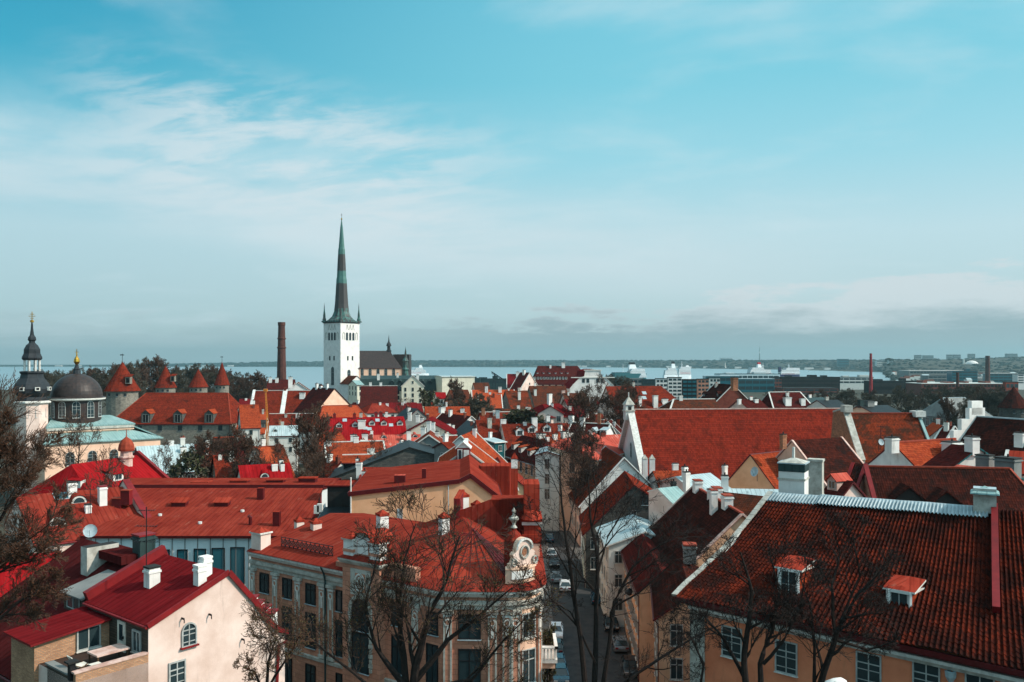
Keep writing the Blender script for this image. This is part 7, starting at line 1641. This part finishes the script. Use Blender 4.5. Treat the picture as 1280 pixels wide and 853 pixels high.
# ================================================================ trees
def perp(d, rnd):
    v = V((rnd.uniform(-1, 1), rnd.uniform(-1, 1), rnd.uniform(-1, 1))); v = v-d*v.dot(d); return v.normalized()
class Tree:
    def __init__(s, seed): s.r = random.Random(seed); s.wood = MB(); s.twig = MB(); s.nb = 0
    def seg(s, pts, rs, lvl):
        n = 7 if rs[0] > .12 else (5 if rs[0] > .04 else 3)
        mb = s.wood if lvl <= 1 else s.twig
        mb.tube(pts, rs, 'bark' if lvl <= 1 else s.tm, n, False)
    def grow(s, p, d, L, r, lvl, maxl, up=.12, kids=(0, 7, 7, 6, 4), ang=(.5, .95), wob=.16, bud=None, bs=.06, bn=2, lk=(.45, .75)):
        R0 = s.r; n = 5 if lvl < 3 else 3; pts = [p]; rs = [r]; dd = d.copy()
        for i in range(n):
            dd = (dd+perp(dd, R0)*wob+V((0, 0, up*.5))).normalized(); p = p+dd*(L/n); pts.append(p); rs.append(max(s.rmin, r*(1-(i+1)/n*.72)))
        s.seg(pts, rs, lvl); s.nb += 1
        s.spawn(pts, rs, L, lvl, maxl, up, kids, ang, wob, bud, bs, bn, lk)
    def spawn(s, pts, rs, L, lvl, maxl, up, kids, ang, wob, bud, bs, bn, lk, t0=.25):
        R0 = s.r; n = len(pts)-1
        if bud and lvl >= maxl-1:
            for k in range(bn if lvl == maxl else bn//2):
                i = R0.randrange(1, n+1); c = pts[i].lerp(pts[i-1], R0.random()*.6); a = V((R0.uniform(-1, 1), R0.uniform(-1, 1), R0.uniform(-.6, 1))).normalized(); b = perp(a, R0); z = bs*R0.uniform(.6, 1.5)
                s.twig.face([c, c+a*z*.6+b*z*.35, c+a*z*1.4, c+a*z*.6-b*z*.35], bud if isinstance(bud, str) else R0.choice(bud))
        if lvl >= maxl: return
        K = kids[lvl+1] if lvl+1 < len(kids) else 3
        for k in range(K):
            t = t0+(1-t0)*(k+R0.random())/K; f = t*n; i = min(int(f), n-1); q = pts[i].lerp(pts[i+1], f-i); dd = (pts[i+1]-pts[i]).normalized()
            a = R0.uniform(*ang); nd = (dd*math.cos(a)+perp(dd, R0)*math.sin(a)).normalized()
            l2 = L*R0.uniform(*lk)*(1.05-.45*t); r2 = max(s.rmin, (rs[i]+(rs[min(i+1, n)]-rs[i])*(f-i))*R0.uniform(.45, .68))
            s.grow(q, nd, l2, r2, lvl+1, maxl, up, kids, ang, wob, bud, bs, bn, lk)
    def finish(s, label, loc, group=None, name='bare_tree'):
        r = thing(name, label, 'tree', loc, group); s.wood.build('trunk', r)
        if s.twig.f: s.twig.build('crown', r)
        return r
def px_tree(label, seed, Y_, stems, base, kids=(0, 6, 6, 5, 4), maxl=4, bud=None, tm='twig', rmin=.012, lfac=.5, bs=.06, bn=2, ang=(.45, .95), up=.1, dY=1.5, t0=.2, lk=(.5, .85)):
    """stems: lists of (px, py, radius) polylines seen in the photo; each gets its own depth drift"""
    t = Tree(seed); t.rmin = rmin; t.tm = tm; loc = V(((base[0]-CX)*Y_/F, Y_, ground(0, Y_)))
    for st in stems:
        dy = t.r.uniform(-dY, dY); pts = []
        for i, (x, y, r_) in enumerate(st): pts.append(P(x, y, Y_+dy*i/(len(st)-1)))
        # smooth
        q = []; rr = []
        for i in range(len(pts)-1):
            for k in range(3):
                u = k/3; q.append(pts[i].lerp(pts[i+1], u)+V((t.r.uniform(-.05, .05), t.r.uniform(-.05, .05), 0))*(k > 0)); rr.append(st[i][2]+(st[i+1][2]-st[i][2])*u)
        q.append(pts[-1]); rr.append(st[-1][2]); t.seg(q, rr, 0)
        L = sum((b-a).length for a, b in zip(q, q[1:]))
        t.spawn(q, rr, L*lfac, 0, maxl, up, kids, ang, .18, bud, bs, bn, lk, t0)
    # root the stems down to the ground
    f = stems[0][0]; a = P(f[0], f[1], Y_); t.seg([V((loc.x, loc.y, loc.z-.2)), a], [f[2]*1.5, f[2]], 0)
    return t.finish(label, loc)
g_ = lambda *p: [tuple(q) for q in p]
px_tree('bare tree with budding olive twigs in front of the ornate corner house', 11, 44, [
  g_((512, 905, .3), (520, 830, .22), (535, 775, .14), (560, 720, .09), (575, 670, .04)),
  g_((510, 905, .24), (505, 820, .16), (498, 760, .1), (505, 700, .06), (520, 655, .03)),
  g_((520, 850, .18), (560, 800, .12), (605, 765, .07), (640, 735, .03)),
  g_((508, 860, .2), (470, 810, .1), (455, 760, .06), (470, 700, .03)),
  g_((500, 890, .12), (440, 840, .08), (390, 800, .05), (345, 790, .02)),
  g_((540, 860, .13), (590, 850, .09), (630, 800, .05), (660, 770, .02))], (512, 905), kids=(0, 9, 6, 5, 3), bud=('bud_olive', 'bud_olive', 'bud_red'), bs=.035, bn=3, lfac=.4, lk=(.55, .95), ang=(.4, .85), tm='bark_brown')
px_tree('tall bare tree with many dark forking stems standing in the street', 12, 56, [
  g_((736, 900, 0.213), (726, 800, 0.164), (716, 740, 0.131), (707, 670, 0.0902), (701, 610, 0.0574), (700, 565, 0.0246)),
  g_((742, 900, 0.213), (745, 783, 0.164), (747, 700, 0.123), (738, 650, 0.0738), (735, 600, 0.041), (742, 560, 0.0164)),
  g_((748, 900, 0.18), (768, 752, 0.123), (790, 710, 0.082), (815, 688, 0.0574), (850, 668, 0.0246)),
  g_((750, 900, 0.164), (783, 852, 0.115), (833, 818, 0.082), (880, 790, 0.0492), (930, 770, 0.0205)),
  g_((745, 830, 0.0984), (713, 765, 0.0492), (690, 752, 0.0369), (660, 748, 0.0164)),
  g_((747, 720, 0.082), (760, 670, 0.0574), (790, 620, 0.0328), (820, 590, 0.0164)),
  g_((712, 720, 0.0656), (690, 680, 0.041), (668, 650, 0.0246), (650, 640, 0.0123)),
  g_((765, 760, 0.082), (800, 740, 0.0574), (845, 700, 0.0328), (880, 690, 0.0164))], (742, 900), kids=(0, 7, 6, 5, 3), lfac=.38, rmin=.011, ang=(.5, 1.0), tm='bark')
px_tree('bare tree with two dark trunks before the orange wall, left of the pantile dormers', 13, 42, [
  g_((936, 890, .2), (930, 830, .16), (934, 790, .13), (940, 740, .09), (925, 690, .04)),
  g_((932, 850, .12), (905, 800, .08), (880, 770, .05), (850, 765, .02)),
  g_((950, 890, .18), (950, 830, .13), (965, 790, .1), (975, 740, .06), (960, 680, .03)),
  g_((954, 830, .1), (980, 800, .07), (1000, 760, .045), (1010, 700, .02)),
  g_((870, 890, .08), (880, 830, .06), (860, 790, .04), (840, 800, .02))], (940, 890), kids=(0, 8, 7, 5, 3), lfac=.42, rmin=.009, tm='bark')
px_tree('leaning bare tree whose dark stem crosses the dormers of the pantile roof', 14, 43, [
  g_((1018, 895, .2), (1030, 840, .16), (1046, 790, .13), (1070, 745, .08), (1100, 715, .04)),
  g_((1046, 800, .1), (1085, 812, .06), (1120, 800, .03)),
  g_((1044, 790, .1), (1040, 730, .07), (1050, 690, .04), (1040, 655, .02)),
  g_((1018, 895, .14), (1018, 830, .08), (1015, 770, .05), (1000, 720, .03)),
  g_((1050, 780, .08), (1075, 720, .05), (1065, 670, .03))], (1018, 895), kids=(0, 8, 7, 5, 3), lfac=.44, rmin=.009, tm='bark')
px_tree('big bare tree with reddish brown buds filling the left picture edge', 15, 40, [
  g_((-60, 900, .3), (-45, 780, .22), (-38, 680, .16), (-20, 600, .09), (-8, 520, .04)),
  g_((-50, 780, .14), (-10, 720, .09), (30, 680, .05), (62, 655, .02)),
  g_((-40, 700, .12), (0, 650, .08), (32, 605, .05), (48, 565, .02)),
  g_((-50, 820, .13), (-10, 780, .08), (28, 750, .05), (58, 735, .02)),
  g_((-38, 690, .1), (-8, 600, .06), (10, 545, .03)),
  g_((-45, 740, .1), (10, 710, .05), (48, 700, .02))], (-60, 900), kids=(0, 10, 8, 6, 5), bud=('bud_red', 'bud_red', 'twig'), bs=.028, bn=3, lfac=.4, lk=(.55, .92), ang=(.3, .75), rmin=.01)
px_tree('small bush-like tree with fresh buds against the cream gable wall', 16, 34, [
  g_((330, 900, .09), (335, 830, .06), (345, 800, .03), (330, 780, .015)),
  g_((332, 880, .06), (318, 840, .04), (306, 835, .015)),
  g_((336, 860, .06), (360, 820, .04), (375, 795, .015))], (330, 900), kids=(0, 7, 6, 5, 3), maxl=4, bud=('bud_olive', 'bud_red'), bs=.022, bn=3, lfac=.45, lk=(.5, .9), rmin=.007)
# ---- middle-distance trees: a few kinds, copied
def std_tree(seed, H_, sp, kids, maxl, tm, rmin, bud=None, bs=.3, bn=3, trunk=.3, up=.14, r0=None):
    t = Tree(seed); t.rmin = rmin; t.tm = tm; pts = [V((0, 0, 0)), V((.1, 0, H_*trunk*.5)), V((0, .15, H_*trunk))]; r_ = r0 or H_*.018
    t.seg(pts+[V((0, 0, H_*.62)), V((.2, .1, H_*.86))], [r_, r_*.85, r_*.75, r_*.4, rmin], 0)
    t.spawn(pts[1:]+[V((0, 0, H_*.62)), V((.2, .1, H_*.86))], [r_*.85, r_*.75, r_*.4, rmin], H_*sp, 0, maxl, up, kids, (.5, 1.05), .17, bud, bs, bn, (.42, .75), .25)
    return t
protos = {}
def proto(key, *a, **k):
    t = std_tree(*a, **k); r = t.finish('tree', (0, 0, 0)); protos[key] = r
proto('bare', 21, 14, .62, (0, 11, 7, 6, 4), 4, 'twig', .02)
proto('dense', 22, 14, .6, (0, 14, 9, 8, 6), 4, 'twig', .026)
proto('park', 23, 17, .6, (0, 13, 9, 7, 5), 4, 'leaf_dark', .042)
proto('park_b', 24, 15, .66, (0, 13, 9, 7, 5), 4, 'twig', .042)
proto('green', 25, 9, .6, (0, 10, 7, 5), 3, 'leaf_dark', .03, ('leaf_green', 'leaf_dark'), .3, 7)
def plant(key, px, pyt, Y_, label, group=None, sc=1.0, wide=1.0, zb=None, Hh={'bare': 13.5, 'dense': 13.5, 'park': 17, 'park_b': 15.5, 'green': 9.2}):
    q = P(px, pyt, Y_); zb = land(q.x, Y_) if zb is None else zb; k = max(.25, (q.z-zb)/Hh[key])
    return clean_copy(protos[key], (q.x, Y_, zb), random.Random(int(px*7+pyt)).uniform(0, 6.28), (k*wide, k*wide, k), label, group)
plant('dense', 383, 522, 178, 'dense dark bare tree in the middle of the left roofs, before the orange roofs', wide=.85)
plant('bare', 405, 560, 168, 'smaller bare tree leaning right of the dense dark tree')
plant('dense', 306, 548, 165, 'dark bare tree left of the dense dark one, over the wide red hall roof', wide=.8)
plant('bare', 335, 566, 163, 'thin bare tree between the two dark trees over the wide red hall roof')
plant('bare', 98, 535, 185, 'bare tree standing before the peach wall of the domed church', wide=1.1)
plant('bare', 136, 588, 120, 'small russet bare tree in front of the bright red seamed roof', sc=.7, wide=.7)
plant('green', 232, 568, 172, 'greenish budding shrub-tree before the galvanised shed roof', wide=.9)
plant('bare', 205, 566, 176, 'thin pale bare tree before the galvanised shed roof, left of the green one', wide=.8)
plant('dense', 262, 552, 182, 'dark bare tree at the rusty shed')
plant('park_b', 571, 478, 395, 'bare spreading tree before the pale flat-roofed block', wide=.75)
plant('green', 536, 489, 380, 'greenish tree before the white gabled bay of the green mansard', wide=.9)
plant('dense', 724, 496, 262, 'leafless tree with dark spreading limbs right of the cream red-roofed house', wide=1.0)
plant('bare', 700, 507, 270, 'thin bare tree left of the dark-limbed one among the red roofs', wide=.8)
plant('dense', 765, 497, 250, 'dark bush-like tree left of the orange-red hipped roof')
plant('bare', 752, 478, 430, 'pale bare tree in front of the white baroque gable', wide=.9)
plant('dense', 735, 544, 172, 'bare tree rising behind the street houses at the church gable', wide=.7)
plant('bare', 720, 560, 166, 'slim bare tree before the peach house at the street bend', wide=.7)
plant('dense', 790, 488, 320, 'dark leafless crown in front of the orange-red hipped roof, near the belfry', wide=.7)
plant('bare', 470, 566, 168, 'thin reddish bare tree in front of the white-banded orange roof', wide=.9)
plant('green', 655, 514, 250, 'low greenish hedge-like tree behind the red terrace row', wide=1.4)
plant('bare', 505, 508, 320, 'small bare tree near the charcoal-roofed low house', wide=.8)
G1 = 'trees of the park behind the round towers'; rt = random.Random(9)
for i, px in enumerate(list(range(56, 334, 9))):
    plant(('park', 'park_b')[i % 2], px+rt.uniform(-3, 3), (465 if px < 120 else 451 if 178 < px < 198 else 461 if px < 240 else 462 if px < 285 else 469)+rt.uniform(-2, 6), rt.uniform(500, 620), 'dark leafless park tree in the row behind the domed church and round towers', G1, wide=rt.uniform(.8, 1.15))
G2 = 'trees of the park beyond the tile roofs on the right'
for i in range(34):
    px = rt.uniform(1085, 1300); Y_ = rt.uniform(420, 640); top = (485 if 1110 < px < 1260 else 492)+rt.uniform(0, 12)
    plant(('park', 'park_b', 'park')[i % 3], px, top, Y_, 'dark leafless park tree in the mass between the tile roofs and the dark warehouse', G2, wide=rt.uniform(.9, 1.3))
G3 = 'trees between the harbour blocks'
for i in range(22):
    px = 962+i*9.6+rt.uniform(-4, 4) if i < 14 else rt.uniform(300, 420); Y_ = rt.uniform(560, 800)
    plant(('park', 'park_b')[i % 2], px, (488 if i < 14 else 476)+rt.uniform(0, 6), Y_, 'dark leafless tree in the belt before the car park' if i < 14 else 'dark leafless tree around the foot of the brick factory chimney', G3 if i < 14 else 'trees around the brick chimney', wide=rt.uniform(.9, 1.3))
for i in range(8):
    px = (757, 766, 774, 783, 590, 600, 1000, 1040)[i]; plant('park', px, (472, 471, 473, 475, 497, 498, 500, 498)[i], (640, 650, 640, 655, 330, 335, 420, 430)[i], 'dark leafless tree beside the grey apartment house' if i < 4 else ('dark small tree behind the orange tiled wing' if i < 6 else 'dark tree between the black-roofed houses and the car park'), ('trees by the grey apartments', 'trees behind the orange wing', 'trees by the car park')[0 if i < 4 else (1 if i < 6 else 2)])
plant('green', 684, 786, 84, 'leafy budding shrub growing on the balcony side of the corner house', zb=-5, wide=.5)
plant('green', 672, 822, 86, 'lower green shrub beside the parked cars under the balcony', zb=-5, wide=.6)
plant('park_b', 1186, 500, 322, 'brown leafless tree right in front of the grey faceted-roof house', wide=.7)
plant('park', 1204, 503, 320, 'dark leafless tree at the right corner of the grey faceted-roof house', wide=.7)
for k, r in protos.items():
    for c in list(r.children): bpy.data.objects.remove(c)
    bpy.data.objects.remove(r)
# ================================================================ lower roofs that fill the gaps of the old town
rt = random.Random(31); RO = ['tile_red', 'tile_orange', 'tile_brown', 'tile_plum', 'metal_crimson', 'tile_dark', 'metal_pale', 'metal_maroon']; WA = ['cream', 'palewall', 'peach', 'ivory', 'yellow', 'gold_stone']
RN = dict(tile_red='red-tiled', tile_orange='orange-tiled', tile_brown='brown-tiled', tile_plum='plum-tiled', metal_crimson='crimson metal', tile_dark='dark brown', metal_pale='pale metal', metal_maroon='maroon metal')
for i in range(64):
    band = i % 4; Y_ = (205, 265, 350, 445)[band]+rt.uniform(-14, 14); px = 395+((i//4)*29.5+rt.uniform(-6, 6)) if band else 420+((i//4)*26+rt.uniform(-5, 5))
    pyr = (573, 541, 513, 499)[band]+rt.uniform(0, 6)
    if px > 790: px -= 500 if band == 3 else 70
    if px < 395 and band < 3: continue
    rf_ = rt.choice(RO); dpx = rt.uniform(14, 26)*(1 if band else 1.3)
    T('low %s roof tucked between taller houses in the old town' % RN[rf_], px-dpx/2, pyr, Y_, px+dpx/2, Y_+rt.uniform(-5, 5), (rt.uniform(5.5, 8), rt.uniform(.6, .9)), rf_, rt.choice(WA), [(px-dpx*.2, pyr+1, 1.1, rt.uniform(.8, 1.6))], group='low %s roofs of the old town' % RN[rf_], win=(1, 1.5, 3, 1) if Y_ < 300 else None, wst='simple')
# ================================================================ air
m = MB(); m.box(-9000, 9000, -70, 14100, -62, 230, 'white'); hz = m.build('haze', kind='stuff')
hm = bpy.data.materials.new('haze'); hm.use_nodes = True; hm.node_tree.nodes.clear(); ht = NT(hm.node_tree)
pv = ht.n('ShaderNodeVolumePrincipled', i_Color=(.36, .60, .66, 1), i_Density=.00006); pv.inputs['Anisotropy'].default_value = .2
oo = ht.n('ShaderNodeOutputMaterial'); ht.put(oo.inputs['Volume'], pv.outputs[0]); hz.data.materials.clear(); hz.data.materials.append(hm)
for o in bpy.data.objects:
    if '_o' in o: del o['_o']
